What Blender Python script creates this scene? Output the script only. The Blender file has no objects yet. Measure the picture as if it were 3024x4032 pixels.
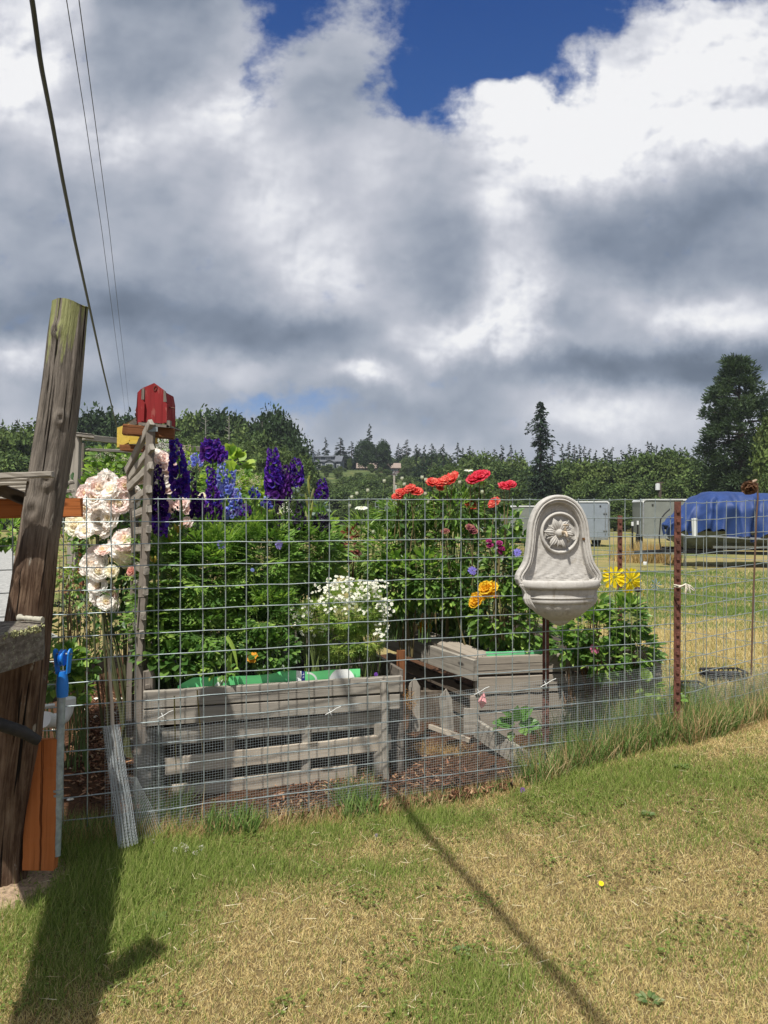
import bpy, math, random
import numpy as np
from mathutils import Vector, Matrix, noise as mnoise

SC = bpy.context.scene
COL = SC.collection
R = math.radians
random.seed(7)
RNG = np.random.default_rng(11)

# ---------------------------------------------------------------- camera
F = 2950.0                      # focal length in pixels of the 3024x4032 frame
EYE = 1.55
cam_d = bpy.data.cameras.new('camera')
cam = bpy.data.objects.new('camera', cam_d)
COL.objects.link(cam)
cam_d.sensor_fit = 'VERTICAL'
cam_d.sensor_height = 24.0
cam_d.lens = F / 4032.0 * 24.0
cam_d.clip_start = 0.05
cam_d.clip_end = 4000
PITCH = -math.atan((2016 - 1990) / F)
cam.location = (0, 0, EYE)
cam.rotation_euler = (R(90) + PITCH, 0, 0)
SC.camera = cam
CP, SP = math.cos(PITCH), math.sin(PITCH)


def P(px, py, y):
    """point of the world that is seen at pixel (px, py) at depth y"""
    dx = (px - 1512) / F
    dz = (2016 - py) / F
    d = Vector((dx, CP - dz * SP, SP + dz * CP))
    k = y / d.y
    return Vector((d.x * k, y, EYE + d.z * k))


def DX(px, y):
    return (px - 1512) / F * y


# ---------------------------------------------------------------- node helper
class V:
    """a node socket or a number, with arithmetic that builds nodes"""
    nt = None

    def __init__(s, k): s.k = k

    @staticmethod
    def m(op, a, b=None, c=None, clamp=False):
        n = V.nt.nodes.new('ShaderNodeMath'); n.operation = op; n.use_clamp = clamp
        for i, x in enumerate((a, b, c)):
            if x is None: continue
            if isinstance(x, V): V.nt.links.new(x.k, n.inputs[i])
            else: n.inputs[i].default_value = x
        return V(n.outputs[0])

    def __add__(s, o): return V.m('ADD', s, o)
    __radd__ = __add__
    def __sub__(s, o): return V.m('SUBTRACT', s, o)
    def __rsub__(s, o): return V.m('SUBTRACT', o, s)
    def __mul__(s, o): return V.m('MULTIPLY', s, o)
    __rmul__ = __mul__
    def __truediv__(s, o): return V.m('DIVIDE', s, o)


def comb(x, y, z=0.0):
    n = V.nt.nodes.new('ShaderNodeCombineXYZ')
    for i, q in enumerate((x, y, z)):
        if isinstance(q, V): V.nt.links.new(q.k, n.inputs[i])
        else: n.inputs[i].default_value = q
    return n.outputs[0]


def noi(vec, scale, detail=6, rough=0.55, dist=0.0, lac=2.0):
    n = V.nt.nodes.new('ShaderNodeTexNoise')
    n.inputs['Scale'].default_value = scale; n.inputs['Detail'].default_value = detail
    n.inputs['Roughness'].default_value = rough; n.inputs['Distortion'].default_value = dist
    n.inputs['Lacunarity'].default_value = lac
    if vec is not None: V.nt.links.new(vec, n.inputs['Vector'])
    return V(n.outputs['Fac'])


def smooth(x, a, b, to0=0.0, to1=1.0):
    n = V.nt.nodes.new('ShaderNodeMapRange'); n.interpolation_type = 'SMOOTHSTEP'
    V.nt.links.new(x.k, n.inputs[0])
    for i, q in enumerate((a, b, to0, to1)): n.inputs[i + 1].default_value = q
    return V(n.outputs[0])


def ramp(x, stops, interp='LINEAR'):
    n = V.nt.nodes.new('ShaderNodeValToRGB'); cr = n.color_ramp; cr.interpolation = interp
    while len(cr.elements) < len(stops): cr.elements.new(0.5)
    for e, (p, c) in zip(cr.elements, stops):
        e.position = p; e.color = (c[0], c[1], c[2], 1)
    V.nt.links.new(x.k, n.inputs[0])
    return n.outputs[0]


def mixc(f, a, b, mode='MIX'):
    n = V.nt.nodes.new('ShaderNodeMix'); n.data_type = 'RGBA'; n.blend_type = mode
    for i, q in ((0, f), (6, a), (7, b)):
        if isinstance(q, V): q = q.k
        if isinstance(q, (int, float)): n.inputs[i].default_value = q
        elif isinstance(q, (tuple, list)): n.inputs[i].default_value = (q[0], q[1], q[2], 1)
        else: V.nt.links.new(q, n.inputs[i])
    return n.outputs[2]


# ---------------------------------------------------------------- sky, sun, exposure
SUN_EL, SUN_DIR = R(62), Vector((-0.40, -0.92, 0)).normalized()   # towards the sun
w = bpy.data.worlds.new('World'); SC.world = w; w.use_nodes = True
V.nt = w.node_tree; V.nt.nodes.clear()
tc = V.nt.nodes.new('ShaderNodeTexCoord')
sep = V.nt.nodes.new('ShaderNodeSeparateXYZ'); V.nt.links.new(tc.outputs['Generated'], sep.inputs[0])
sx, sy, sz = V(sep.outputs[0]), V(sep.outputs[1]), V(sep.outputs[2])
yy = V.m('MAXIMUM', V.m('ABSOLUTE', sy), 0.22)
# sky coordinates: tangent plane of the northern sky, in units of about 3.5 degrees
X = sx / yy * (F / 182.3) + 8.295
Y = 10.92 - V.m('MAXIMUM', sz, 0.0) / yy * (F / 182.3)
c0 = comb(X, Y, 0.0)
w1 = noi(c0, 0.28, 3, 0.5); w2 = noi(comb(X, Y, 7.7), 0.28, 3, 0.5)
w3 = noi(comb(X, Y, 3.1), 1.0, 6, 0.60); w4 = noi(comb(X, Y, 5.3), 1.0, 6, 0.60)
Xw = X + (w1 - 0.5) * 1.6 + (w3 - 0.5) * 1.1
Yw = Y + (w2 - 0.5) * 1.2 + (w4 - 0.5) * 0.9


def blobs(lst):
    acc = None
    for cx, cy, rx, ry, amp in lst:
        a = (Xw - cx) * (1.0 / rx); b = (Yw - cy) * (1.0 / ry)
        g = V.m('EXPONENT', (a * a + b * b) * -1.0) * amp
        acc = g if acc is None else acc + g
    return acc


HOLES = [(6.3, 0.1, 1.1, 1.2, .70), (5.6, 1.9, .6, .8, .50), (9.6, 0.2, 1.7, 1.5, 1.0), (11.0, 1.0, 1.3, .9, .9),
         (8.7, 2.1, .9, .75, .7), (9.6, 2.8, .5, .5, .4), (12.7, 0.0, 1.4, .75, .95), (12.25, 2.1, .30, .5, .42), (12.9, 1.7, .30, .45, .40),
         (15.6, -0.1, 1.0, .55, .75), (7.2, 1.5, .9, 1.0, -.28), (14.8, 1.0, 1.2, .9, -.4), (11.2, 2.4, 1.0, .5, -.35), (13.6, -.1, .5, .4, -.2),
         (6.1, 8.8, 2.0, .32, .34), (2.9, 8.9, .9, .3, .2), (9.3, 8.2, .8, .2, .2), (4.2, 1.5, 1.6, 1.8, -.3), (8.3, 0.6, .7, .5, -.2), (7.8, 4.0, 3, 1.2, -.3), (4.5, 0.6, .5, .3, .16)]
BRIGHT = [(0.3, 1.6, .9, 1.0, .40), (0.7, 0.3, 1.3, .9, .20), (2.3, 3.0, 1.6, .9, .24), (4.9, 2.3, 1.0, .9, .30), (7.2, 1.0, 1.0, 1.5, .0),
          (11.0, 2.2, 1.3, .8, .36), (13.0, 2.6, 2.0, .9, .38), (15.3, 1.4, 1.9, 1.4, .42), (12.4, 3.6, 2.2, .8, .36), (16, 3.0, 1.3, .5, .25),
          (10.7, 4.7, .8, .7, .22), (7.0, 5.9, 1.4, 1.4, .24), (5.7, 4.1, 1.2, .9, .18), (8.2, 3.4, 1.4, .8, .12), (9.8, 7.2, 1.5, .6, .38), (11.2, 6.3, 1.0, .9, .32),
          (11.6, 7.6, 1.6, .5, .16), (15.3, 6.8, 1.9, .5, .30), (7.75, 8.15, .6, .28, .36), (0.4, 7.7, 1.0, .4, .26), (5.4, 8.0, 1.0, .4, .13),
          (12.9, 9.0, 1.3, .4, .26), (1.8, 5.4, 2.0, .8, .0), (13.6, 8.0, 3.6, .38, -.27), (16.4, 7.6, 1.4, .5, -.20), (2.6, 6.7, 3.6, .65, -.19), (6.6, 7.2, 2.4, .5, -.21),
          (9.4, 5.9, .9, 1.2, -.12), (14.0, 5.2, 2.4, .8, -.15), (12.8, 4.3, 1.0, .5, -.10), (15.8, 4.2, 1.4, .7, -.12), (9.3, 8.9, 1.4, .5, -.14), (2.6, 8.5, 2.4, .4, -.12),
          (15.0, 9.2, 1.2, .4, .06), (3.6, 1.6, 1.4, 1.0, -.10), (0.5, 4.6, 1.8, .8, -.04), (3.4, 0.2, 1.4, .5, -.12), (12.2, 6.9, .5, .6, -.16)]
hole = blobs(HOLES)
bri = blobs(BRIGHT)
cw = comb(X + (w1 - 0.5) * 0.9, Y * 1.25 + (w2 - 0.5) * 0.9, 2.0)
cw2 = comb(X + (w1 - 0.5) * 0.9 + 0.10, Y * 1.25 + (w2 - 0.5) * 0.9 + 0.17, 2.0)
nA = noi(cw, 0.60, 3.5, 0.50); nH = noi(cw, 0.95, 8, 0.60)
rA = noi(cw, 0.70, 4.5, 0.50); rB = noi(cw2, 0.70, 4.5, 0.50)
relief = (rA - rB)
fine = noi(comb(X, Y * 1.2, 9.0), 2.0, 7, 0.58)
crisp = smooth(bri, 0.06, 0.42, 0.10, 1.0)
cover = smooth((0.62 - hole * 1.05) + (nH - 0.5) * 1.25 + (fine - 0.5) * 0.35, 0.0, 0.50)
lum = 0.535 + smooth(Y, 7.6, 10.2, 0.0, 0.12) + smooth(Y, 3.0, 0.0, 0.0, 0.04) + bri * 1.36 + (nA - 0.5) * 0.50 + (nH - 0.5) * 0.30 * crisp + relief * 2.1 * crisp + (fine - 0.5) * 0.20 * crisp
ccol = ramp(lum, [(0.0, (.085, .115, .17)), (.18, (.13, .165, .225)), (.36, (.235, .28, .36)), (.52, (.375, .415, .495)), (.70, (.58, .60, .67)),
                  (.86, (.82, .83, .88)), (1.0, (.99, .99, 1.0))])
bcol = ramp(sz, [(0.0, (.36, .50, .68)), (.10, (.20, .36, .66)), (.30, (.05, .155, .44)), (.55, (.016, .075, .29)), (1.0, (.015, .06, .24))])
skyc = mixc(cover, bcol, ccol)
sky = V.nt.nodes.new('ShaderNodeTexSky'); sky.sky_type = 'NISHITA'; sky.sun_disc = False
sky.sun_elevation = SUN_EL; sky.sun_rotation = math.atan2(SUN_DIR.x, SUN_DIR.y)
SKY_STRENGTH = 0.05
bg1 = V.nt.nodes.new('ShaderNodeBackground'); V.nt.links.new(sky.outputs[0], bg1.inputs[0]); bg1.inputs[1].default_value = SKY_STRENGTH
bg2 = V.nt.nodes.new('ShaderNodeBackground'); V.nt.links.new(skyc, bg2.inputs[0]); bg2.inputs[1].default_value = 0.84
# clear blue comes from the sky texture through the gaps, the clouds lie over it
mx = V.nt.nodes.new('ShaderNodeMixShader'); mx.inputs[0].default_value = 0.93
V.nt.links.new(bg1.outputs[0], mx.inputs[1]); V.nt.links.new(bg2.outputs[0], mx.inputs[2])
wo = V.nt.nodes.new('ShaderNodeOutputWorld'); V.nt.links.new(mx.outputs[0], wo.inputs[0])

sun_d = bpy.data.lights.new('sun', 'SUN'); sun_d.energy = 5.0; sun_d.angle = R(0.5); sun_d.color = (1.0, .955, .87)
sun = bpy.data.objects.new('sun', sun_d); COL.objects.link(sun)
SUNV = Vector((SUN_DIR.x * math.cos(SUN_EL), SUN_DIR.y * math.cos(SUN_EL), math.sin(SUN_EL)))
sun.rotation_euler = SUNV.to_track_quat('Z', 'Y').to_euler()
sun.location = (-3, -6, 12)
SC.view_settings.view_transform = 'Standard'; SC.view_settings.look = 'None'
SC.view_settings.exposure = 0.22; SC.view_settings.gamma = 1.0

# ================================================================ library
def new_mat(name, rough=0.6, metallic=0.0, spec=None):
    m = bpy.data.materials.new(name); m.use_nodes = True
    nt = m.node_tree; V.nt = nt
    b = nt.nodes['Principled BSDF']
    b.inputs['Roughness'].default_value = rough; b.inputs['Metallic'].default_value = metallic
    if spec is not None: b.inputs['Specular IOR Level'].default_value = spec
    return m, nt, b


def setc(nt, b, c):
    if isinstance(c, (tuple, list)): b.inputs['Base Color'].default_value = (c[0], c[1], c[2], 1)
    else: nt.links.new(c, b.inputs['Base Color'])


def add_bump(nt, b, h, strength=0.4, dist=0.01):
    n = nt.nodes.new('ShaderNodeBump'); n.inputs['Strength'].default_value = strength; n.inputs['Distance'].default_value = dist
    nt.links.new(h.k, n.inputs['Height']); nt.links.new(n.outputs[0], b.inputs['Normal'])


def attr(name, out='Color'):
    n = V.nt.nodes.new('ShaderNodeAttribute'); n.attribute_name = name
    return n.outputs[out]


def geo_pos():
    return V.nt.nodes.new('ShaderNodeNewGeometry').outputs['Position']


def mapping(vec, scale, loc=(0, 0, 0)):
    n = V.nt.nodes.new('ShaderNodeMapping'); n.inputs['Scale'].default_value = scale; n.inputs['Location'].default_value = loc
    V.nt.links.new(vec, n.inputs['Vector']); return n.outputs[0]


def foliage_mat(name, trans=0.38, rough=0.42, spec=0.45, noise_scale=None):
    m, nt, b = new_mat(name, rough, spec=spec)
    c = attr('col')
    if noise_scale:
        f = noi(geo_pos(), noise_scale, 3)
        c = mixc(0.7, c, mixc(f, (.45, .45, .45), (1.5, 1.5, 1.5)), 'MULTIPLY')
    setc(nt, b, c)
    if trans > 0:
        t = nt.nodes.new('ShaderNodeBsdfTranslucent')
        tc_ = mixc(1.0, c, (1.25, 1.35, .75) if name != 'petal' else (1.1, 1.1, 1.1), 'MULTIPLY')
        nt.links.new(tc_, t.inputs[0])
        x = nt.nodes.new('ShaderNodeMixShader'); x.inputs[0].default_value = trans
        nt.links.new(b.outputs[0], x.inputs[1]); nt.links.new(t.outputs[0], x.inputs[2])
        nt.links.new(x.outputs[0], nt.nodes['Material Output'].inputs[0])
    return m


def plain_mat(name, c, rough=0.6, metallic=0.0, var=0.25, scale=8.0, bump=0.0, spec=None, bscale=60.0):
    m, nt, b = new_mat(name, rough, metallic, spec)
    f = noi(geo_pos(), scale, 5, .6)
    lo = tuple(x * (1 - var) for x in c); hi = tuple(min(1, x * (1 + var)) for x in c)
    setc(nt, b, ramp(f, [(.3, lo), (.7, hi)]))
    if bump: add_bump(nt, b, noi(geo_pos(), bscale, 4, .6), bump, 0.004)
    return m


def wood_mat(name, dark, light, streak=1.0, bump=0.5, rough=0.85, extra=None):
    """grain runs along the first grain coordinate of each board"""
    m, nt, b = new_mat(name, rough, spec=0.2)
    g = attr('grain', 'Vector')
    f1 = noi(mapping(g, (2.2, 55, 55)), 1.0, 6, .65, .4)
    f2 = noi(mapping(g, (5, 9, 9), (3, 1, 2)), 1.0, 4, .6)
    f3 = noi(mapping(g, (1.2, 4, 4), (9, 4, 1)), 1.0, 3, .5)
    f = f1 * 0.62 + f2 * 0.22 + f3 * 0.30 - 0.06
    c = ramp(f, [(.28, dark), (.48, tuple((a * .45 + d * .55) for a, d in zip(dark, light))), (.72, light)])
    crack = noi(mapping(g, (1.1, 90, 90), (1, 7, 3)), 1.0, 2, .5, .2)
    ck = smooth(crack, .30, .36)
    c = mixc(ck, tuple(x * .35 for x in dark), c)
    kn = V.nt.nodes.new('ShaderNodeTexVoronoi'); kn.feature = 'F1'; kn.inputs['Scale'].default_value = 1.0
    V.nt.links.new(mapping(g, (2.6, 7.5, .01)), kn.inputs['Vector'])
    kf = smooth(V(kn.outputs['Distance']), .07, .13)
    c = mixc(kf, tuple(x * .55 for x in dark), c)
    if extra: c = extra(c, g)
    setc(nt, b, c)
    add_bump(nt, b, f1 * .7 + ck * .5 + f2 * .3, bump, .004)
    return m


class Batch:
    """collects vertex / face arrays and links them as one mesh"""
    def __init__(s): s.v = []; s.f = []; s.c = []; s.g = []; s.n = 0; s.smooth = False; s.mi = []

    def add(s, verts, faces, col=(1, 1, 1), grain=None, mi=0):
        verts = np.asarray(verts, float).reshape(-1, 3)
        s.v.append(verts)
        if isinstance(faces, np.ndarray): s.f.append(faces + s.n)
        else:
            by = {}
            for q in faces: by.setdefault(len(q), []).append(q)
            for k in by: s.f.append(np.array(by[k], int) + s.n)
            if len(by) == 0: pass
        nf = len(faces); s.mi.append((nf, mi))
        if not isinstance(faces, np.ndarray):
            s.mi.pop(); [s.mi.append((len(q), mi)) for q in by.values()]
        c = np.asarray(col, float)
        if c.ndim == 1: c = np.tile(c[:3], (len(verts), 1))
        s.c.append(c[:, :3])
        s.g.append(np.asarray(grain, float) if grain is not None else verts * 1.0)
        s.n += len(verts)

    def build(s, name, mat, parent=None, smooth=False, loc=None, link=True):
        v = np.concatenate(s.v); c = np.concatenate(s.c); g = np.concatenate(s.g)
        me = bpy.data.meshes.new(name)
        me.vertices.add(len(v)); me.vertices.foreach_set('co', v.astype(np.float32).ravel())
        tot = np.concatenate([np.full(len(q), q.shape[1], int) for q in s.f])
        idx = np.concatenate([q.ravel() for q in s.f])
        me.loops.add(len(idx)); me.loops.foreach_set('vertex_index', idx.astype(np.int32))
        me.polygons.add(len(tot))
        st = np.concatenate([[0], np.cumsum(tot)[:-1]])
        me.polygons.foreach_set('loop_start', st.astype(np.int32)); me.polygons.foreach_set('loop_total', tot.astype(np.int32))
        mats = mat if isinstance(mat, (list, tuple)) else [mat]
        for m in mats: me.materials.append(m)
        if len(mats) > 1:
            me.polygons.foreach_set('material_index', np.concatenate([np.full(n_, k, np.int32) for n_, k in s.mi]))
        me.update(calc_edges=True)
        me.polygons.foreach_set('use_smooth', np.full(len(tot), bool(smooth)))
        a = me.attributes.new('col', 'FLOAT_COLOR', 'POINT')
        a.data.foreach_set('color', np.c_[c, np.ones(len(c))].astype(np.float32).ravel())
        a = me.attributes.new('grain', 'FLOAT_VECTOR', 'POINT')
        a.data.foreach_set('vector', g.astype(np.float32).ravel())
        me.validate()
        o = bpy.data.objects.new(name, me)
        if link: COL.objects.link(o)
        if parent is not None:
            o.parent = parent
            if loc is None: o.matrix_parent_inverse = parent_inv(parent)
        if loc is not None: o.location = loc
        return o


def parent_inv(p):
    M = Matrix.LocRotScale(p.location, p.rotation_euler, p.scale)
    if p.parent is not None: M = parent_inv(p.parent).inverted() @ M if False else M
    return M.inverted()


def tag(o, label=None, cat=None, group=None, kind=None):
    if label: o['label'] = label
    if cat: o['category'] = cat
    if group: o['group'] = group
    if kind: o['kind'] = kind
    return o


def thing(name, label, cat, loc=(0, 0, 0), group=None, rz=0.0):
    o = bpy.data.objects.new(name, None); COL.objects.link(o)
    o.location = loc; o.rotation_euler = (0, 0, rz); o.empty_display_size = .1
    return tag(o, label, cat, group)


def dup(root, loc, rz=0.0, scale=None, label=None):
    """copies a thing with its parts and their sub-parts"""
    r = root.copy(); COL.objects.link(r); r.location = loc; r.rotation_euler = (0, 0, rz)
    if scale is not None: r.scale = scale if isinstance(scale, (tuple, list)) else (scale,) * 3
    if label: r['label'] = label
    def kids(a, b):
        for ch in list(a.children):
            c = ch.copy(); COL.objects.link(c); c.parent = b; kids(ch, c)
    kids(root, r)
    return r


def nrm(a):
    return a / np.maximum(np.linalg.norm(a, axis=-1, keepdims=True), 1e-9)


def inst(T, Tf, pos, fwd, up, scale, col):
    """copies template T (x forward, y side, z normal) to every position"""
    pos = np.asarray(pos, float); n = len(pos)
    f = nrm(np.asarray(fwd, float)); u = np.asarray(up, float)
    s_ = nrm(np.cross(u, f)); u = np.cross(f, s_)
    scale = np.asarray(scale, float)
    if scale.ndim == 0: scale = np.full(n, float(scale))
    if scale.ndim == 1: scale = np.repeat(scale[:, None], 3, 1)
    T = np.asarray(T, float); k = len(T)
    L = T[None] * scale[:, None, :]
    v = pos[:, None] + L[..., 0:1] * f[:, None] + L[..., 1:2] * s_[:, None] + L[..., 2:3] * u[:, None]
    Tf = np.asarray(Tf, int)
    faces = (Tf[None] + (np.arange(n) * k)[:, None, None]).reshape(-1, Tf.shape[1])
    col = np.asarray(col, float)
    if col.ndim == 1: col = np.tile(col, (n, 1))
    if col.ndim == 2: col = np.repeat(col[:, None], k, 1)
    return v.reshape(-1, 3), faces, col.reshape(-1, 3)


def rdir(n, rng=RNG):
    return nrm(rng.normal(size=(n, 3)))


def jit(c, n, v=0.25, hue=0.08, rng=RNG):
    """colour variants"""
    c = np.asarray(c, float)
    k = 1 + rng.uniform(-v, v, (n, 1))
    return np.clip(c[None] * k * (1 + rng.uniform(-hue, hue, (n, 3))), 0, 1)


# templates (x forward, y side, z normal), tris
def fan(outline, cz=0.0):
    pts = [(0.0, 0, 0)] + outline
    return pts


LEAF_T = np.array([(0, 0, 0), (.3, .22, .03), (.3, -.22, .03), (.35, 0, -.03), (.65, .2, .02), (.65, -.2, .02), (.7, 0, -.04), (1, 0, -.10)])
LEAF_F = np.array([(0, 3, 1), (0, 2, 3), (1, 3, 6), (1, 6, 4), (3, 2, 5), (3, 5, 6), (4, 6, 7), (6, 5, 7)])
NARROW_T = LEAF_T * np.array([1, .42, 1.3]); WIDE_T = LEAF_T * np.array([1, 1.6, 1.2])
# palmate leaf with seven cut lobes
def palmate(nl=7, seed=0):
    r = random.Random(seed); T = [(0, 0, 0)]; Fs = []
    for i in range(nl):
        a = (i - (nl - 1) / 2) * 0.62
        L = 1.0 - .09 * abs(i - (nl - 1) / 2)
        def pt(rr, off): return (rr * math.cos(a + off), rr * math.sin(a + off), -.12 * rr * rr + r.uniform(-.02, .03))
        b = len(T)
        T += [pt(.45 * L, -.14), pt(.45 * L, .14), pt(.72 * L, -.24), pt(.62 * L, 0), pt(.72 * L, .24), pt(1.0 * L, 0), pt(.83 * L, -.07), pt(.83 * L, .07)]
        Fs += [(0, b, b + 3), (0, b + 3, b + 1), (b, b + 2, b + 3), (b + 3, b + 4, b + 1), (b + 3, b + 6, b + 7), (b + 6, b + 5, b + 7)]
    return np.array(T), np.array(Fs)
PALM_T, PALM_F = palmate()
BLADE_T = np.array([(0, -.5, 0), (0, .5, 0), (.5, -.4, .0), (.5, .4, .0), (1, 0, 0)])
BLADE_F = np.array([(0, 1, 3), (0, 3, 2), (2, 3, 4)])
# ruffled, cupped petal 4 x 4
def petal_t(cup=.35, ruffle=.07, wid=.55, seed=1, nu=4, nv=5):
    r = random.Random(seed); T = []
    for i in range(nu + 1):
        s = i / nu; w_ = wid * (math.sin(min(1, s * 1.15) * 1.9) * .9 + .12)
        for j in range(nv):
            t = -1 + 2 * j / (nv - 1)
            T.append((s - .10 * t * t * s, w_ * t, cup * s * s + .16 * t * t * s + (r.uniform(-ruffle, ruffle) * s * 1.6)))
    Fq = [(i * nv + j, i * nv + j + 1, (i + 1) * nv + j + 1, (i + 1) * nv + j) for i in range(nu) for j in range(nv - 1)]
    return np.array(T), np.array(Fq)


def box_v(x0, x1, y0, y1, z0, z1):
    return np.array([(x0, y0, z0), (x1, y0, z0), (x1, y1, z0), (x0, y1, z0), (x0, y0, z1), (x1, y0, z1), (x1, y1, z1), (x0, y1, z1)], float)
BOX_F = np.array([(0, 3, 2, 1), (4, 5, 6, 7), (0, 1, 5, 4), (1, 2, 6, 5), (2, 3, 7, 6), (3, 0, 4, 7)])


def add_box(b, x0, x1, y0, y1, z0, z1, col=(1, 1, 1), mi=0):
    v = box_v(x0, x1, y0, y1, z0, z1)
    sz_ = [abs(x1 - x0), abs(y1 - y0), abs(z1 - z0)]; o = np.argsort(sz_)[::-1]
    b.add(v, BOX_F, col, v[:, o] + RNG.uniform(0, 9, 3), mi)


def board(b, p0, p1, wdt, thk, up=(0, 0, 1), col=(1, 1, 1), nseg=10, rough=.0015, mi=0, taper=None, bev=.003):
    """a sawn board from p0 to p1: width along 'up', thickness across; worn edges"""
    p0 = np.array(p0, float); p1 = np.array(p1, float); d = p1 - p0; L = np.linalg.norm(d); d /= L
    up = np.array(up, float); s_ = np.cross(d, up); s_ /= np.linalg.norm(s_); u = np.cross(s_, d)
    off = RNG.uniform(0, 20, 3)
    prof = [(-.5, -.5, 1, 1), (.5, -.5, -1, 1), (.5, .5, -1, -1), (-.5, .5, 1, -1)]
    ring = []
    for a, c, sa, sc_ in prof:
        ring += ([(a * wdt, c * thk + sc_ * bev), (a * wdt + sa * bev, c * thk)] if sa * sc_ > 0 else [(a * wdt + sa * bev, c * thk), (a * wdt, c * thk + sc_ * bev)])
    ring = np.array(ring); k = len(ring); vs = []; gs = []
    for i in range(nseg + 1):
        t = i / nseg; w_ = 1 + (RNG.uniform(-1, 1) * rough * 6 / max(wdt, .02) * .1)
        jt = RNG.uniform(-rough, rough, (k, 2))
        for j, (a, c) in enumerate(ring):
            tt = t * L
            if i in (0, nseg): tt += RNG.uniform(-rough, rough) * 3
            vs.append(p0 + d * tt + u * (a * w_ + jt[j, 0]) + s_ * (c + jt[j, 1])); gs.append((tt + off[0], a + off[1], c + off[2]))
    fs = [(i * k + j, i * k + (j + 1) % k, (i + 1) * k + (j + 1) % k, (i + 1) * k + j) for i in range(nseg) for j in range(k)]
    b.add(vs, fs, col, gs, mi)
    e0 = np.array(vs[:k]); e1 = np.array(vs[-k:])
    b.add(e0, [tuple(range(k))[::-1]], col, (e0 - p0) @ np.c_[s_, u, d] * .6 + off, mi); b.add(e1, [tuple(range(k))], col, (e1 - p0) @ np.c_[s_, u, d] * .6 + off, mi)


def tube(b, pts, rad, seg=8, col=(1, 1, 1), cap=True, mi=0):
    pts = np.array([tuple(p) for p in pts], float); n = len(pts)
    rad = np.full(n, rad, float) if np.isscalar(rad) else np.array(rad, float)
    tg = np.gradient(pts, axis=0); tg = nrm(tg)
    ref = np.array((0, 0, 1.0)) if abs(tg[0][2]) < .9 else np.array((1.0, 0, 0))
    vs = []; gs = []; acc = 0
    u = np.cross(ref, tg[0]); u /= np.linalg.norm(u)
    for i in range(n):
        u = u - tg[i] * (u @ tg[i]); u /= np.linalg.norm(u); w_ = np.cross(tg[i], u)
        if i: acc += np.linalg.norm(pts[i] - pts[i - 1])
        for j in range(seg):
            a = 2 * math.pi * j / seg
            vs.append(pts[i] + (u * math.cos(a) + w_ * math.sin(a)) * rad[i]); gs.append((acc, math.cos(a) * rad[i], math.sin(a) * rad[i]))
    vs = np.array(vs); i, j = np.meshgrid(np.arange(n - 1), np.arange(seg), indexing='ij')
    a = (i * seg + j).ravel(); c = (i * seg + (j + 1) % seg).ravel()
    f = np.c_[a, c, c + seg, a + seg]
    b.add(vs, f, col, gs, mi)
    if cap:
        b.add(vs[:seg], [tuple(range(seg))[::-1]], col, np.array(gs[:seg]), mi); b.add(vs[-seg:], [tuple(range(seg))], col, np.array(gs[-seg:]), mi)


def lathe(b, prof, center=(0, 0, 0), seg=24, col=(1, 1, 1), a0=0.0, a1=2 * math.pi, sy=1.0, mi=0, mod=None):
    n = len(prof); vs = []
    full = abs(a1 - a0 - 2 * math.pi) < 1e-6; m = seg if full else seg + 1
    for i, (r, z) in enumerate(prof):
        for j in range(m):
            a = a0 + (a1 - a0) * j / seg; rr = r * (mod(a, i / (n - 1)) if mod else 1)
            vs.append((center[0] + rr * math.cos(a), center[1] + rr * math.sin(a) * sy, center[2] + z))
    fs = [(i * m + j, i * m + (j + 1) % m, (i + 1) * m + (j + 1) % m, (i + 1) * m + j) for i in range(n - 1) for j in range(seg)]
    b.add(vs, fs, col, None, mi)


def grid_faces(nu, nv):
    i, j = np.meshgrid(np.arange(nu - 1), np.arange(nv - 1), indexing='ij')
    a = (i * nv + j).ravel()
    return np.c_[a, a + 1, a + nv + 1, a + nv]


def sstep(x, a, b):
    t = np.clip((np.asarray(x, float) - a) / (b - a), 0, 1); return t * t * (3 - 2 * t)


_perm = np.random.default_rng(5).uniform(0, 1, (256, 256))
def vnoise(x, y, s=1.0, o=0):
    """smooth value noise, 0..1"""
    x = np.asarray(x, float) * s + 31.7 + o * 17.3; y = np.asarray(y, float) * s + 11.3 + o * 5.1
    xi = np.floor(x).astype(int); yi = np.floor(y).astype(int); fx = x - xi; fy = y - yi
    fx = fx * fx * (3 - 2 * fx); fy = fy * fy * (3 - 2 * fy)
    g = lambda a, c: _perm[a % 256, c % 256]
    return (g(xi, yi) * (1 - fx) + g(xi + 1, yi) * fx) * (1 - fy) + (g(xi, yi + 1) * (1 - fx) + g(xi + 1, yi + 1) * fx) * fy


def fbm(x, y, s=1.0, oct=4, o=0):
    t = 0; a = .5; n = 0
    for k in range(oct): t = t + a * vnoise(x, y, s * 2 ** k, o + k); n += a; a *= .5
    return t / n


# fence line (front): pixel of wire k and its depth follow from the photograph's perspective
FY0, FC, CELL = 3.368, 0.00935, 0.1016
def fence_pt(k, z=0.0):
    y = FY0 * (1 + FC * k); x = (343 - 1512 + 84.56 * k) / F * FY0
    return np.array((x, y, z))
FDIR = fence_pt(1) - fence_pt(0); FDIR /= np.linalg.norm(FDIR)
FNRM = np.array((FDIR[1], -FDIR[0], 0))       # towards the camera


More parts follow.
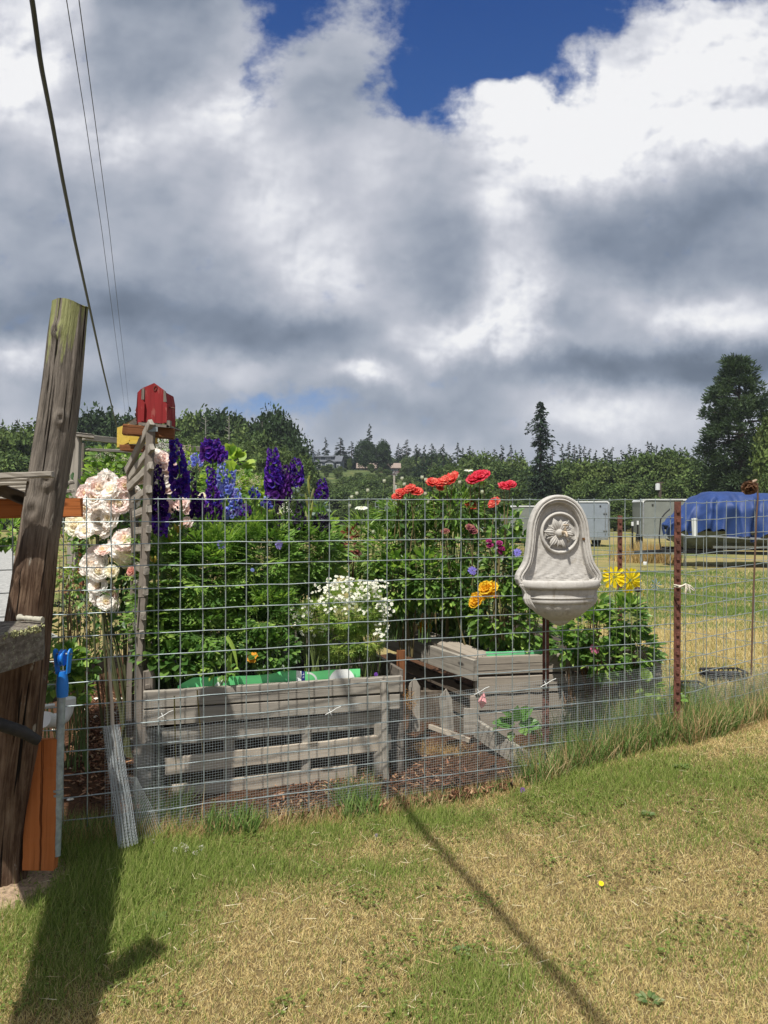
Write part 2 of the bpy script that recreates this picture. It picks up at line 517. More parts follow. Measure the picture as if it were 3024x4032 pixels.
def ground(x, y):
    x = np.asarray(x, float); y = np.asarray(y, float)
    z = .21 * sstep(x, .2, 1.9) * sstep(y, 2.6, 4.3) * (1 - sstep(y, 6, 12)) + .05 * sstep(-x, .6, 1.5) * sstep(y, 2.4, 3.4) * (1 - sstep(y, 5, 9))
    z = z + .012 * (fbm(x, y, 1.3, 3) - .5) * 2
    z = z - .017 * np.maximum(y - 8, 0) * (1 - sstep(y, 120, 300)) - 3.0 * sstep(y, 120, 300)
    h = 11.8 * sstep(y, 112, 226) * sstep(-x, -30, 6) * (.97 + .06 * fbm(x, y, .02, 3, 3)) + 3.5 * sstep(y, 130, 226) * sstep(-x, -70, -30)
    h = h + 14 * sstep(y, 260, 900)
    return z + h


_gc = {}
def gpt(px, py):
    if (px, py) not in _gc: _gc[(px, py)] = _gpt(px, py)
    return _gc[(px, py)]


def _gpt(px, py):
    """ground point seen at a pixel"""
    y = 2.0
    for _ in range(4000):
        p = P(px, py, y)
        if p.z <= float(ground(p.x, p.y)): break
        y *= 1.004
    return np.array((p.x, p.y, float(ground(p.x, p.y))))


# ---------------------------------------------------------------- materials
M = {}
M['leaf'] = foliage_mat('leaf')
M['petal'] = foliage_mat('petal', .42, .6, .15)
M['grassblade'] = foliage_mat('grassblade', .30, .7, .10)
M['treeleaf'] = foliage_mat('treeleaf', .18, .7, .15, .35)
M['greywood'] = wood_mat('greywood', (.13, .115, .10), (.42, .385, .33))
M['darkwood'] = wood_mat('darkwood', (.045, .034, .026), (.20, .165, .13), bump=.8)
M['stain'] = wood_mat('stain', (.30, .085, .022), (.50, .175, .055), bump=.2)
M['brownwood'] = wood_mat('brownwood', (.11, .042, .018), (.27, .115, .05), bump=.3)
M['palewood'] = wood_mat('palewood', (.28, .23, .17), (.58, .50, .40), bump=.3)
def faded(amount, under):
    def f(c, g):
        a = smooth(noi(mapping(g, (9, 26, 26), (4, 4, 4)), 1.0, 6, .7), .56, .66) * amount
        return mixc(a, c, under)
    return f
M['redpaint'] = wood_mat('redpaint', (.13, .012, .014), (.33, .034, .036), bump=.4, extra=faded(.45, (.40, .16, .13)))
M['yellowpaint'] = wood_mat('yellowpaint', (.42, .29, .04), (.66, .49, .10), bump=.35, extra=faded(.5, (.30, .25, .15)))
M['galv'] = plain_mat('galv', (.35, .41, .42), .42, .55, .22, 30)
M['galvfine'] = plain_mat('galvfine', (.50, .54, .56), .5, .35, .2, 30)
M['rust'] = plain_mat('rust', (.12, .045, .030), .85, .0, .6, 26, .5)
M['darkmetal'] = plain_mat('darkmetal', (.03, .03, .033), .5, .5, .3)
M['blueplastic'] = plain_mat('blueplastic', (.012, .19, .66), .35, 0, .12)
M['pvc'] = plain_mat('pvc', (.66, .67, .65), .4, 0, .08)
M['rope'] = plain_mat('rope', (.62, .57, .47), .9, 0, .2, 90)
M['darkcable'] = plain_mat('darkcable', (.035, .04, .045), .6, .2, .2)

# ================================================================ ground, field, hills
def ground_sheet():
    xs = np.r_[-900, -500, -260, -150, -90, -60, -40, -28, -18, -12, -8, np.linspace(-6, 8, 141), 10, 13, 17, 22, 28, 36, 45, 56, 70, 90, 130, 200, 320, 520, 900]
    ys = np.r_[-60, -30, -12, -6, -3, np.linspace(0, 12, 121), 13, 14.5, 16, 18, 20, 23, 26, 30, 34, 39, 45, 52, 60, 70, 80, 90, 100, 110, 118, 126, 134, 142, 150, 158, 166, 174, 182, 190, 198, 206, 214, 222, 230, 240, 255, 280, 320, 380, 460, 600, 800, 1100, 1600, 2600]
    Xg, Yg = np.meshgrid(xs, ys, indexing='ij')
    v = np.c_[Xg.ravel(), Yg.ravel(), ground(Xg, Yg).ravel()]
    m, nt, b = new_mat('lawn_and_field', .95, spec=.1)
    p = geo_pos()
    sp = nt.nodes.new('ShaderNodeSeparateXYZ'); nt.links.new(p, sp.inputs[0])
    yv = V(sp.outputs[1])
    big = noi(mapping(p, (.10, .30, .1)), 1.0, 4, .6)
    mid = noi(mapping(p, (.9, 2.6, 1)), 1.0, 5, .65)
    fin = noi(mapping(p, (38, 38, 38)), 1.0, 4, .7)
    g = smooth(big * .62 + mid * .38, .40, .60)
    cgreen = ramp(fin, [(.3, (.055, .085, .02)), (.7, (.16, .21, .06))])
    cstraw = ramp(fin, [(.3, (.17, .125, .05)), (.7, (.43, .34, .16))])
    near = smooth(yv, 4.4, 6.0)
    # dry strip close behind the garden, greener beyond it
    band = smooth(yv, 7.5, 11.0)
    gg = g * (band * .8 + .15)
    cf = mixc(gg, cstraw, cgreen)
    soil = mixc(fin, (.07, .05, .025), (.20, .15, .07))
    col = mixc(near, soil, cf)
    hill = smooth(yv, 100, 125)
    hc = ramp(noi(mapping(p, (.16, .30, .3)), 1.0, 7, .72), [(.38, (.025, .045, .014)), (.5, (.07, .10, .03)), (.58, (.12, .13, .05)), (.68, (.22, .19, .09))])
    col = mixc(hill, col, hc)
    setc(nt, b, col)
    add_bump(nt, b, fin * .6 + mid, .5, .03)
    bb = Batch(); bb.add(v, grid_faces(len(xs), len(ys))[:, ::-1])
    o = bb.build('ground', m, smooth=True); tag(o, kind='structure')
    return o
ground_sheet()


def gravel():
    m, nt, b = new_mat('gravel', .95, spec=.1); f = noi(mapping(geo_pos(), (14, 14, 14)), 1.0, 6, .75)
    setc(nt, b, ramp(f, [(.35, (.20, .20, .195)), (.65, (.46, .46, .44))])); add_bump(nt, b, f, .5, .03)
    pts = []
    for i in range(41):
        t = i / 40; y = 8.8 + 31 * t; xr = -3.9 - 7.8 * (y - 8.8) / 15.2 + .15 * math.sin(y * 1.7)
        for j in range(13): x = xr - 22 * (j / 12) ** 1.6; pts.append((x, y, float(ground(x, y)) + .012))
    bb = Batch(); bb.add(pts, grid_faces(41, 13)); o = bb.build('gravel_road', m); tag(o, kind='structure')
    # bare sandy soil thrown up round the foot of the big post
    n = 34; u, v = np.meshgrid(np.linspace(-1, 1, n), np.linspace(-1, 1, n), indexing='ij'); x = -1.60 + .34 * u; y = 3.02 + .27 * v; r2 = np.clip(1 - u * u - v * v, 0, 1)
    z = ground(x, y) - .010 + .022 * sstep(r2, 0, .6) * (.3 + 1.4 * fbm(x, y, 11, 4)) + .012 * fbm(x, y, 60, 3)
    m2 = plain_mat('sandysoil', (.30, .215, .14), .95, 0, .55, 60, 1.0)
    bb = Batch(); bb.add(np.c_[x.ravel(), y.ravel(), z.ravel()], grid_faces(n, n)[:, ::-1]); o = bb.build('bare_soil', m2, smooth=True); tag(o, kind='structure')
gravel()


# bark mulch inside the garden
def mulch():
    n1, n2 = 150, 150
    u, t = np.meshgrid(np.linspace(-22, 31.2, n1), np.linspace(0, 1, n2), indexing='ij')
    a = fence_pt(0); x = a[0] + FDIR[0] * u * CELL; y = a[1] + FDIR[1] * u * CELL
    yb = y + t * np.where(x > -.2, np.maximum(.25, (7.6 - y) - np.maximum(0, x - .9) * 1.85), 4.6)
    dep = .035 * fbm(x, yb, 6, 4, 2) + .012 * fbm(x, yb, 30, 2, 5)
    edge = np.minimum(sstep(t, 0, .06), sstep(-u, -31.5, -29))
    z = ground(x, yb) + .006 + dep * edge
    m, nt, b = new_mat('mulch', .95, spec=.1)
    p = geo_pos()
    f1 = noi(mapping(p, (60, 60, 60)), 1.0, 5, .7, 1.0); f2 = noi(mapping(p, (6, 6, 6)), 1.0, 3)
    setc(nt, b, mixc(f2, ramp(f1, [(.3, (.035, .018, .010)), (.55, (.13, .06, .032)), (.75, (.30, .17, .10))]), ramp(f1, [(.3, (.03, .02, .012)), (.6, (.09, .05, .028)), (.8, (.22, .14, .08))])))
    add_bump(nt, b, f1, .9, .02)
    bb = Batch(); bb.add(np.c_[x.ravel(), yb.ravel(), z.ravel()], grid_faces(n1, n2)[:, ::-1])
    o = bb.build('mulch_path', m, smooth=True); tag(o, kind='structure')
    # loose chips on the stretches of path in view
    pos = []
    def area(n, pts):
        pts = np.array(pts)
        w_ = RNG.dirichlet(np.ones(len(pts)) * .9, n)
        return w_ @ pts[:, :2]
    A = area(2600, [gpt(1250, 3200), gpt(2100, 3100), gpt(1560, 2790), gpt(1480, 2900), gpt(2050, 3050), gpt(700, 3270), gpt(1000, 3200)])
    B = area(3000, [gpt(240, 3250), gpt(430, 3260), gpt(240, 2760), gpt(480, 2760), gpt(420, 2650), gpt(560, 3280)])
    C_ = area(1200, [gpt(500, 3280), gpt(1700, 3190), gpt(2200, 3060), gpt(1100, 3160)])
    q = np.r_[A, B, C_]; n = len(q)
    T = box_v(-.5, .5, -.22, .22, -.06, .06); T[:, 1] *= np.where(T[:, 0] > 0, .5, 1)
    pos = np.c_[q, ground(q[:, 0], q[:, 1]) + RNG.uniform(.02, .05, n)]
    fw = rdir(n); fw[:, 2] *= .35; up = rdir(n) * .5 + np.array((0, 0, 1))
    sz_ = np.c_[RNG.uniform(.012, .05, n), RNG.uniform(.012, .035, n), RNG.uniform(.012, .03, n)]
    cc = np.array([(.10, .045, .025), (.20, .095, .055), (.33, .19, .11), (.06, .032, .02), (.42, .28, .17)])[RNG.choice(5, n, p=[.32, .3, .18, .15, .05])]
    bb = Batch(); v, f, c = inst(T, BOX_F, pos, fw, up, sz_, cc * RNG.uniform(.75, 1.2, (n, 1))); bb.add(v, f, c)
    o = bb.build('bark_chips', M['grassblade'] if False else chip_mat()); tag(o, 'loose reddish brown bark chips on the garden path', 'bark chips', kind='stuff')


def chip_mat():
    m, nt, b = new_mat('chip', .9, spec=.15); setc(nt, b, attr('col')); return m
mulch()

SHELL_LABELS = ['broad white shell right of the white elbow pipe, farthest back but one', 'long white shell just right of the pipe, second back row', 'small flat shell under the back edge of the mesh', 'white shell between the pipe and the cane, third row back', 'flat grey white shell just left of the bamboo cane',
    'white curled shell touching the right side of the pipe', 'white shell right behind the bamboo cane', 'wide white shell in the middle of the path at mid height', 'thin white shell low beside the elbow pipe mouth', 'white shell right of the cane at the head of the mesh roll', 'bright shell behind the orange board and the pipe',
    'white shell left of the top of the mesh roll', 'sliver of white shell under the elbow pipe mouth', 'lone cream shell far down the path near the fence foot', 'narrow shell touching the left side of the mesh roll', 'small pale shell in the middle of the path below the wide one', 'tiny white chip of shell alone in the lower path',
    'largest white shell at the back right near the trellis stake', 'white shell at the foot of the trellis stake', 'tiny shell right of the wide middle one']
# white shell pieces on the left path, each one separate
def shells():
    spots = [(375, 2780, 30), (290, 2803, 26), (395, 2805, 16), (340, 2815, 24), (415, 2825, 22), (275, 2838, 26), (445, 2835, 24), (368, 2848, 28),
             (280, 2875, 24), (485, 2882, 20), (205, 2902, 26), (395, 2915, 22), (212, 2880, 20), (278, 3180, 26), (400, 2935, 14), (360, 2898, 12), (275, 3057, 10), (470, 2772, 26), (560, 2545 + 230, 20), (355, 2868, 12)]
    places = ['', 'near the white elbow pipe', 'beside the mesh roll', 'in the shade']
    m = plain_mat('shell', (.72, .68, .58), .6, 0, .12, 60, .3)
    for i, (px, py, w_) in enumerate(spots):
        g = gpt(px, py); r_ = w_ / 2 / F * g[1]
        vs = []; nu, nv = 5, 10
        T = []
        for a in range(nu + 1):
            for c in range(nv + 1):
                s = a / nu; t = -1.15 + 2.3 * c / nv; rr = r_ * 1.25 * s * (1 + .05 * math.cos(t * 14))
                T.append((rr * math.cos(t), rr * math.sin(t), r_ * .55 * math.sin(s * math.pi) * (1 - .3 * t * t) + .004))
        T = np.array(T); ang = RNG.uniform(0, 6.28); ca, sa = math.cos(ang), math.sin(ang)
        T = np.c_[T[:, 0] * ca - T[:, 1] * sa, T[:, 0] * sa + T[:, 1] * ca, T[:, 2] + .035]
        b = Batch(); b.add(T + g, grid_faces(nu + 1, nv + 1))
        o = b.build('shell', m, smooth=True)
        tag(o, SHELL_LABELS[i], 'shell', 'white shells scattered on the left mulch path')
shells()


# ================================================================ grass
GREEN = [(x_, y_, rx, ry, a) for x_, y_, rx, ry, a in []]
def gmask(x, y):
    """how green the turf is, 0 dry .. 1 green"""
    m_ = np.zeros_like(x)
    spots = [(700, 3420, .50, .25, 1.0), (1250, 3290, .45, .16, 1.0), (1650, 3230, .30, .16, 1.05), (350, 3450, .45, .4, .7), (500, 3700, .3, .25, .5), (120, 3800, .4, .35, .25),
             (2500, 3060, .5, .22, .8), (2900, 3080, .5, .3, .9), (2150, 3120, .22, .10, .6), (1850, 3850, .20, .16, .85), (1780, 4020, .2, .14, .8), (1550, 3430, .25, .18, .65), (2250, 3180, .3, .14, .55),
             (2860, 3300, .3, .18, .35), (1000, 3420, .3, .12, .6), (1050, 3900, .3, .2, .1), (2600, 3300, .4, .2, .25)]
    for px, py, rx, ry, a in spots:
        g = gpt(px, py); m_ = m_ + a * np.exp(-((x - g[0]) / rx) ** 2 - ((y - g[1]) / ry) ** 2)
    m_ = m_ * (.55 + .9 * fbm(x, y, 3.2, 3, 9)) + (fbm(x, y, 2.1, 4, 4) - .52) * .9 + (fbm(x, y, 14, 2, 6) - .5) * .5
    return np.clip(m_ * .95 - .05, 0, 1)


def front_dist(x, y):
    """distance in front of the fence line (towards the camera)"""
    a = fence_pt(0); return (x - a[0]) * FNRM[0] + (y - a[1]) * FNRM[1]


def lawn():
    N = 560000
    # sample more densely near the camera
    y = 1.7 + (5.2 - 1.7) * RNG.uniform(0, 1, N) ** 1.05
    x = RNG.uniform(-1, 1, N) * (.60 * y + .35)
    fd = front_dist(x, y)
    rf = (x > 1.7)
    keep = (fd > .02) | (rf & ((x - 1.795) * .538 - (y - 4.42) * .843 > -.02))
    keep &= ~((((x + 1.60) / .33) ** 2 + ((y - 3.0) / .26) ** 2 < RNG.uniform(.6, 1.1, N)) & (RNG.uniform(0, 1, N) < .96))
    x, y, fd = x[keep], y[keep], fd[keep]; n = len(x)
    g = gmask(x, y); isg = RNG.uniform(0, 1, n) < g * .92 + .05
    edge = np.exp(-np.maximum(fd, 0) / .10)
    leftz = sstep(-x, .55, 1.0) * sstep(y, 2.1, 2.7)
    L = np.where(isg, RNG.uniform(.014, .036, n) * (1 + .5 * g), RNG.uniform(.009, .028, n)) * (1 + edge * RNG.uniform(0, 2.0, n)) * (1 + leftz * RNG.uniform(0, 1.0, n))
    long_ = RNG.uniform(0, 1, n) < .010; L[long_] *= RNG.uniform(1.5, 2.4, long_.sum())
    straw = np.array([(.66, .52, .26), (.60, .46, .22), (.72, .60, .33), (.53, .39, .18), (.54, .47, .21)])[RNG.integers(0, 5, n)]
    green = np.array([(.17, .24, .05), (.24, .30, .075), (.12, .18, .035), (.34, .35, .13), (.21, .27, .06)])[RNG.integers(0, 5, n)]
    col = np.where(isg[:, None], green, straw) * RNG.uniform(.75, 1.15, (n, 1))
    ewarm = (edge > .35) & (RNG.uniform(0, 1, n) < .55); col[ewarm] = np.array((.50, .34, .17)) * RNG.uniform(.7, 1.1, (ewarm.sum(), 1))
    lean = rdir(n); lean[:, 2] = 0
    fw = lean * np.where(isg, RNG.uniform(.15, .9, n), RNG.uniform(.4, 2.2, n))[:, None] + np.array((.06, .03, 1.0))
    up = rdir(n) * .9 + np.array((-.1, -.6, .3))
    wd = RNG.uniform(.0008, .0018, n) * (1 + .35 * (y / 3))
    T = BLADE_T.copy(); T[2:4, 2] = -.10; T[4, 2] = -.38
    bb = Batch()
    v, f, c = inst(T, BLADE_F, np.c_[x, y, ground(x, y) - .004], fw, up, np.c_[L, wd * 1.3, L], col); bb.add(v, f, c)
    o = bb.build('grass', M['grassblade']); tag(o, 'short dry lawn grass with green patches in front of the wire fence', 'grass', kind='stuff')
    # field grass behind the corner of the fence, thinning out with distance
    n = 90000
    y = 4.5 + 15 * RNG.uniform(0, 1, n) ** 1.6; x = RNG.uniform(.24, .62, n) * y
    ok = ((x - 2.01) * .776 + (y - 6.4) * .63 > .03) | ((x > 1.8) & ((x - 1.795) * .538 - (y - 4.42) * .843 < 0) & ((x - 2.01) * .776 + (y - 6.4) * .63 < 0) & (x > 1.9))
    x, y = x[ok], y[ok]; n = len(x)
    g = np.clip(sstep(y, 7.5, 11) * .75 + (fbm(x, y * 2, .8, 3, 3) - .5) * 1.4, 0, 1); isg = RNG.uniform(0, 1, n) < g
    L = RNG.uniform(.03, .07, n) * (1 + .03 * y); wd = .0016 + .0007 * y
    straw = np.array([(.50, .40, .19), (.42, .31, .13), (.58, .48, .26), (.38, .33, .14)])[RNG.integers(0, 4, n)]
    green = np.array([(.14, .20, .05), (.19, .25, .08), (.11, .17, .04)])[RNG.integers(0, 3, n)]
    lean = rdir(n); lean[:, 2] = 0
    bb = Batch(); v, f, c = inst(T, BLADE_F, np.c_[x, y, ground(x, y) - .004], lean * RNG.uniform(.2, 1.4, (n, 1)) + np.array((.1, 0, 1.)), rdir(n) * .6 + np.array((0, -1., .3)), np.c_[L, wd, L], np.where(isg[:, None], green, straw) * RNG.uniform(.75, 1.15, (n, 1))); bb.add(v, f, c)
    o = bb.build('field_grass', M['grassblade']); tag(o, 'dry tan and green field grass beyond the garden corner', 'grass', kind='stuff')


def weeds():
    """taller wild grass along the foot of the fence, mostly at the right"""
    bb = Batch()
    def band(n, k0, k1, d0, d1, l0, l1, green, wmul=1.0):
        k = RNG.uniform(k0, k1, n); d = RNG.uniform(d0, d1, n); a = fence_pt(0)
        x = a[0] + FDIR[0] * k * CELL + FNRM[0] * d; y = a[1] + FDIR[1] * k * CELL + FNRM[1] * d
        L = RNG.uniform(l0, l1, n); isg = RNG.uniform(0, 1, n) < green
        gc = np.array([(.13, .22, .05), (.18, .28, .08), (.08, .15, .03), (.22, .30, .11)])[RNG.integers(0, 4, n)]
        sc_ = np.array([(.50, .37, .19), (.38, .27, .13), (.58, .46, .27), (.33, .22, .12)])[RNG.integers(0, 4, n)]
        lean = rdir(n); lean[:, 2] = 0
        T = BLADE_T.copy(); T[2:4, 2] = -.08; T[4, 2] = -.32
        v, f, c = inst(T, BLADE_F, np.c_[x, y, ground(x, y) - .003], lean * RNG.uniform(.1, .8, (n, 1)) + np.array((0, 0, 1.)), rdir(n) + np.array((0, -.8, 0)), np.c_[L, RNG.uniform(.002, .0045, n) * wmul, L], np.where(isg[:, None], gc, sc_) * RNG.uniform(.7, 1.15, (n, 1)))
        bb.add(v, f, c)
    band(900, 14, 23, -.03, .08, .03, .10, .45); band(6500, 21.5, 34, -.12, .12, .05, .21, .62); band(3600, 24, 34.5, -.28, .08, .14, .32, .82); band(2600, 1, 17, -.04, .07, .03, .11, .30)
    band(1400, -4, 1, -.05, .10, .04, .16, .75); band(500, 11.4, 13.4, -.08, .0, .06, .22, .8); band(500, 2.2, 4.2, -.18, -.05, .08, .22, .9)
    band(260, 5, 7.3, -.02, .10, .06, .17, .95, 2.0); band(260, 11.6, 13.2, -.02, .09, .06, .16, .95, 2.0)
    # along the return fence
    n = 9000; t = RNG.uniform(-.2, 1.6, n); d = RNG.uniform(-.22, .16, n)
    x = 1.795 + .843 * t + .538 * d; y = 4.42 + .538 * t - .843 * d; L = RNG.uniform(.05, .24, n)
    isg = RNG.uniform(0, 1, n) < .55
    gc = np.array([(.12, .20, .05), (.17, .25, .08), (.09, .15, .04)])[RNG.integers(0, 3, n)]; sc_ = np.array([(.44, .31, .16), (.36, .24, .12), (.52, .40, .22)])[RNG.integers(0, 3, n)]
    lean = rdir(n); lean[:, 2] = 0; T = BLADE_T.copy(); T[4, 2] = -.3
    v, f, c = inst(T, BLADE_F, np.c_[x, y, ground(x, y)], lean * RNG.uniform(.1, .9, (n, 1)) + np.array((0, 0, 1.)), rdir(n) + np.array((0, -.8, 0)), np.c_[L, RNG.uniform(.002, .0045, n), L], np.where(isg[:, None], gc, sc_) * RNG.uniform(.7, 1.15, (n, 1)))
    bb.add(v, f, c)
    o = bb.build('tall_grass', M['grassblade']); tag(o, 'tall weedy grass growing through the foot of the wire fence', 'grass', kind='stuff')
def clover():
    bb = Batch(); r = np.random.default_rng(3)
    cx = []; 
    for _ in range(150):
        y = r.uniform(2.2, 4.0); x = r.uniform(-1, 1) * .55 * y
        if float(front_dist(x, y)) > .06 and r.uniform() < (.25 + float(gmask(np.array([x]), np.array([y]))[0])): cx.append((x, y, r.uniform(.02, .07)))
    P_ = []
    for x, y, s in cx:
        k = int(26 * s / .04); q = r.normal(0, s, (k, 2)); P_.append(np.c_[x + q[:, 0], y + q[:, 1]])
    q = np.concatenate(P_); n = len(q); q3 = np.repeat(np.c_[q, ground(q[:, 0], q[:, 1]) + r.uniform(.012, .028, n)], 3, 0)
    a = np.tile([0, 2.09, 4.19], n) + np.repeat(r.uniform(0, 6, n), 3); d = np.c_[np.cos(a), np.sin(a), np.full(3 * n, .15)]
    v, f, c = inst(LEAF_T * [1, 1.8, 1], LEAF_F, q3, d, rdir(3 * n) * .3 + np.array((0, 0, 1.)), np.repeat(r.uniform(.006, .011, n), 3), jit((.15, .20, .05), 3 * n, .4)); bb.add(v, f, c)
    # dead stalks and clippings lying on the turf
    n = 1500; y = r.uniform(2.1, 4.1, n); x = r.uniform(-1, 1, n) * .56 * y; ok = front_dist(x, y) > .03; x, y = x[ok], y[ok]; n = len(x); d = rdir(n); d[:, 2] *= .12
    v, f, c = inst(BLADE_T, BLADE_F, np.c_[x, y, ground(x, y) + r.uniform(.012, .03, n)], d, rdir(n) + np.array((0, 0, 1.)), np.c_[r.uniform(.02, .085, n), r.uniform(.0012, .0024, n), np.full(n, .02)], mixcols_([(.74, .64, .42), (.60, .45, .26), (.30, .20, .11), (.80, .72, .52)], n)); bb.add(v, f, c)
    o = bb.build('clover', M['grassblade']); tag(o, 'scattered clover leaves and dead stalks in the lawn', 'clover', kind='stuff')
def mixcols_(cols, n): return np.array(cols)[RNG.choice(len(cols), n)] * RNG.uniform(.8, 1.1, (n, 1))
lawn(); weeds(); clover()

# ================================================================ wire fences
ZT = 1.578
def wavy(p0, p1, n, amp, seed):
    r = np.random.default_rng(seed); p0 = np.array(p0, float); p1 = np.array(p1, float)
    t = np.linspace(0, 1, n)[:, None]; q = p0 + (p1 - p0) * t
    o = r.normal(0, amp, (n, 3)); o[0] = 0; o[-1] = 0
    return q + o


def main_fence():
    t = thing('wire_fence', 'galvanised welded wire fence of square mesh along the front of the flower beds', 'fence', tuple(fence_pt(14)))
    b = Batch()
    rs = .1028
    for k in range(-8, 33):
        if k == 32: continue
        a = fence_pt(k + (RNG.uniform(-.03, .03)), ZT + .012); c = fence_pt(k + RNG.uniform(-.04, .04), .03)
        tube(b, wavy(c, a, 12, .0012, 100 + k), .0026, 6)
    for i in range(15):
        if i < 2: k0 = -1.4
        else: k0 = -8
        a = fence_pt(k0, ZT - i * rs); c = fence_pt(31.85, ZT - i * rs + .003)
        sagr = wavy(a, c, 34, .0016, 200 + i); sagr -= FNRM * .005 * -1
        tube(b, sagr, .0026, 6)
    b.build('mesh_panel', M['galv'], t)
    return t
main_fence()


def fine_mesh(name, label, p0, p1, z0a, z1a, z0b, z1b, seed, off=.012, step=.0127, mat='galvfine', wr=.00055, bulge=.0):
    """hardware cloth: thin square wires, a real grid"""
    p0 = np.array(p0, float); p1 = np.array(p1, float); L = np.linalg.norm((p1 - p0)[:2]); d = (p1 - p0) / L
    nr = np.array((d[1], -d[0], 0)); r = np.random.default_rng(seed)
    b = Batch(); nu = int(L / step)
    def pt(s, z):
        o_ = off + .006 * math.sin(s * 5.1 + seed) + .004 * math.sin(z * 19 + s * 3) + bulge * math.sin(s / L * math.pi)
        return p0 + d * s + nr * o_ + np.array((0, 0, z - p0[2]))
    T = []
    for i in range(nu + 1):
        s = i * step; f = s / L; za = z0a + (z0b - z0a) * f + r.uniform(-.002, .002); zb = z1a + (z1b - z1a) * f
        tube(b, [pt(s, za + (zb - za) * j / 8) for j in range(9)], wr, 3, cap=False)
    zlo = min(z0a, z0b); zhi = max(z1a, z1b); nv = int((zhi - zlo) / step)
    for j in range(nv + 1):
        z = zhi - j * step; seg = []
        for i in range(0, 61):
            s = L * i / 60; f = i / 60; za = z0a + (z0b - z0a) * f; zb = z1a + (z1b - z1a) * f
            zz = zb - (zhi - z) * 1.0
            if zz >= za: seg.append(pt(s, zz))
        if len(seg) > 2: tube(b, seg, wr, 3, cap=False)
    o = b.build(name, M[mat]); tag(o, label, 'wire mesh'); return o


fine_mesh('hardware_cloth', 'long strip of fine galvanised hardware cloth along the foot of the front fence', fence_pt(1.9), fence_pt(31.6), .02, .515, .12, .63, 1)
fine_mesh('hardware_cloth', 'short taller piece of fine hardware cloth behind the fence beside the mesh roll', fence_pt(.7), fence_pt(3.25), .06, .645, .06, .655, 2, off=-.02)
fine_mesh('hardware_cloth', 'fine hardware cloth in the weeds at the right of the corner post', (1.80, 4.42, 0), (3.05, 5.2, 0), .08, .53, .06, .50, 3)


def far_fence(name, label, p0, p1, zt0, zt1, ncol, nrow, rs, wr, seed, post=True):
    t = thing(name, label, 'fence', ((p0[0] + p1[0]) / 2, (p0[1] + p1[1]) / 2, 0))
    p0 = np.array(p0, float); p1 = np.array(p1, float); b = Batch()
    for i in range(ncol + 1):
        f = i / ncol; q = p0 + (p1 - p0) * f; zt = zt0 + (zt1 - zt0) * f
        tube(b, wavy((q[0], q[1], zt - nrow * rs), (q[0], q[1], zt + .01), 8, .0012, seed + i), wr, 5)
    for j in range(nrow + 1):
        tube(b, wavy((p0[0], p0[1], zt0 - j * rs), (p1[0], p1[1], zt1 - j * rs), 20, .002, seed + 50 + j), wr, 5)
    b.build('mesh_panel', M['galv'], t); return t


far_fence('wire_fence', 'welded wire fence running back to the right from the rusty corner post', (1.775, 4.405, 0), (3.04, 5.21, 0), 1.562, 1.60, 15, 14, .1016, .0024, 300)
far_fence('wire_fence', 'lower wire fence along the back of the garden facing the dry field', (0.35, 8.45, 0), (2.99, 5.19, 0), 1.33, 1.30, 26, 7, .152, .0022, 400)


def t_post(label, x, y, ztop, zbot, lean=(0, 0), studs=True, mat='rust', whitetop=False, hw=.019):
    t = thing('fence_post', label, 'fence post', (x, y, zbot))
    b = Batch(); n = 30
    p0 = np.array((x, y, zbot)); p1 = np.array((x + lean[0], y + lean[1], ztop)); d = p1 - p0
    # T-shaped section with a faceplate and a web
    for (a0, a1, c0_, c1) in ((-hw, hw, -.004, .002), (-.003, .003, .002, .034)):
        vs = []
        for i in range(n + 1):
            q = p0 + d * i / n
            for a, c in ((a0, c0_), (a1, c0_), (a1, c1), (a0, c1)): vs.append(q + np.array((a + RNG.uniform(-.0005, .0005), c, 0)))
        fs = [(i * 4 + j, i * 4 + (j + 1) % 4, (i + 1) * 4 + (j + 1) % 4, (i + 1) * 4 + j) for i in range(n) for j in range(4)]
        b.add(vs, fs + [(n * 4, n * 4 + 1, n * 4 + 2, n * 4 + 3)])
    if studs:
        L = np.linalg.norm(d); k = int(L / .054)
        for i in range(1, k):
            q = p0 + d * i / k; add_box(b, q[0] - .008, q[0] + .008, q[1] - .013, q[1] - .0035, q[2] - .009, q[2] + .009)
    b.build('post_shaft', M[mat], t)
    return t


pc = P(2668, 1975, 4.30); t_post('tall rusty steel fence post at the corner where the two wire fences meet', pc.x, 4.30, pc.z, .16, (0, 0))
bpy.data.objects[-1 if False else 0]
pb = P(2441, 2030, 6.1); t_post('thin rusty steel post of the back fence behind the yellow daisies', pb.x, 6.1, pb.z, .0, (.0, 0), hw=.019)
pf = P(2160, 2400, 4.13); t_post('rusty steel post holding up the stone wall fountain', pf.x, 4.20, 1.15, .05, (0, 0), hw=.018)


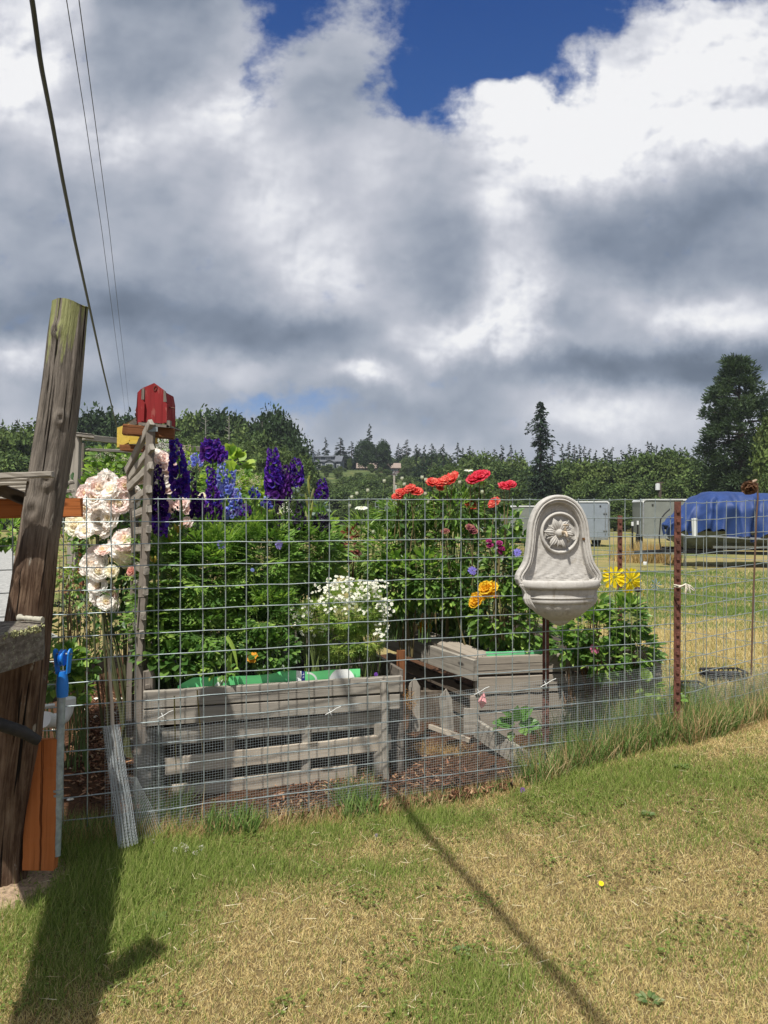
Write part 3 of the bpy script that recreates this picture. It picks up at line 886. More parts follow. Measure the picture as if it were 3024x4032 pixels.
def mesh_roll():
    """rolled up hardware cloth leaning on the fence, with a bamboo cane pushed through it"""
    top = np.array(P(437, 2858, 3.33)); bot = np.array(P(506, 3330, 3.22)); b = Batch()
    d = bot - top; L = np.linalg.norm(d); d /= L; s_ = np.cross(d, (0, 1, 0)); s_ /= np.linalg.norm(s_); u = np.cross(s_, d)
    def ring(r, z, a, flare=1.0): return top + d * z + (s_ * math.cos(a) + u * math.sin(a)) * r * flare
    for layer, r in enumerate((.034, .028, .021)):
        n = int(2 * math.pi * r / .0125); m_ = int(L / .0125)
        for i in range(n):
            a = 2 * math.pi * i / n + layer; tube(b, [ring(r * (1 + .22 * (j / 12) + .03 * math.sin(j + layer)), L * j / 12, a + .05 * math.sin(j)) for j in range(13)], .0007, 3, cap=False)
        for j in range(m_):
            z = L * j / m_ + layer * .004; tube(b, [ring(r * (1 + .22 * j / m_), z + .002 * math.sin(a * 2), a) for a in np.linspace(0, 2 * math.pi, 17)], .0007, 3, cap=False)
    # loose flap fanning out at the foot
    for i in range(14):
        a = ring(.036, L * .45, 0) ; c = np.array(P(520 + i * 9.5, 3320 - i * 3, 3.28 + .006 * i)); e = np.array(P(497 + i * 3, 3060, 3.31))
        tube(b, [a + (e - a) * .3, e, (e + c) / 2 + np.array((0.004, 0, 0)), c], .0007, 3, cap=False)
    o = b.build('mesh_roll', M['galvfine']); tag(o, 'narrow roll of fine wire mesh leaning against the front fence', 'mesh roll')
    b = Batch(); p = [P(428, 2592, 3.41), P(434, 2680, 3.39), P(440, 2770, 3.37), P(445, 2870, 3.335), P(460, 2980, 3.31)]
    tube(b, p, [.0065, .0072, .0078, .0082, .008], 8); 
    o = b.build('bamboo_cane', M['palewood'], smooth=True); tag(o, 'pale bamboo cane standing in the top of the mesh roll', 'cane')
mesh_roll()


def wire_ties():
    """twisted white ties that hold the hardware cloth on the fence"""
    for i, (px, py, k, lab) in enumerate([(1300, 2800, 11, 'white wire tie on the fence near the end of the grey pallet bed'), (640, 2815, 3.2, 'bright wire tie beside the mesh roll'),
                                          (1885, 2722, 19, 'white wire tie above the pink plant flag'), (2148, 2690, 23, 'white wire tie next to the post under the fountain')]):
        c = fence_pt(k); y = c[1] - .02; b = Batch()
        q = [P(px - 18, py + 14, y), P(px, py + 4, y - .006), P(px + 8, py, y + .006), P(px + 26, py - 12, y - .008), P(px + 42, py - 18, y - .01)]
        tube(b, q, .0022, 6); tube(b, [P(px - 4, py - 8, y), P(px + 2, py + 8, y - .008), P(px + 6, py + 18, y)], .002, 6)
        o = b.build('wire_tie', M['pvc'], smooth=True); tag(o, lab, 'wire tie', 'ties on the hardware cloth')
wire_ties()


def rope_knot():
    b = Batch(); y = 4.26
    tube(b, [P(2655, 2303, y - .0), P(2670, 2306, y - .035), P(2692, 2308, y - .02), P(2712, 2312, y)], .0045, 7)
    tube(b, [P(2655, 2310, y - .0), P(2675, 2312, y - .038), P(2700, 2300, y - .02), P(2718, 2306, y)], .0045, 7)
    for i in range(9):
        a = RNG.uniform(-1, 1, 3); tube(b, [P(2700, 2308, y - .02), P(2708 + a[0] * 14, 2312 + a[1] * 12, y - .03), P(2712 + a[0] * 26, 2318 + abs(a[1]) * 24, y - .02 + a[2] * .01)], .003, 5)
    o = b.build('rope_knot', M['rope'], smooth=True); tag(o, 'frayed white cord tied round the rusty corner post', 'rope')
rope_knot()


# ================================================================ left side: big post, boards, pipe
def log_post():
    t = thing('wooden_post', 'thick leaning weathered wooden post with green lichen on its top', 'post', tuple(gpt(20, 3400)))
    Yp = 3.02
    axis = [(281, 1196, 68), (266, 1320, 71), (255, 1430, 73), (243, 1540, 75), (229, 1650, 76), (212, 1760, 76), (194, 1870, 76), (177, 1980, 77), (161, 2090, 78), (146, 2200, 80),
            (131, 2330, 84), (115, 2450, 88), (97, 2600, 92), (78, 2760, 96), (60, 2920, 98), (42, 3080, 98), (28, 3220, 96), (18, 3340, 96), (12, 3480, 98)]
    ax = np.array(axis, float); n = 170; seg = 72
    tt = np.linspace(0, 1, len(ax)); ti = np.linspace(0, 1, n)
    cx = np.interp(ti, tt, ax[:, 0]); cy = np.interp(ti, tt, ax[:, 1]); rr = np.interp(ti, tt, ax[:, 2])
    vs = []; gs = []; length = 0; prev = None
    for i in range(n):
        c = np.array(P(cx[i], cy[i], Yp)); r_ = rr[i] / F * Yp
        if prev is not None: length += np.linalg.norm(c - prev)
        prev = c
        for j in range(seg):
            a = 2 * math.pi * j / seg
            flat = 1 - .10 * max(0, math.cos(a - .1)) ** 6
            k = 1 + .055 * (vnoise(math.cos(a) * 2.2 + 5, length * 1.4 + math.sin(a) * 2.2, 1.6) - .5) * 2
            fine_ = (vnoise(a * 13, length * 2.2, 1.0, 2) - .5) * .008 + (vnoise(a * 26, length * 5, 1.0, 3) - .5) * .003
            knot = 0
            for ka, kl, ks in ((-1.75, .84, .028), (-1.95, 1.10, .02), (-1.1, .47, .016), (-1.3, .72, .02), (-1.8, .12, .016)):
                dd = ((((a - ka + math.pi) % (2 * math.pi)) - math.pi) * r_) ** 2 + (length - kl) ** 2 * .6
                q = math.sqrt(dd) / ks; knot += .010 * math.exp(-(q - .9) ** 2 * 3) - .006 * math.exp(-q * q * 5)
            rad = r_ * k * flat + fine_ + knot
            topz = 0
            if i == 0: topz = -.012 * math.cos(a) + .005 * math.sin(3 * a)
            vs.append(c + np.array((math.cos(a) * rad, math.sin(a) * rad * .9, topz))); gs.append((length, math.cos(a) * .08, math.sin(a) * .08))
    b = Batch(); i, j = np.meshgrid(np.arange(n - 1), np.arange(seg), indexing='ij')
    a = (i * seg + j).ravel(); c = (i * seg + (j + 1) % seg).ravel(); b.add(vs, np.c_[a, c, c + seg, a + seg], (1, 1, 1), gs)
    top = np.array(vs[:seg]); mid = top.mean(0) + np.array((0, 0, .003))
    b.add(np.r_[top, [mid]], [(j, (j + 1) % seg, seg)[::-1] for j in range(seg)], (1, 1, 1), np.r_[np.array(gs[:seg]) * 3, [(0, 0, 0)]])
    m, nt, bs = new_mat('old_post', .92, spec=.15)
    g = attr('grain', 'Vector')
    f1 = noi(mapping(g, (3.2, 60, 60)), 1.0, 7, .7, .8); f2 = noi(mapping(g, (8, 22, 22), (3, 1, 2)), 1.0, 5, .65); f3 = noi(mapping(g, (1.5, 9, 9), (5, 2, 8)), 1.0, 4, .6)
    sp = nt.nodes.new('ShaderNodeSeparateXYZ'); nt.links.new(g, sp.inputs[0]); ln = V(sp.outputs[0])
    f = f1 * .55 + f2 * .25 + f3 * .3 - .05
    up_ = ramp(f, [(.33, (.030, .026, .022)), (.44, (.12, .105, .09)), (.54, (.23, .20, .17)), (.66, (.40, .365, .32))])
    lo_ = ramp(f, [(.33, (.018, .010, .006)), (.44, (.085, .050, .032)), (.56, (.20, .135, .09)), (.68, (.34, .26, .19))])
    c = mixc(smooth(ln, .75, 1.15), up_, lo_)
    lich = smooth(noi(mapping(g, (3, 26, 26), (7, 7, 1)), 1.0, 6, .65) + smooth(ln, .0, .45, .13, -.28), .52, .60)
    c = mixc(lich * .85, c, mixc(f1, (.17, .19, .06), (.42, .44, .20)))
    wh = smooth(noi(mapping(g, (9, 30, 30), (1, 4, 1)), 1.0, 4, .6), .66, .72); c = mixc(wh * .6, c, (.45, .42, .36))
    ck = smooth(noi(mapping(g, (2.2, 70, 70), (11, 3, 3)), 1.0, 3, .5, .3), .32, .38)
    c = mixc(ck, (.012, .009, .007), c)
    setc(nt, bs, c); add_bump(nt, bs, f1 * .8 + ck * .7 + f2 * .5, 1.0, .014)
    o = b.build('post_body', m, t, smooth=True)
    return t
log_post()

# stained rail behind the post
b = Batch(); board(b, P(-260, 2006, 3.16), P(322, 1998, 3.27), .083, .03, nseg=16); 
o = b.build('rail_board', M['stain']); tag(o, 'reddish brown stained rail board running level behind the big leaning post', 'board')

# grey slatted top left of the post, seen from slightly below
def slat_screen():
    t = thing('slatted_shelf', 'grey weathered slatted shelf jutting in at the left edge in front of the big post', 'shelf', tuple(P(-80, 1900, 2.8)))
    b = Batch(); board(b, P(-420, 1889, 2.75), P(206, 1868, 2.86), .022, .045, nseg=14); b.build('front_rail', M['greywood'], t)
    for i in range(6):
        y = 2.90 + .10 * i + .06
        b = Batch(); board(b, P(-420, 1898 + i * 15.5, y + .02), P(122, 1884 + i * 14.5, y + .03), .075, .014, up=(0, 1, .18), nseg=8); b.build('slat', M['greywood'], t)
    b = Batch(); board(b, P(-120, 1880, 3.12), P(106, 1968, 3.14), .05, .03, nseg=8); b.build('brace', M['darkwood'], t)
slat_screen()
b = Batch(); board(b, P(248, 1905, 3.6), P(290, 1898, 3.62), .018, .03); board(b, P(246, 1936, 3.6), P(292, 1931, 3.62), .018, .03); 
o = b.build('slat_end', M['greywood']); tag(o, 'two short grey slat ends showing between the big post and the arbour post', 'boards')


# lichen covered ledge at the left with a turned peg lying on it
def ledge():
    t = thing('wooden_ledge', 'thick grey plank ledge with yellow lichen along its edge in front of the big post', 'ledge', tuple(P(0, 2600, 2.6)))
    m, nt, bs = new_mat('ledge', .92, spec=.15); p = geo_pos()
    f1 = noi(mapping(p, (60, 14, 60)), 1.0, 6, .65); f2 = noi(mapping(p, (25, 25, 25)), 1.0, 5, .7)
    c = ramp(f1 * .5 + f2 * .5, [(.3, (.035, .03, .024)), (.5, (.15, .13, .11)), (.72, (.34, .31, .27))])
    sp = smooth(noi(mapping(p, (70, 70, 70)), 1.0, 4, .6), .56, .64); c = mixc(sp * .6, c, (.30, .31, .22)); setc(nt, bs, c); add_bump(nt, bs, f2 + f1 * .5, .8, .01)
    b = Batch()
    # corners of the top surface, far edge then near edge
    A = np.array(P(-420, 2448, 2.93)); B_ = np.array(P(176, 2450, 2.93)); C_ = np.array(P(-420, 2860, 2.33)); D = np.array(P(170, 2478, 2.86))
    n = 26; m_ = 8; vs = []
    D0 = np.array(P(0, 2580, 2.62))
    near = [C_ + (D0 - C_) * t_ for t_ in np.linspace(0, 1, 10)][:-1] + [D0 + (D - D0) * t_ for t_ in np.linspace(0, 1, 17)]
    far = [A + (B_ - A) * t_ for t_ in np.linspace(0, 1, n)]
    zt = A[2]
    for i in range(n):
        for j in range(m_ + 1):
            q = far[i] + (near[i] - far[i]) * (j / m_); q = q.copy(); q[2] = zt + .004 * fbm(q[0], q[1], 20, 3) - (.003 if j == m_ else 0); vs.append(q)
    thk = .135
    for i in range(n):
        for j in range(m_ + 1):
            q = vs[i * (m_ + 1) + j].copy(); q[2] = zt - thk + .004 * fbm(q[0], q[1], 22, 2, 4); vs.append(q)
    o_ = n * (m_ + 1); fs = [tuple(int(v_) for v_ in f)[::-1] for f in grid_faces(n, m_ + 1)] + [tuple(int(v_) + o_ for v_ in f) for f in grid_faces(n, m_ + 1)]
    for i in range(n - 1):
        a = i * (m_ + 1) + m_; c_ = a + m_ + 1; fs.append((a, c_, c_ + o_, a + o_)[::-1])
    for j in range(m_):
        a = (n - 1) * (m_ + 1) + j; fs.append((a, a + 1, a + 1 + o_, a + o_)[::-1])
    b.add(vs, fs); b.build('plank', m, t)
    b = Batch(); rr = np.random.default_rng(4)
    for i in range(46):
        s = rr.uniform(.42, 1.0); k = int(s * (n - 1)); q = near[k] + (near[min(k + 1, n - 1)] - near[k]) * rr.uniform(0, 1); z = zt + rr.normal(-.008, .007); r_ = rr.uniform(.004, .010)
        vv = rdir(24, rr) * r_ * rr.uniform(.6, 1.1, (24, 1)) + np.array((q[0], q[1], z)); c_ = jit((.50, .50, .27), 24, .2, .05, rr)
        b.add(vv, rr.integers(0, 24, (44, 3)), c_)
    lb = b.build('lichen', chip_mat(), t); tag(lb, 'crusty pale yellow lichen')
    # peg
    p0 = np.array(P(72, 2432, 2.89)); p1 = np.array(P(168, 2440, 2.86)); d = (p1 - p0); L = np.linalg.norm(d); b = Batch()
    prof = [(0, .011), (.02, .014), (.10, .0145), (.14, .010), (.22, .0085), (.28, .0085), (.30, .0105), (.55, .0105), (.58, .008), (.62, .008), (.65, .0105), (.9, .0105), (.93, .012), (1, .011)]
    tube(b, [p0 + d * s for s, r_ in prof], [r_ for s, r_ in prof], 14)
    o = b.build('turned_peg', M['pvc2'], smooth=True); tag(o, 'small pale turned peg lying on the lichen ledge', 'peg')
M['pvc2'] = plain_mat('bleached_wood', (.40, .38, .31), .85, 0, .25, 60, .4)
ledge()

# dark round bar crossing in front of the post
b = Batch(); tube(b, [P(-420, 2780, 2.6), P(-120, 2822, 2.7), P(0, 2852, 2.76), P(90, 2882, 2.80), P(150, 2918, 2.84)], [.022, .023, .024, .023, .019], 16)
m = plain_mat('dark_bark', (.022, .021, .02), .75, 0, .5, 30, .8)
o = b.build('dark_bar', m, smooth=True); tag(o, 'dark round wooden bar poking in from the left in front of the big post', 'bar')

# upright stained board
b = Batch(); board(b, P(158, 3420, 2.99), P(172, 2912, 3.05), .040, .128, up=(0, 1, 0), nseg=20)
o = b.build('upright_board', M['stain']); tag(o, 'short upright orange stained board standing at the foot of the big post', 'board')


def pipe_pulley():
    t = thing('galvanised_pipe', 'galvanised steel pipe with a blue plastic pulley on its top beside the orange board', 'pipe', tuple(gpt(226, 3350)))
    b = Batch(); tube(b, [P(222, 3370, 3.0), P(232, 3050, 3.03), P(240, 2800, 3.06), P(243, 2690, 3.07)], .0165, 20)
    b.build('pipe', M['galvpipe'], t, smooth=True)
    b = Batch(); q = np.array(P(229, 3120, 3.02)); 
    for dz in (-.009, .009): tube(b, [q + np.array((0, 0, dz - .004)), q + np.array((0, 0, dz + .004))], .0195, 20)
    add_box(b, q[0] - .040, q[0] - .014, q[1] - .003, q[1] + .003, q[2] - .011, q[2] + .011)
    b.build('pipe_clamp', M['galvpipe'], t, smooth=False)
    # blue pulley: sleeve, two cheeks, a wheel and an axle
    s = np.array(P(245, 2690, 3.07)); b = Batch()
    tube(b, [s + np.array((0, 0, z)) for z in (-.055, -.03, 0, .05)], [.022, .0245, .0245, .019], 14); b.build('sleeve', M['blueplastic'], t, smooth=True)
    for sx_ in (-1, 1):
        b = Batch(); n = 16; vs = []
        zc = s[2] + .122
        pts = [(-.016, .04 + s[2]), (.016, .04 + s[2])] + [(.020 * math.cos(a), zc + .020 * math.sin(a)) for a in np.linspace(-.3, math.pi + .3, n)]
        x0 = s[0] + sx_ * .026 + .003; x1 = x0 + sx_ * .006; k = len(pts)
        for x_ in (x0, x1):
            for (yy_, zz) in pts: vs.append((x_ - (zc - zz) * .10 * sx_, s[1] + yy_, zz))
        fs = [tuple(range(k)), tuple(range(k, 2 * k))[::-1]] + [(i, (i + 1) % k, k + (i + 1) % k, k + i) for i in range(k)]
        b.add(vs, fs); b.build('cheek_plate', M['blueplastic'], t)
    b = Batch(); c = np.array((s[0] + .003, s[1], s[2] + .105))
    vs = []; ns = 28
    prof = [(-.010, .030), (-.007, .034), (-.003, .028), (.003, .028), (.007, .034), (.010, .030)]
    for x_, r_ in prof:
        for j in range(ns):
            a = 2 * math.pi * j / ns; vs.append((c[0] + x_, c[1] + r_ * math.cos(a), c[2] + r_ * math.sin(a)))
    fs = [(i * ns + j, i * ns + (j + 1) % ns, (i + 1) * ns + (j + 1) % ns, (i + 1) * ns + j) for i in range(5) for j in range(ns)] + [tuple(range(ns))[::-1], tuple(range(5 * ns, 6 * ns))]
    b.add(vs, fs); wh = b.build('pulley_wheel', M['blueplastic'], t)
    b = Batch(); tube(b, [c + np.array((-.036, 0, .015)), c + np.array((.036, 0, .015))], .0045, 10); b.build('axle', M['galvpipe'], wh)
    for xx in ():
        pass
M['galvpipe'] = plain_mat('galvpipe', (.30, .35, .36), .45, .35, .3, 40, .2)
pipe_pulley()


def elbow():
    b = Batch(); pts = [P(258, 2752, 3.72), P(254, 2800, 3.72), P(247, 2838, 3.70), P(226, 2868, 3.68), P(196, 2876, 3.66), P(166, 2850, 3.64)]
    cen = [np.array(P(268, 2758, 3.75)), np.array(P(262, 2800, 3.74)), np.array(P(250, 2822, 3.73)), np.array(P(228, 2836, 3.70)), np.array(P(200, 2838, 3.66)), np.array(P(178, 2834, 3.62))]
    tube(b, cen, [.032, .032, .034, .036, .034, .034], 20, cap=False)
    tube(b, [cen[0] + np.array((0, 0, .012)), cen[0] - np.array((0, 0, .03))], .037, 20)
    d = (cen[5] - cen[4]); d /= np.linalg.norm(d); tube(b, [cen[5] - d * .02, cen[5] + d * .012], .039, 20)
    o = b.build('pipe_elbow', M['pvc'], smooth=True); tag(o, 'white plastic drain elbow behind the galvanised pipe', 'pipe elbow')
    b = Batch(); tube(b, [P(148, 2783, 3.85), P(215, 2776, 3.9)], .009, 10); o = b.build('white_rod', M['pvc'], smooth=True); tag(o, 'thin white plastic rod lying behind the drain elbow', 'rod')
elbow()

# overhead cables
def cable(label, pts, rad, name='cable', sag=0.0):
    b = Batch(); pts = np.array(pts, float); n = 60; t_ = np.linspace(0, 1, len(pts)); ti = np.linspace(0, 1, n)
    q = np.c_[[np.interp(ti, t_, pts[:, i]) for i in range(3)]].T
    tube(b, q, rad, 8); o = b.build(name, M['darkcable'], smooth=True); tag(o, label, 'cable', 'overhead cables'); return o
def cable_px(h0, pxs):
    """a cable in a vertical plane; depths follow from a straight run in plan"""
    out = []
    (pxa, pya) = pxs[0]; ya = (h0 - EYE) / ((1990 - pya) / F); x0 = (pxa - 1512) / F * ya + .33 * ya
    for px, py in pxs:
        r_ = (px - 1512) / F; y = x0 / (r_ + .33) if abs(r_ + .33) > .002 else 300
        out.append(tuple(P(px, py, y)))
    return out, x0
c1, X0 = cable_px(5.6, [(127, 0), (160, 250), (205, 480), (245, 700), (295, 950), (350, 1200), (400, 1430), (440, 1600), (463, 1690)])
# the run continues overhead, behind the camera, to the house it feeds
a = np.array(c1[0]); d_ = np.array((.33, -1.0, 0)); 
back = [tuple(a + d_ * t_ + np.array((.012 * t_, 0, .02 * t_))) for t_ in (14, 10, 6, 4, 2.5, 1.2)]
cable('thick dark cable running from high overhead down behind the yellow birdhouse', back + c1, .021)
for j, (lab, pts) in enumerate((('thin wire in the sky left of its twin above the birdhouses', [(262, 0), (330, 430), (400, 900), (450, 1290), (478, 1500), (497, 1660)]),
                                ('thin wire in the sky closest to the red birdhouse', [(311, 0), (375, 480), (430, 900), (470, 1260), (492, 1450), (512, 1655)]))):
    ys = [9, 12, 17, 26, 40, 70]
    q = [tuple(P(px, py, y)) for (px, py), y in zip(pts, ys)]
    a = np.array(q[0]); dd = (np.array(q[0]) - np.array(q[1])); q = [tuple(a + dd * 3.2), tuple(a + dd * 1.5)] + q
    cable(lab, q, [.0055] * 1 + [.006] * 59 if False else .006)

# ================================================================ birdhouses, trellis, arbour, raised beds
def trellis():
    t = thing('trellis', 'grey weathered wooden trellis seen edge on under the red birdhouse', 'trellis', (P(560, 2800, 4.0).x, 4.0, .05))
    Yn, Yf = 3.92, 4.14
    near = [(594, 1672), (590, 1800), (582, 1950), (576, 2080), (570, 2200), (563, 2350), (556, 2480), (550, 2620), (545, 3150)]
    b = Batch()
    for i in range(len(near) - 1):
        board(b, P(*near[i], Yn), P(near[i + 1][0], near[i + 1][1], Yn), .040, .040, up=(1, 0, 0), nseg=4, bev=.002)
    b.build('stile', M['darkwood2'], t)
    far = [(508, 1840), (514, 1900), (524, 2000), (530, 2120), (528, 2250), (524, 2380), (518, 2480), (512, 2700), (510, 2900)]
    b = Batch()
    for i in range(len(far) - 1): board(b, P(*far[i], Yf), P(*far[i + 1], Yf), .030, .030, up=(1, 0, 0), nseg=3, bev=.002)
    b.build('stile', M['darkwood2'], t)
    sl = [((596, 1662), (500, 1855)), ((599, 1760), (512, 1880)), ((597, 1832), (508, 1918)), ((589, 1925), (526, 1968)), ((588, 2002), (530, 2026)), ((587, 2083), (536, 2092)),
          ((582, 2156), (538, 2158)), ((578, 2248), (534, 2228)), ((575, 2328), (532, 2296)), ((566, 2425), (526, 2388)), ((560, 2500), (520, 2450))]
    for k, (a, c) in enumerate(sl):
        b = Batch(); p = np.array(P(a[0], a[1], Yn - .035)); q = np.array(P(c[0], c[1], Yf - .03))
        board(b, q, p, .040, .024, nseg=8); b.build('slat', M['greywood'], t)
    return t
M['darkwood2'] = wood_mat('darkwood2', (.07, .06, .052), (.27, .235, .20), bump=.6)
trellis()
# grey pointed picket and post stubs beside the trellis foot
def picket(label, px, ytop, ybot, Y_, wpx, lean=0, mat='greywood', name='picket', point=True, thick=.02):
    b = Batch(); p0 = np.array(P(px, ybot, Y_)); p1 = np.array(P(px + lean, ytop, Y_)); w_ = wpx / F * Y_
    d = p1 - p0; L = np.linalg.norm(d); hd = w_ * .8 if point else 0
    board(b, p0, p0 + d * (1 - hd / L), w_, thick, up=(1, 0, 0), nseg=8)
    if point:
        q = p0 + d * (1 - hd / L); vs = []
        for y_ in (-thick / 2, thick / 2):
            for x_, z_ in ((-w_ / 2, 0), (w_ / 2, 0), (w_ * .30, hd * .45), (w_ * .05, hd), (-w_ * .22, hd * .62), (-w_ * .42, hd * .35)): vs.append(q + np.array((x_, y_, z_)))
        fs = [(0, 1, 2, 3, 4, 5), (11, 10, 9, 8, 7, 6)] + [(i, i + 6, (i + 1) % 6 + 6, (i + 1) % 6) for i in range(6)]
        b.add(vs, fs, (1, 1, 1), (np.array(vs) - p0)[:, [2, 0, 1]])
    o = b.build(name, M[mat]); tag(o, label, 'picket' if name == 'picket' else 'post'); return o
picket('tall grey pointed picket standing left of the trellis foot', 512, 2455, 3010, 4.6, 26, 6)
picket('dark wooden stake leaning against the end of the pallet bed by the trellis', 548, 2560, 3120, 3.98, 40, 14, 'darkwood2', 'picket', False)
picket('short pale pointed picket beside the big fence post gap at the left', 500, 2590, 2960, 4.9, 20, 0, 'darkwood2')


def red_birdhouse():
    y0 = 4.0; t = thing('birdhouse', 'red painted wooden birdhouse with a pointed top on the trellis post', 'birdhouse', tuple(P(600, 1672, y0)))
    s = y0 / F
    def q(px, py, y=0): return np.array(P(px, py, y0 + y))
    def slab(name, pts, ya, yb, mat, par=t):
        b = Batch(); k = len(pts); vs = [q(px, py, ya) for px, py in pts] + [q(px, py, yb) for px, py in pts]
        # keep the back face the same size as the front
        for i in range(k): vs[k + i] = vs[i] + np.array((0, yb - ya, 0))
        fs = [tuple(range(k)), tuple(range(k, 2 * k))[::-1]] + [(i, i + k, (i + 1) % k + k, (i + 1) % k) for i in range(k)]
        b.add(vs, fs, (1, 1, 1), np.array(vs)[:, [2, 0, 1]] + RNG.uniform(0, 5, 3)); return b.build(name, M[mat], par)
    slab('front_panel', [(556, 1662), (650, 1668), (656, 1575), (651, 1540), (607, 1508), (560, 1528), (556, 1590)], -.035, -.022, 'redpaint')
    slab('side_panel', [(538, 1668), (557, 1664), (556, 1530), (541, 1546), (537, 1600), (534, 1612)], -.02, .13, 'redpaint')
    slab('side_panel', [(650, 1668), (660, 1672), (659, 1582), (652, 1545)], -.02, .13, 'redpaint')
    slab('back_panel', [(545, 1660), (655, 1660), (652, 1548), (607, 1512), (548, 1545)], .13, .145, 'redpaint')
    slab('corner_strip', [(552, 1655), (566, 1660), (569, 1588), (561, 1574), (556, 1575)], -.052, -.036, 'redpaint')
    slab('corner_strip', [(642, 1664), (656, 1664), (657, 1592), (650, 1583), (643, 1583)], -.052, -.036, 'redpaint')
    slab('bare_strip', [(556, 1573), (567, 1573), (568, 1527), (558, 1532)], -.042, -.0352, 'darkwood2')
    slab('bare_strip', [(643, 1582), (656, 1582), (654, 1566), (651, 1540), (644, 1536)], -.042, -.0352, 'darkwood2')
    slab('base_board', [(545, 1662), (662, 1674), (670, 1681), (655, 1683), (545, 1674)], -.06, .16, 'darkwood2')
    slab('base_block', [(655, 1683), (669, 1683), (670, 1656), (657, 1655)], -.06, -.03, 'darkwood2')
    b = Batch(); p = q(612, 1529, -.036)
    for k in range(24):
        pass
    tube(b, [p + np.array((.008 * math.cos(a) + .003 * math.sin(a), -.002, .013 * math.sin(a))) for a in np.linspace(0, 2 * math.pi, 20)], .0018, 6); b.build('hanging_ring', M['rust'], t)
    b = Batch(); tube(b, [q(655, 1602, .02), q(688, 1608, .0)], .004, 8); b.build('perch', M['rust'], t)
    return t
red_birdhouse()
def shelf_beam():
    b = Batch(); board(b, P(487, 1692, 3.97), P(686, 1710, 4.03), .052, .11, up=(0, 0, 1), nseg=12)
    o = b.build('shelf_board', M['brownwood']); tag(o, 'thick brown board under the red birdhouse', 'board')
    b = Batch(); p = P(600, 1690, 3.9); add_box(b, p.x - .02, p.x + .028, p.y - .002, p.y + .0, p.z - .012, p.z + .012)
    o = b.build('metal_bracket', M['galvpipe']); tag(o, 'small pale metal strap nailed to the board below the red birdhouse', 'bracket')
shelf_beam()
def yellow_birdhouse():
    y0 = 4.25; t = thing('birdhouse', 'yellow painted birdhouse half hidden behind the trellis and the brown shelf board', 'birdhouse', tuple(P(540, 1790, y0)))
    def slab(name, pts, dep, mat, y=y0):
        b = Batch(); k = len(pts); vs = [np.array(P(px, py, y + dy)) for px, py, dy in pts]; vs += [v + np.array((0, dep, 0)) for v in vs]
        fs = [tuple(range(k)), tuple(range(k, 2 * k))[::-1]] + [(i, i + k, (i + 1) % k + k, (i + 1) % k) for i in range(k)]
        b.add(vs, fs, (1, 1, 1), np.array(vs)[:, [0, 2, 1]] + RNG.uniform(0, 5, 3)); return b.build(name, M[mat], t)
    slab('front_panel', [(508, 1742, 0), (508, 1706, 0), (617, 1712, 0), (617, 1742, 0)], .012, 'yellowpaint')
    slab('side_panel', [(460, 1752, .10), (461, 1684, .10), (508, 1668, 0), (508, 1740, 0)], .012, 'yellowpaint')
    slab('lower_board', [(460, 1762, .10), (508, 1742, -.012), (508, 1732, -.012), (460, 1753, .10)], .03, 'yellowpaint')
    slab('lower_board', [(508, 1748, -.014), (617, 1746, -.014), (617, 1738, -.014), (508, 1738, -.014)], .03, 'yellowpaint')
    slab('roof', [(463, 1685, .11), (536, 1644, -.02), (545, 1652, -.02), (545, 1668, -.02), (470, 1690, .11)], .20, 'darkwood2')
    slab('back_panel', [(470, 1745, .16), (470, 1690, .16), (612, 1690, .16), (612, 1745, .16)], .012, 'yellowpaint')
    b = Batch(); board(b, P(482, 1764, 4.3), P(575, 1768, 4.3), .035, .10, nseg=6)
    o = b.build('shelf_board', M['brownwood']); tag(o, 'short reddish board under the yellow birdhouse', 'board')
yellow_birdhouse()


def arbour():
    t = thing('arbour', 'grey weathered post and rail arbour behind the trellis and the roses', 'arbour', (P(300, 2300, 5.6).x, 5.6, 0))
    def bd(name, a, c, w_, th, up=(0, 0, 1), mat='greywood'):
        b = Batch(); board(b, a, c, w_, th, up=up, nseg=10); b.build(name, M[mat], t)
    bd('post', P(302, 1712, 5.4), P(282, 2300, 5.4), .060, .055, (1, 0, 0))
    bd('post', P(326, 1745, 6.3), P(315, 2250, 6.3), .030, .04, (1, 0, 0), 'darkwood2')
    bd('post', P(318, 2120, 5.9), P(316, 2330, 5.9), .050, .04, (1, 0, 0), 'brownwood')
    bd('top_rail', P(300, 1712, 5.4), P(370, 1720, 5.44), .030, .10)
    bd('top_rail', P(330, 1722, 5.8), P(905, 1782, 7.2), .045, .05)
    bd('side_rail', P(345, 1770, 5.6), P(900, 1796, 6.7), .022, .05)
    bd('post', P(893, 1780, 7.0), P(890, 2150, 7.0), .040, .05, (1, 0, 0))
arbour()


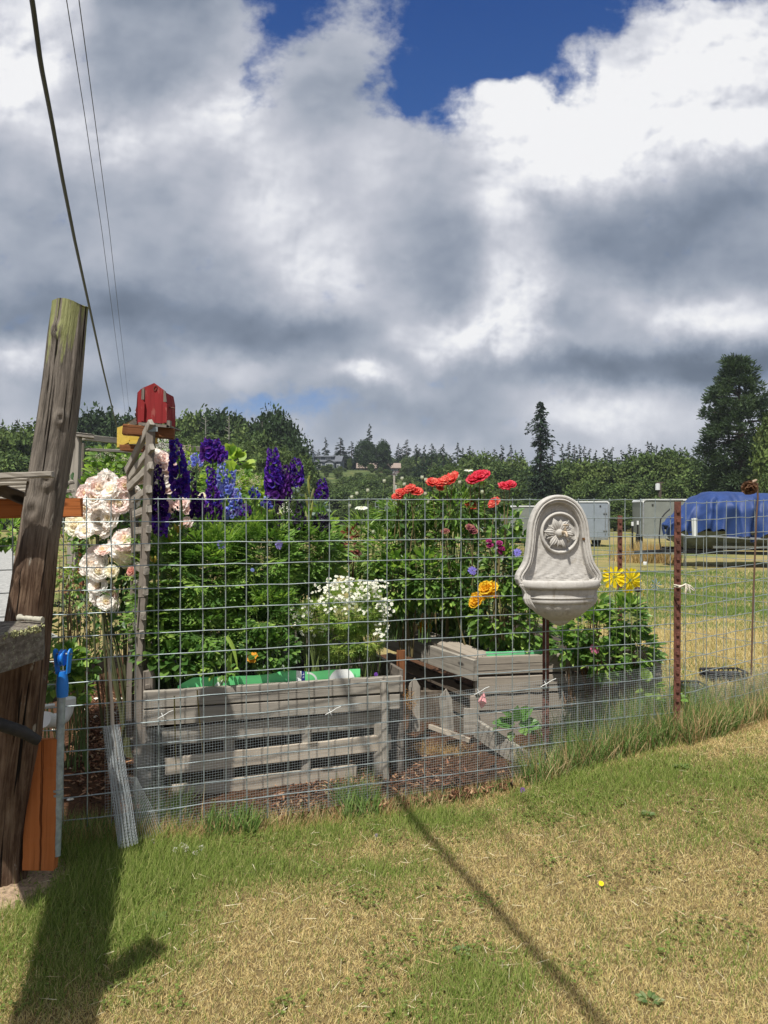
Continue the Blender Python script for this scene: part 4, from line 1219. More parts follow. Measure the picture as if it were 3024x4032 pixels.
# ---------------------------------------------------------------- raised bed 1: pallet wood front with green sheet liner
BZ = .60
def bed_front():
    t = thing('raised_bed', 'raised flower bed with a front of two grey boards over an old pallet', 'raised bed', tuple(gpt(1080, 3150)))
    def bb(name, a, ya, c, yc, w_, th=.022, mat='greywood', **k):
        b = Batch(); board(b, P(a[0], a[1], ya), P(c[0], c[1], yc), w_, th, nseg=14, **k); return b.build(name, M[mat], t)
    YL, YR = 3.84, 4.19
    bb('front_board', (566, 2755), YL, (1582, 2690), YR, .088, .035)
    bb('front_board', (566, 2826), YL, (1572, 2758), YR, .083, .035)
    bb('pallet_slat', (640, 2901), YL + .03, (1530, 2828), YR + .02, .088, .018)
    bb('pallet_slat', (652, 3018), YL + .02, (1536, 2920), YR + .01, .088, .018, mat='palegrey')
    bb('pallet_slat', (680, 3118), YL + .03, (1400, 3035), YR - .03, .072, .018, mat='palegrey')
    for px, y in ((905, 3.98), (1208, 4.07), (1490, 4.17)):
        bb('pallet_block', (px, 2845), y + .03, (px - 4, 3135), y + .03, .05, .06, up=(1, 0, 0), mat='greywood')
    bb('corner_post', (1508, 2680), 4.13, (1520, 3082), 4.13, .034, .034, up=(1, 0, 0), mat='greywood')
    bb('corner_post', (588, 2640), 3.90, (580, 3120), 3.90, .05, .05, up=(1, 0, 0), mat='darkwood2')
    # side and back boards and the soil
    for i in range(4):
        z = .555 - .15 * i
        for nm, a, c in (('side_board', (-1.22, 3.86), (-1.72, 5.35)), ('side_board', (.10, 4.21), (-.35, 5.55)), ('back_board', (-1.72, 5.35), (-.35, 5.58))):
            b = Batch(); board(b, (a[0], a[1], z), (c[0], c[1], z), .14, .024, nseg=6); b.build(nm, M['darkwood2'], t)
    b = Batch(); n = 24
    u, v_ = np.meshgrid(np.linspace(0.01, .99, n), np.linspace(0.01, .99, n), indexing='ij')
    fr0 = np.array((-1.22, 3.87)); fr1 = np.array((.09, 4.22)); bk0 = np.array((-1.70, 5.33)); bk1 = np.array((-.36, 5.55))
    pxy = (fr0 + (fr1 - fr0) * u[..., None]) * (1 - v_[..., None]) + (bk0 + (bk1 - bk0) * u[..., None]) * v_[..., None]
    z = .52 + .03 * fbm(pxy[..., 0], pxy[..., 1], 9, 3)
    b.add(np.c_[pxy.reshape(-1, 2), z.ravel()], grid_faces(n, n)[:, ::-1]); b.build('soil', M['soil'], t, smooth=True)
    # green vinyl sheet standing up behind the boards
    m, nt, bs = new_mat('green_sheet', .45, spec=.4)
    g = attr('grain', 'Vector'); sp = nt.nodes.new('ShaderNodeSeparateXYZ'); nt.links.new(g, sp.inputs[0])
    U, Vv = V(sp.outputs[0]), V(sp.outputs[1])
    def mask(e): return e
    def band(x, a, c, s_=.002): return smooth(x, a - s_, a + s_) * smooth(x, c - s_, c + s_, 1, 0)
    green = (.14, .60, .22); white = (.80, .82, .80); navy = (.012, .02, .16)
    c = mixc(noi(g, 3, 2), green, (.17, .66, .26))
    # leaning white stripe, white and navy upright bands, two white arches
    st = band(U - Vv * .9, .195, .235); c = mixc(st, c, white)
    c = mixc(band(U, .650, .678), c, white); c = mixc(band(U, .678, .698), c, navy)
    em = band(U, .684, .693, .001) * band(Vv, .020, .050, .001) * smooth(noi(mapping(g, (160, 160, 160)), 1.0, 2), .52, .56); c = mixc(em, c, (.7, .72, .8))
    dx_ = (U - .712) * (1 / .055); dz_ = (Vv - .0) * (1 / .055); r2 = dx_ * dx_ + dz_ * dz_
    c = mixc(band(r2, .62, .95, .03) * smooth(U, .706, .712), c, white)
    dx_ = (U - .90) * (1 / .075); dz_ = (Vv + .02) * (1 / .085); r2 = dx_ * dx_ + dz_ * dz_
    c = mixc(smooth(r2, .95, 1.0, 1, 0), c, white)
    setc(nt, bs, c)
    b = Batch(); n1, n2 = 90, 7; vs = []; gs = []
    tops = np.array([(700, 2700), (760, 2668), (800, 2666), (900, 2663), (1000, 2660), (1060, 2655), (1110, 2642), (1160, 2640), (1220, 2646), (1300, 2638), (1415, 2633)])
    for i in range(n1 + 1):
        f_ = i / n1; px = 700 + 718 * f_; y = YL + (YR - YL) * (px - 566) / 1016 + .035 + .006 * math.sin(px * .03)
        top = np.interp(px, tops[:, 0], tops[:, 1]); bot = 2760 - (px - 566) * .064
        for j in range(n2 + 1):
            p = P(px, bot + (top - bot) * j / n2, y - .012 * (j / n2) ** 2 * math.sin(px * .021)); vs.append(tuple(p)); gs.append((f_ * 1.0, p.z - .585, 0))
    f0 = grid_faces(n1 + 1, n2 + 1); k = len(vs); vs2 = [(a, y + .002, z) for a, y, z in vs]
    b.add(vs + vs2, np.r_[f0[:, ::-1], f0 + k], (1, 1, 1), gs + gs)
    b.build('liner_sheet', m, t, smooth=True)['label'] = 'green vinyl liner with white and navy shapes, top edge wavy'
    return t
M['palegrey'] = wood_mat('palegrey', (.24, .20, .155), (.56, .49, .40), bump=.4)
M['soil'] = plain_mat('soil', (.045, .032, .022), .95, 0, .5, 40, .8)
bed_front()


def bed_back():
    t = thing('raised_bed', 'second raised bed with broad knotty grey boards and a green strip along its top edge', 'raised bed', tuple(gpt(2200, 2960)))
    def bb(name, a, ya, c, yc, w_, th=.03, mat='greywood', **k):
        b = Batch(); board(b, P(a[0], a[1], ya), P(c[0], c[1], yc), w_, th, nseg=14, **k); return b.build(name, M[mat], t)
    YA, YB = 4.70, 4.88
    bb('front_board', (1874, 2622), YA, (2600, 2592), YB, .112, .035, 'oldgrey')
    bb('front_board', (1868, 2700), YA + .003, (2600, 2668), YB, .108, .035, 'oldgrey')
    bb('front_board', (1852, 2768), YA + .006, (2590, 2740), YB, .095, .03, 'oldgrey')
    bb('front_board', (1862, 2838), YA + .003, (2590, 2806), YB, .100, .03, 'oldgrey')
    bb('front_board', (1862, 2905), YA, (2590, 2870), YB, .100, .03, 'oldgrey')
    bb('corner_post', (2228, 2572), 4.76, (2246, 2700), 4.76, .032, .03, up=(1, 0, 0), mat='greywood')
    bb('top_plank', (1560, 2462), 5.75, (1905, 2590), 4.72, .13, .03, up=(1, 0.3, 0.12), mat='oldgrey')
    bb('top_plank', (1520, 2474), 5.9, (1732, 2557), 5.15, .055, .03, up=(.2, 0, 1), mat='greywood')
    bb('side_board', (1508, 2512), 5.75, (1872, 2640), 4.66, .13, .03, mat='greywood')
    bb('side_board', (1530, 2590), 5.8, (1872, 2735), 4.74, .08, .03, mat='darkwood')
    bb('side_board', (1520, 2640), 5.9, (1868, 2800), 4.80, .11, .03, mat='darkwood')
    bb('side_board', (1520, 2700), 5.9, (1868, 2890), 4.80, .13, .03, mat='darkwood')
    bb('green_strip', (1915, 2578), YA + .03, (2360, 2562), YB + .0, .035, .004, mat='greenstrip')
    b = Batch(); board(b, (1.80, 4.88, .53), (.95, 6.6, .53), .14, .024); board(b, (1.80, 4.88, .38), (.95, 6.6, .38), .14, .024); board(b, (1.80, 4.88, .23), (.95, 6.6, .23), .14, .024); b.build('side_board', M['darkwood2'], t)
    b = Batch(); n = 20
    u, v_ = np.meshgrid(np.linspace(0.02, .98, n), np.linspace(0.02, .98, n), indexing='ij')
    f0 = np.array((.59, 4.73)); f1 = np.array((1.78, 4.9)); k0 = np.array((.05, 5.95)); k1 = np.array((1.0, 6.5))
    pxy = (f0 + (f1 - f0) * u[..., None]) * (1 - v_[..., None]) + (k0 + (k1 - k0) * u[..., None]) * v_[..., None]
    b.add(np.c_[pxy.reshape(-1, 2), (.50 + .03 * fbm(pxy[..., 0], pxy[..., 1], 9, 3)).ravel()], grid_faces(n, n)[:, ::-1]); b.build('soil', M['soil'], t, smooth=True)
M['oldgrey'] = wood_mat('oldgrey', (.14, .12, .10), (.40, .35, .29), bump=.6)
M['greenstrip'] = plain_mat('greenstrip', (.16, .58, .27), .5, 0, .1)
bed_back()
picket('grey pointed picket leaning in the mulch nearest the pallet bed', 1632, 2668, 2880, 4.75, 46, 0, 'greywood')
picket('grey pointed picket with a split tip in the middle of the gap between the beds', 1762, 2712, 2880, 4.6, 52, -10, 'greywood')
picket('small blunt picket stub behind the corner of the pallet bed', 1488, 2606, 2720, 4.7, 30, 2, 'greywood', thick=.03)
picket('dark brown stake in the shade behind the pallet bed corner', 1578, 2560, 2800, 4.9, 34, 0, 'brownwood', point=False)
picket('wide dark plank leaning against the second bed in the gap', 1700, 2720, 2840, 4.95, 90, 0, 'darkwood', point=False)
picket('short grey board end standing beside the pointed pickets', 1915 - 60, 2790, 2890, 4.66, 60, 0, 'greywood', point=False)
b = Batch(); board(b, P(1876, 2868, 4.55), P(2128, 3035, 4.12), .115, .022, nseg=10)
o = b.build('edging_board', M['greywood']); tag(o, 'low grey edging board slanting across the mulch below the big green leaves', 'board')
b = Batch(); board(b, P(1690, 2860, 4.6), P(1850, 2915, 4.5), .03, .02, nseg=6)
o = b.build('edging_board', M['palegrey']); tag(o, 'short pale strip of wood on the dry grass beside the mulch', 'board')
# low edging boards behind the strawberries at the left
b = Batch(); board(b, P(150, 2748, 4.3), P(225, 2735, 4.5), .075, .03); o = b.build('edging_board', M['darkwood2']); tag(o, 'dark low board edging the strawberry bed at the left', 'board')
b = Batch(); board(b, P(345, 2640, 4.9), P(470, 2600, 5.6), .10, .03); o = b.build('edging_board', M['darkwood2']); tag(o, 'grey board edging the left bed behind the roses', 'board')

# pink plant flag
def pink_flag():
    m, nt, bs = new_mat('pinkflag', .5, spec=.4); setc(nt, bs, (.80, .36, .38)); b = Batch()
    y = 4.05; v = [P(1906, 2722, y), P(1916, 2768, y - .02), P(1896, 2792, y + .01), P(1882, 2762, y + .005), P(1902, 2760, y - .03)]
    b.add([tuple(q) for q in v], [(0, 4, 3), (0, 1, 4), (4, 1, 2), (4, 2, 3)], (1, 1, 1)); b.add([tuple(q + Vector((0, .0015, 0))) for q in v], [(3, 4, 0), (4, 1, 0), (2, 1, 4), (3, 2, 4)])
    o = b.build('plant_flag', m); tag(o, 'small pink flag tied to the fence by the second bed', 'flag')
pink_flag()

# low crates and dark stones in the weeds at the right
def crate(px, py, Y_, w_, h_, label):
    t = thing('wire_crate', label, 'crate', tuple(P(px, py + 30, Y_))); b = Batch(); c = np.array(P(px, py, Y_)); n = 8
    for i in range(n + 1):
        x = c[0] - w_ / 2 + w_ * i / n
        for y in (c[1], c[1] + .16): tube(b, [(x, y, c[2] - h_), (x, y, c[2])], .006, 4)
    for j in range(4):
        z = c[2] - h_ * j / 3
        for y in (c[1], c[1] + .16): tube(b, [(c[0] - w_ / 2, y, z), (c[0] + w_ / 2, y, z)], .008, 4)
        for x in (c[0] - w_ / 2, c[0] + w_ / 2): tube(b, [(x, c[1], z), (x, c[1] + .16, z)], .008, 4)
    b.build('crate_frame', M['darkmetal'], t)
    b = Batch(); add_box(b, c[0] - w_ / 2 + .01, c[0] + w_ / 2 - .01, c[1] + .01, c[1] + .15, c[2] - h_, c[2] - h_ * .15); b.build('crate_lining', plain_mat('cratelining', (.035, .035, .04), .9, 0, .4, 40, .6), t)
crate(2868, 2650, 5.6, .29, .12, 'dark plastic crate lying in the weeds behind the right hand fence')
crate(2745, 2705, 5.0, .15, .07, 'smaller dark crate low in the weeds just right of the corner post')


# ---------------------------------------------------------------- wall fountain
def fountain():
    Y_ = 4.02; c0_ = np.array(P(2193, 2180, Y_)); px_m = Y_ / F / 3.0163
    t = thing('wall_fountain', 'pale cast stone wall fountain with round flower medallion and half round basin', 'fountain', tuple(c0_))
    t.rotation_euler = (R(-2), 0, R(6))
    m, nt, bs = new_mat('cast_stone', .88, spec=.2); p = attr('grain', 'Vector')
    f1 = noi(mapping(p, (9, 9, 9)), 1.0, 6, .65); f2 = noi(mapping(p, (60, 60, 60)), 1.0, 5, .7); f3 = noi(mapping(p, (22, 22, 14), (3, 3, 3)), 1.0, 5, .6, .5)
    c = ramp(f1 * .55 + f2 * .45, [(.3, (.36, .34, .31)), (.5, (.49, .47, .44)), (.7, (.58, .56, .525))])
    c = mixc(smooth(f3, .58, .72) * .55, c, (.27, .23, .17)); c = mixc(smooth(noi(mapping(p, (30, 30, 4), (1, 2, 3)), 1.0, 4, .6), .60, .70) * .35, c, (.30, .29, .26)); setc(nt, bs, c); add_bump(nt, bs, f2 * .8 + f1 * .4, .45, .004)
    def L(xz, yz, dep=0.0): return np.array(((xz - 735) * px_m, -dep, -(yz - 995) * px_m))
    half = [(298, 4), (300, 45), (306, 80), (320, 122), (345, 172), (380, 222), (420, 258), (470, 292), (540, 326), (620, 352), (720, 368), (820, 376), (920, 388), (1010, 402), (1080, 420), (1140, 452), (1190, 490), (1240, 514),
            (1290, 520), (1340, 500), (1385, 455), (1420, 432)]
    low = [(1480, 420), (1530, 425), (1570, 400), (1610, 350), (1660, 280), (1720, 180), (1790, 60)]
    def outline(h):
        return [(735 + x, y) for y, x in h] + [(735 - x, y) for y, x in h[::-1]]
    def off(pts, d):
        """offsets a closed outline inwards"""
        q = np.array(pts, float); tg = np.roll(q, -1, 0) - np.roll(q, 1, 0); tg = nrm(tg); n_ = np.c_[-tg[:, 1], tg[:, 0]]
        return q + n_ * d
    def dens(h, k=3):
        a = np.array(h, float); ti = np.linspace(0, len(a) - 1, (len(a) - 1) * k + 1); i0 = np.arange(len(a))
        return [(np.interp(u, i0, a[:, 0]), np.interp(u, i0, a[:, 1])) for u in ti]
    hd = dens(half, 3); base = outline(hd); K = len(base)
    prof = [(0, 0.0), (0, .030), (2, .040), (8, .047), (20, .051), (34, .050), (40, .044), (46, .044), (50, .050), (60, .052), (70, .048), (73, .041), (80, .041), (86, .044), (94, .040), (98, .012), (104, .008)]
    b = Batch(); rings = []
    for d, hgt in prof:
        q = off(base, d); q = np.array([(x, y) for x, y in q])
        # the moulding stops at the basin: keep the lower ends tidy
        rings.append(np.array([L(x, min(y, 1405), hgt) for x, y in q]))
    vs = np.concatenate(rings); nr = len(rings); i, j = np.meshgrid(np.arange(nr - 1), np.arange(K), indexing='ij')
    a_ = (i * K + j).ravel(); c_ = (i * K + (j + 1) % K).ravel(); b.add(vs, np.c_[a_, a_ + K, c_ + K, c_], (1, 1, 1), vs)
    # inner panel as a strip between the two sides
    last = rings[-1]; hk = len(hd); pv = []; nx = 14
    for k in range(hk):
        a1 = last[k]; a0 = last[K - 1 - k]
        for q in range(nx + 1): pv.append(a0 + (a1 - a0) * q / nx + np.array((0, .0015 * math.sin(q * 2.1 + k), 0)))
    b.add(pv, grid_faces(hk, nx + 1), (1, 1, 1), pv)
    b.build('back_plate', m, t, smooth=False, loc=(0, 0, 0))
    # lower plate behind the bowl with scrolled sides
    b = Batch(); lp = outline([(1330, 500), (1400, 440)] + dens(low, 2)); k = len(lp)
    fr = [L(x, y, .045) for x, y in lp]; bk = [L(x, y, 0) for x, y in lp]; fr2 = [L(735 + (x - 735) * .93, 1330 + (y - 1330) * .97, .055) for x, y in lp]
    b.add(fr + bk + fr2, [(i, (i + 1) % k, k + (i + 1) % k, k + i)[::-1] for i in range(k)] + [(2 * k + i, 2 * k + (i + 1) % k, (i + 1) % k, i)[::-1] for i in range(k)] + [tuple(range(2 * k, 3 * k))], (1, 1, 1), fr + bk + fr2)
    for sx_ in (-1, 1):
        for q in (0, 1, 2):
            tube(b, [L(735 + sx_ * x, y, .052 + .006 * q) for x, y in ((488 - q * 20, 1350), (440 - q * 22, 1400), (415 - q * 22, 1450), (428 - q * 22, 1510), (412 - q * 24, 1560), (365 - q * 24, 1610), (300 - q * 22, 1660))], [.006, .009, .009, .010, .009, .007, .004], 8)
    b.build('lower_plate', m, t, loc=(0, 0, 0))
    # medallion ring and its dished field
    cx, cz = 760, 748
    b = Batch(); n = 64; pr = [(243, .008), (240, .018), (232, .024), (222, .026), (212, .024), (206, .018), (204, .012), (196, .010)]
    vs = [L(cx + r_ * math.cos(a) * .985, cz + r_ * math.sin(a) * 1.04, dp + .002) for r_, dp in pr for a in np.linspace(0, 2 * math.pi, n, endpoint=False)]
    i, j = np.meshgrid(np.arange(len(pr) - 1), np.arange(n), indexing='ij'); a_ = (i * n + j).ravel(); c_ = (i * n + (j + 1) % n).ravel()
    b.add(vs, np.c_[a_, c_, c_ + n, a_ + n][:, ::-1], (1, 1, 1), vs); md = b.build('medallion', m, t, smooth=True, loc=(0, 0, 0))
    # leaves of the rosette
    b = Batch(); nl = 12
    for k in range(nl):
        a = 2 * math.pi * k / nl + .13; big = k % 2 == 0; Ln = (192 if big else 165); W = 52 if big else 40; dp0 = .027 if big else .021
        nu, nv = 12, 15; vs = []
        for i in range(nu + 1):
            s = i / nu; wv = W * (math.sin(math.pi * min(1, s * .86 + .10)) ** .7)
            for j in range(nv + 1):
                tt = -1 + 2 * j / nv; lobes = 1 - .10 * abs(math.sin(s * 11)) * abs(tt)
                r_ = 42 + (Ln - 42) * s * (1 - .16 * tt * tt * s) ; x = r_ ; yv_ = wv * tt * lobes
                dep = dp0 + .012 * math.sin(s * math.pi * .8) * (1 - tt * tt * .7) + .0028 * math.cos(tt * math.pi * 3.5) * (s ** .5) - .006 * s * s + (.003 if j % 2 else 0) * s
                vs.append(L(cx - 14 + x * math.cos(a) - yv_ * math.sin(a), cz + 5 + x * math.sin(a) + yv_ * math.cos(a), dep))
        o_ = len(vs); g_ = grid_faces(nu + 1, nv + 1); b.add(vs, np.r_[g_, g_[:, ::-1]][:len(g_)], (1, 1, 1), vs)
    lathe_pts = [(0, 0)]
    vs = [];
    for r_, dp in ((52, .020), (46, .036), (34, .044), (18, .047), (0.5, .048)):
        for a in np.linspace(0, 2 * math.pi, 20, endpoint=False): vs.append(L(cx - 12 + r_ * math.cos(a), cz + 4 + r_ * math.sin(a), dp))
    i, j = np.meshgrid(np.arange(4), np.arange(20), indexing='ij'); a_ = (i * 20 + j).ravel(); c_ = (i * 20 + (j + 1) % 20).ravel(); b.add(vs, np.c_[a_, c_, c_ + 20, a_ + 20][:, ::-1], (1, 1, 1), vs)
    b.build('rosette', m, md, smooth=True, loc=(0, 0, 0))
    # spout
    b = Batch(); s0 = L(775, 745, .040)
    tube(b, [s0, L(780, 738, .060), L(790, 745, .074), L(800, 790, .080)], [.0095, .0095, .009, .007], 12)
    tube(b, [L(788, 735, .064), L(788, 690, .066)], [.0065, .006], 10); tube(b, [L(788, 712, .065), L(788, 704, .065)], [.009, .009], 12); tube(b, [L(788, 690, .066), L(788, 668, .066)], [.004, .004], 8)
    tube(b, [L(762, 660, .066), L(775, 655, .066), L(802, 655, .066), L(826, 660, .066)], [.0038, .0045, .0045, .0038], 8)
    b.build('tap', M['brass'], t, smooth=True, loc=(0, 0, 0))
    # basin
    zr = L(735, 1318)[2]; b = Batch(); W = .213; sy_ = .70
    pr = [(.150, -.020), (.186, -.004), (.191, .004), (.197, .008), (.206, .010), (.213, .006), (.217, -.003), (.218, -.018), (.214, -.030), (.206, -.036), (.192, -.037)]
    def half_lathe(prof, mod=None, seg=56):
        vs = []
        for i, (r_, z) in enumerate(prof):
            for j in range(seg + 1):
                a = math.pi * (1 + j / seg); rr = r_ * (mod(a, i, z) if mod else 1); vs.append((rr * math.cos(a) + .004, rr * math.sin(a) * sy_ - .020, zr + z))
        b.add(vs, grid_faces(len(prof), seg + 1), (1, 1, 1), vs)
    half_lathe(pr); b.build('basin_rim', m, t, smooth=True, loc=(0, 0, 0))
    b = Batch()
    half_lathe([(.190, -.036), (.192, -.050), (.188, -.066), (.184, -.078), (.188, -.080), (.188, -.084), (.180, -.088)])
    half_lathe([(.180, -.088), (.184, -.098), (.178, -.110), (.170, -.116)])
    half_lathe([(.166, -.116), (.163, -.125), (.155, -.140), (.138, -.160), (.112, -.180), (.084, -.196), (.058, -.208)],
               lambda a, i, z: 1 + (.040 * abs(math.sin((a - math.pi) * 8.5)) ** .6 - .012) * math.sin(min(1, max(0, (-.114 - z) / .09)) * math.pi) ** .5)
    half_lathe([(.058, -.208), (.054, -.214), (.040, -.224), (.022, -.232), (.004, -.238)])
    # inside of the bowl
    half_lathe([(.004, -.10), (.08, -.095), (.13, -.070), (.150, -.020)][::-1])
    b.build('basin_bowl', m, t, smooth=True, loc=(0, 0, 0))
    # wasp-nest like mud blob on the right moulding
    b = Batch(); vv = rdir(60) * RNG.uniform(.006, .012, (60, 1)) * np.array((1.4, .6, .8)) + L(1035, 822, .045); b.add(vv, RNG.integers(0, 60, (110, 3)), jit((.20, .11, .05), 60, .3)); b.build('mud_blob', chip_mat(), t, loc=(0, 0, 0))
M['brass'] = plain_mat('oldbrass', (.42, .34, .25), .55, .35, .35, 90, .3)
fountain()


# unseen timber added at the left to cast the shadow across lawn and path
def shadow_beam():
    t = thing('shadow_beam', 'added unseen timber beam and post outside the left edge, casting the lawn shadow', 'shadow_beam', (-2.6, 2.8, 0))
    b = Batch(); board(b, (-1.20, .35, 2.02), (-1.64, 2.18, 2.02), .10, .23, nseg=8); b.build('beam', M['greywood'], t)
    b = Batch(); board(b, (-1.63, 2.14, 2.00), (-2.44, 4.45, 2.00), .10, .20, nseg=8); b.build('beam', M['greywood'], t)
    b = Batch(); board(b, (-1.22, 1.62, 2.0), (-1.42, 1.30, 2.0), .12, .10, up=(0, 0, 1), nseg=4); b.build('brace', M['greywood'], t)
    b = Batch(); board(b, (-1.20, .35, 0), (-1.20, .35, 1.97), .09, .09, up=(1, 0, 0)); b.build('post', M['greywood'], t)
shadow_beam()

# ================================================================ plants of the garden
DG = (.080, .165, .038); MG = (.165, .29, .060); LG = (.29, .42, .09); YG = (.40, .50, .11); SG = (.22, .28, .24)
CHIP = chip_mat()
M['stem'] = foliage_mat('stemmat', 0, .6)


def leaves(b, pos, fwd, size, col, T=LEAF_T, Tf=LEAF_F, v=.3, upb=(0, 0, 1), droop=0.0):
    pos = np.asarray(pos, float); n = len(pos)
    if n == 0: return
    fwd = np.asarray(fwd, float).copy(); fwd[:, 2] -= droop
    up = rdir(n) * .45 + np.asarray(upb)
    sz_ = RNG.uniform(size[0], size[1], n)
    cols = np.array(col, float) if np.ndim(col) == 2 else jit(col, n, v)
    a, f, c = inst(T, Tf, pos, fwd, up, sz_, cols); b.add(a, f, c)


def ell(n, c, r, shell=.55):
    d = rdir(n); k = RNG.uniform(shell, 1, (n, 1)) ** .6
    return np.array(c) + d * k * np.array(r), d


def mixcols(cols, n, p=None, v=.2):
    a = np.array(cols)[RNG.choice(len(cols), n, p=p)]
    return np.clip(a * RNG.uniform(1 - v, 1 + v, (n, 1)), 0, 1)


def stemline(p0, p1, bend=.02, n=7):
    p0 = np.array(p0, float); p1 = np.array(p1, float); o = np.array((RNG.normal(0, bend), RNG.normal(0, bend), 0))
    return [p0 + (p1 - p0) * t + o * math.sin(t * math.pi) for t in np.linspace(0, 1, n)]


# ------------------------------------------------------------ delphiniums
PETAL_S, PETAL_SF = petal_t(.30, .10, .62, 3, 2, 3)
VIOLET = [(.08, .018, .30), (.12, .03, .40), (.05, .014, .22), (.20, .06, .50), (.14, .035, .30), (.10, .06, .50)]
DEEP = [(.030, .008, .12), (.045, .010, .17), (.02, .007, .085), (.08, .015, .20)]
PURP = [(.085, .02, .20), (.12, .03, .26), (.05, .012, .14), (.17, .05, .30)]
BLUEV = [(.05, .03, .42), (.08, .05, .55), (.09, .02, .30)]
LIGHT = [(.24, .30, .74), (.32, .38, .80), (.14, .20, .62), (.40, .36, .74), (.42, .48, .85)]
FADED = [(.035, .03, .06), (.05, .035, .075), (.09, .07, .14), (.03, .03, .03)]


def delphinium(label, px, ytop, ybot, wpx, Y_, cols, lean=0, dens=1.0, zleaf=1.0, cols2=None, name='delphinium', nleaf=34, seed=0):
    t = thing(name, label, 'delphinium', tuple(np.array((DX(px, Y_), Y_, .52))))
    top = np.array(P(px, ytop, Y_)); bot = np.array(P(px + lean, ybot, Y_)); base = np.array((bot[0] + RNG.normal(0, .04), Y_ + .05, .5))
    L = np.linalg.norm(top - bot); rad = wpx / 2 / F * Y_ * .68
    b = Batch(); tube(b, stemline(base, bot, .01, 6)[:-1] + [bot] + stemline(bot, top, .004, 5)[1:], [.006] * 5 + [.005, .004, .004, .003, .002], 6, (.10, .17, .05)); b.build('stem', M['stem'], t)
    # florets: five spreading petals and a pale eye each, packed round the spike
    fs_ = .0135
    nf = int(dens * L / .011 * max(1.0, rad / .017)); z = np.linspace(0, 1, nf); a = np.arange(nf) * 2.399 + RNG.normal(0, .3, nf)
    taper = np.where(z > .45, 1 - (z - .45) / .55 * .50, 1.0) * np.where(z < .12, .72 + z * 2.3, 1)
    wob = RNG.uniform(.72, 1.12, nf)
    c = bot + (top - bot) * z[:, None]; out = np.c_[np.cos(a), np.sin(a), np.full(nf, -.05)]
    fp = c + out * (rad * .72 * taper * wob)[:, None] + RNG.normal(0, .003, (nf, 3))
    b = Batch(); big = np.concatenate([fp + 0] * 5); o5 = np.concatenate([out] * 5)
    k = np.repeat(np.arange(5), nf); t1 = nrm(np.cross(o5, np.array((0, 0, 1.0)))); t2 = np.cross(o5, t1); an = k * 1.2566 + np.tile(RNG.uniform(0, 6, nf), 5)
    rad5 = t1 * np.cos(an)[:, None] + t2 * np.sin(an)[:, None]
    n5 = len(big); cc = mixcols(cols, n5, None, .3)
    if cols2 is not None:
        mk = np.tile(z, 5) < .28; cc[mk] = mixcols(cols2, int(mk.sum()), None, .25)
    sc_ = np.tile(fs_ * RNG.uniform(.9, 1.35, nf) * np.clip(taper, .55, 1) * (rad / .020) ** .5, 5)
    v, f, c_ = inst(PETAL_S, PETAL_SF, big, rad5 + o5 * RNG.uniform(.05, .8, (n5, 1)), o5, sc_, cc); b.add(v, f, c_)
    v, f, c_ = inst(PETAL_S * .35, PETAL_SF, fp + out * .004, out, rdir(nf), fs_ * 1.2, mixcols([(.5, .45, .6), (.12, .08, .12), (.3, .2, .5)], nf)); b.add(v, f, c_)
    b.build('flower_spike', M['petal'], t)
    if nleaf:
        b = Batch(); zz = RNG.uniform(0, 1, nleaf); h = base[2] + (min(bot[2], 1.42) - base[2]) * zz
        a = RNG.uniform(0, 6.28, nleaf); rr = RNG.uniform(.05, .20, nleaf) * (1.1 - .4 * zz)
        q = np.c_[base[0] + np.cos(a) * rr, base[1] + np.sin(a) * rr * .8 - .02, h]
        leaves(b, q, np.c_[np.cos(a), np.sin(a) - .35, RNG.uniform(-.2, .4, nleaf)], (.06, .11), mixcols([DG, MG, MG, (.16, .26, .06)], nleaf), PALM_T, PALM_F)
        for i in range(0, nleaf, 3): tube(b, [(base[0], base[1], q[i][2] - .05), tuple(q[i])], .0016, 3, (.09, .16, .04), cap=False)
        b.build('leaves', M['leaf'], t)
    return t


delphinium('tallest deep violet delphinium spike just right of the red birdhouse', 688, 1727, 1955, 104, 4.25, VIOLET + BLUEV, 26)
delphinium('dark purple delphinium spike against the pale roses beside the trellis', 618, 1838, 2105, 96, 4.05, DEEP, 14, cols2=VIOLET)
delphinium('thin dark tip of a delphinium in front of the pale roses', 625, 1828, 1880, 34, 4.1, DEEP, 2, nleaf=6)
delphinium('broad round topped purple delphinium head at the fence post line behind the violet one', 832, 1729, 1812, 150, 4.5, VIOLET + PURP, 6)
delphinium('long narrow violet delphinium spike right under the broad purple head', 828, 1842, 2058, 76, 4.45, VIOLET, 20, cols2=PURP)
delphinium('short plump purple delphinium spike low between the violet spikes', 776, 1935, 2035, 88, 4.3, PURP + DEEP, 4)
delphinium('tall stout violet delphinium spike standing alone in the middle of the bed', 1072, 1768, 1985, 108, 4.6, VIOLET, 14, cols2=PURP)
delphinium('slim purple delphinium between the two stout violet spikes', 1118, 1834, 1966, 78, 4.7, PURP, 4)
delphinium('dark violet delphinium with a pointed top right of the slim purple one', 1168, 1805, 1912, 82, 4.8, VIOLET + DEEP, -4)
delphinium('small dark violet delphinium standing apart above the field edge', 1270, 1888, 1962, 72, 4.8, VIOLET + DEEP, -4)
delphinium('light blue delphinium spike curving beside the dark ones', 914, 1850, 1970, 74, 4.55, LIGHT, -30)
delphinium('lower light blue delphinium spray on the fence top', 935, 1925, 2035, 76, 4.5, LIGHT + PURP[:1], -20)
delphinium('pale lilac blue delphinium head high between the violet spikes', 768, 1785, 1832, 70, 4.7, LIGHT, 4)
delphinium('loose light blue delphinium behind the narrow violet one', 872, 1812, 1930, 66, 4.75, LIGHT, 6, dens=.7)
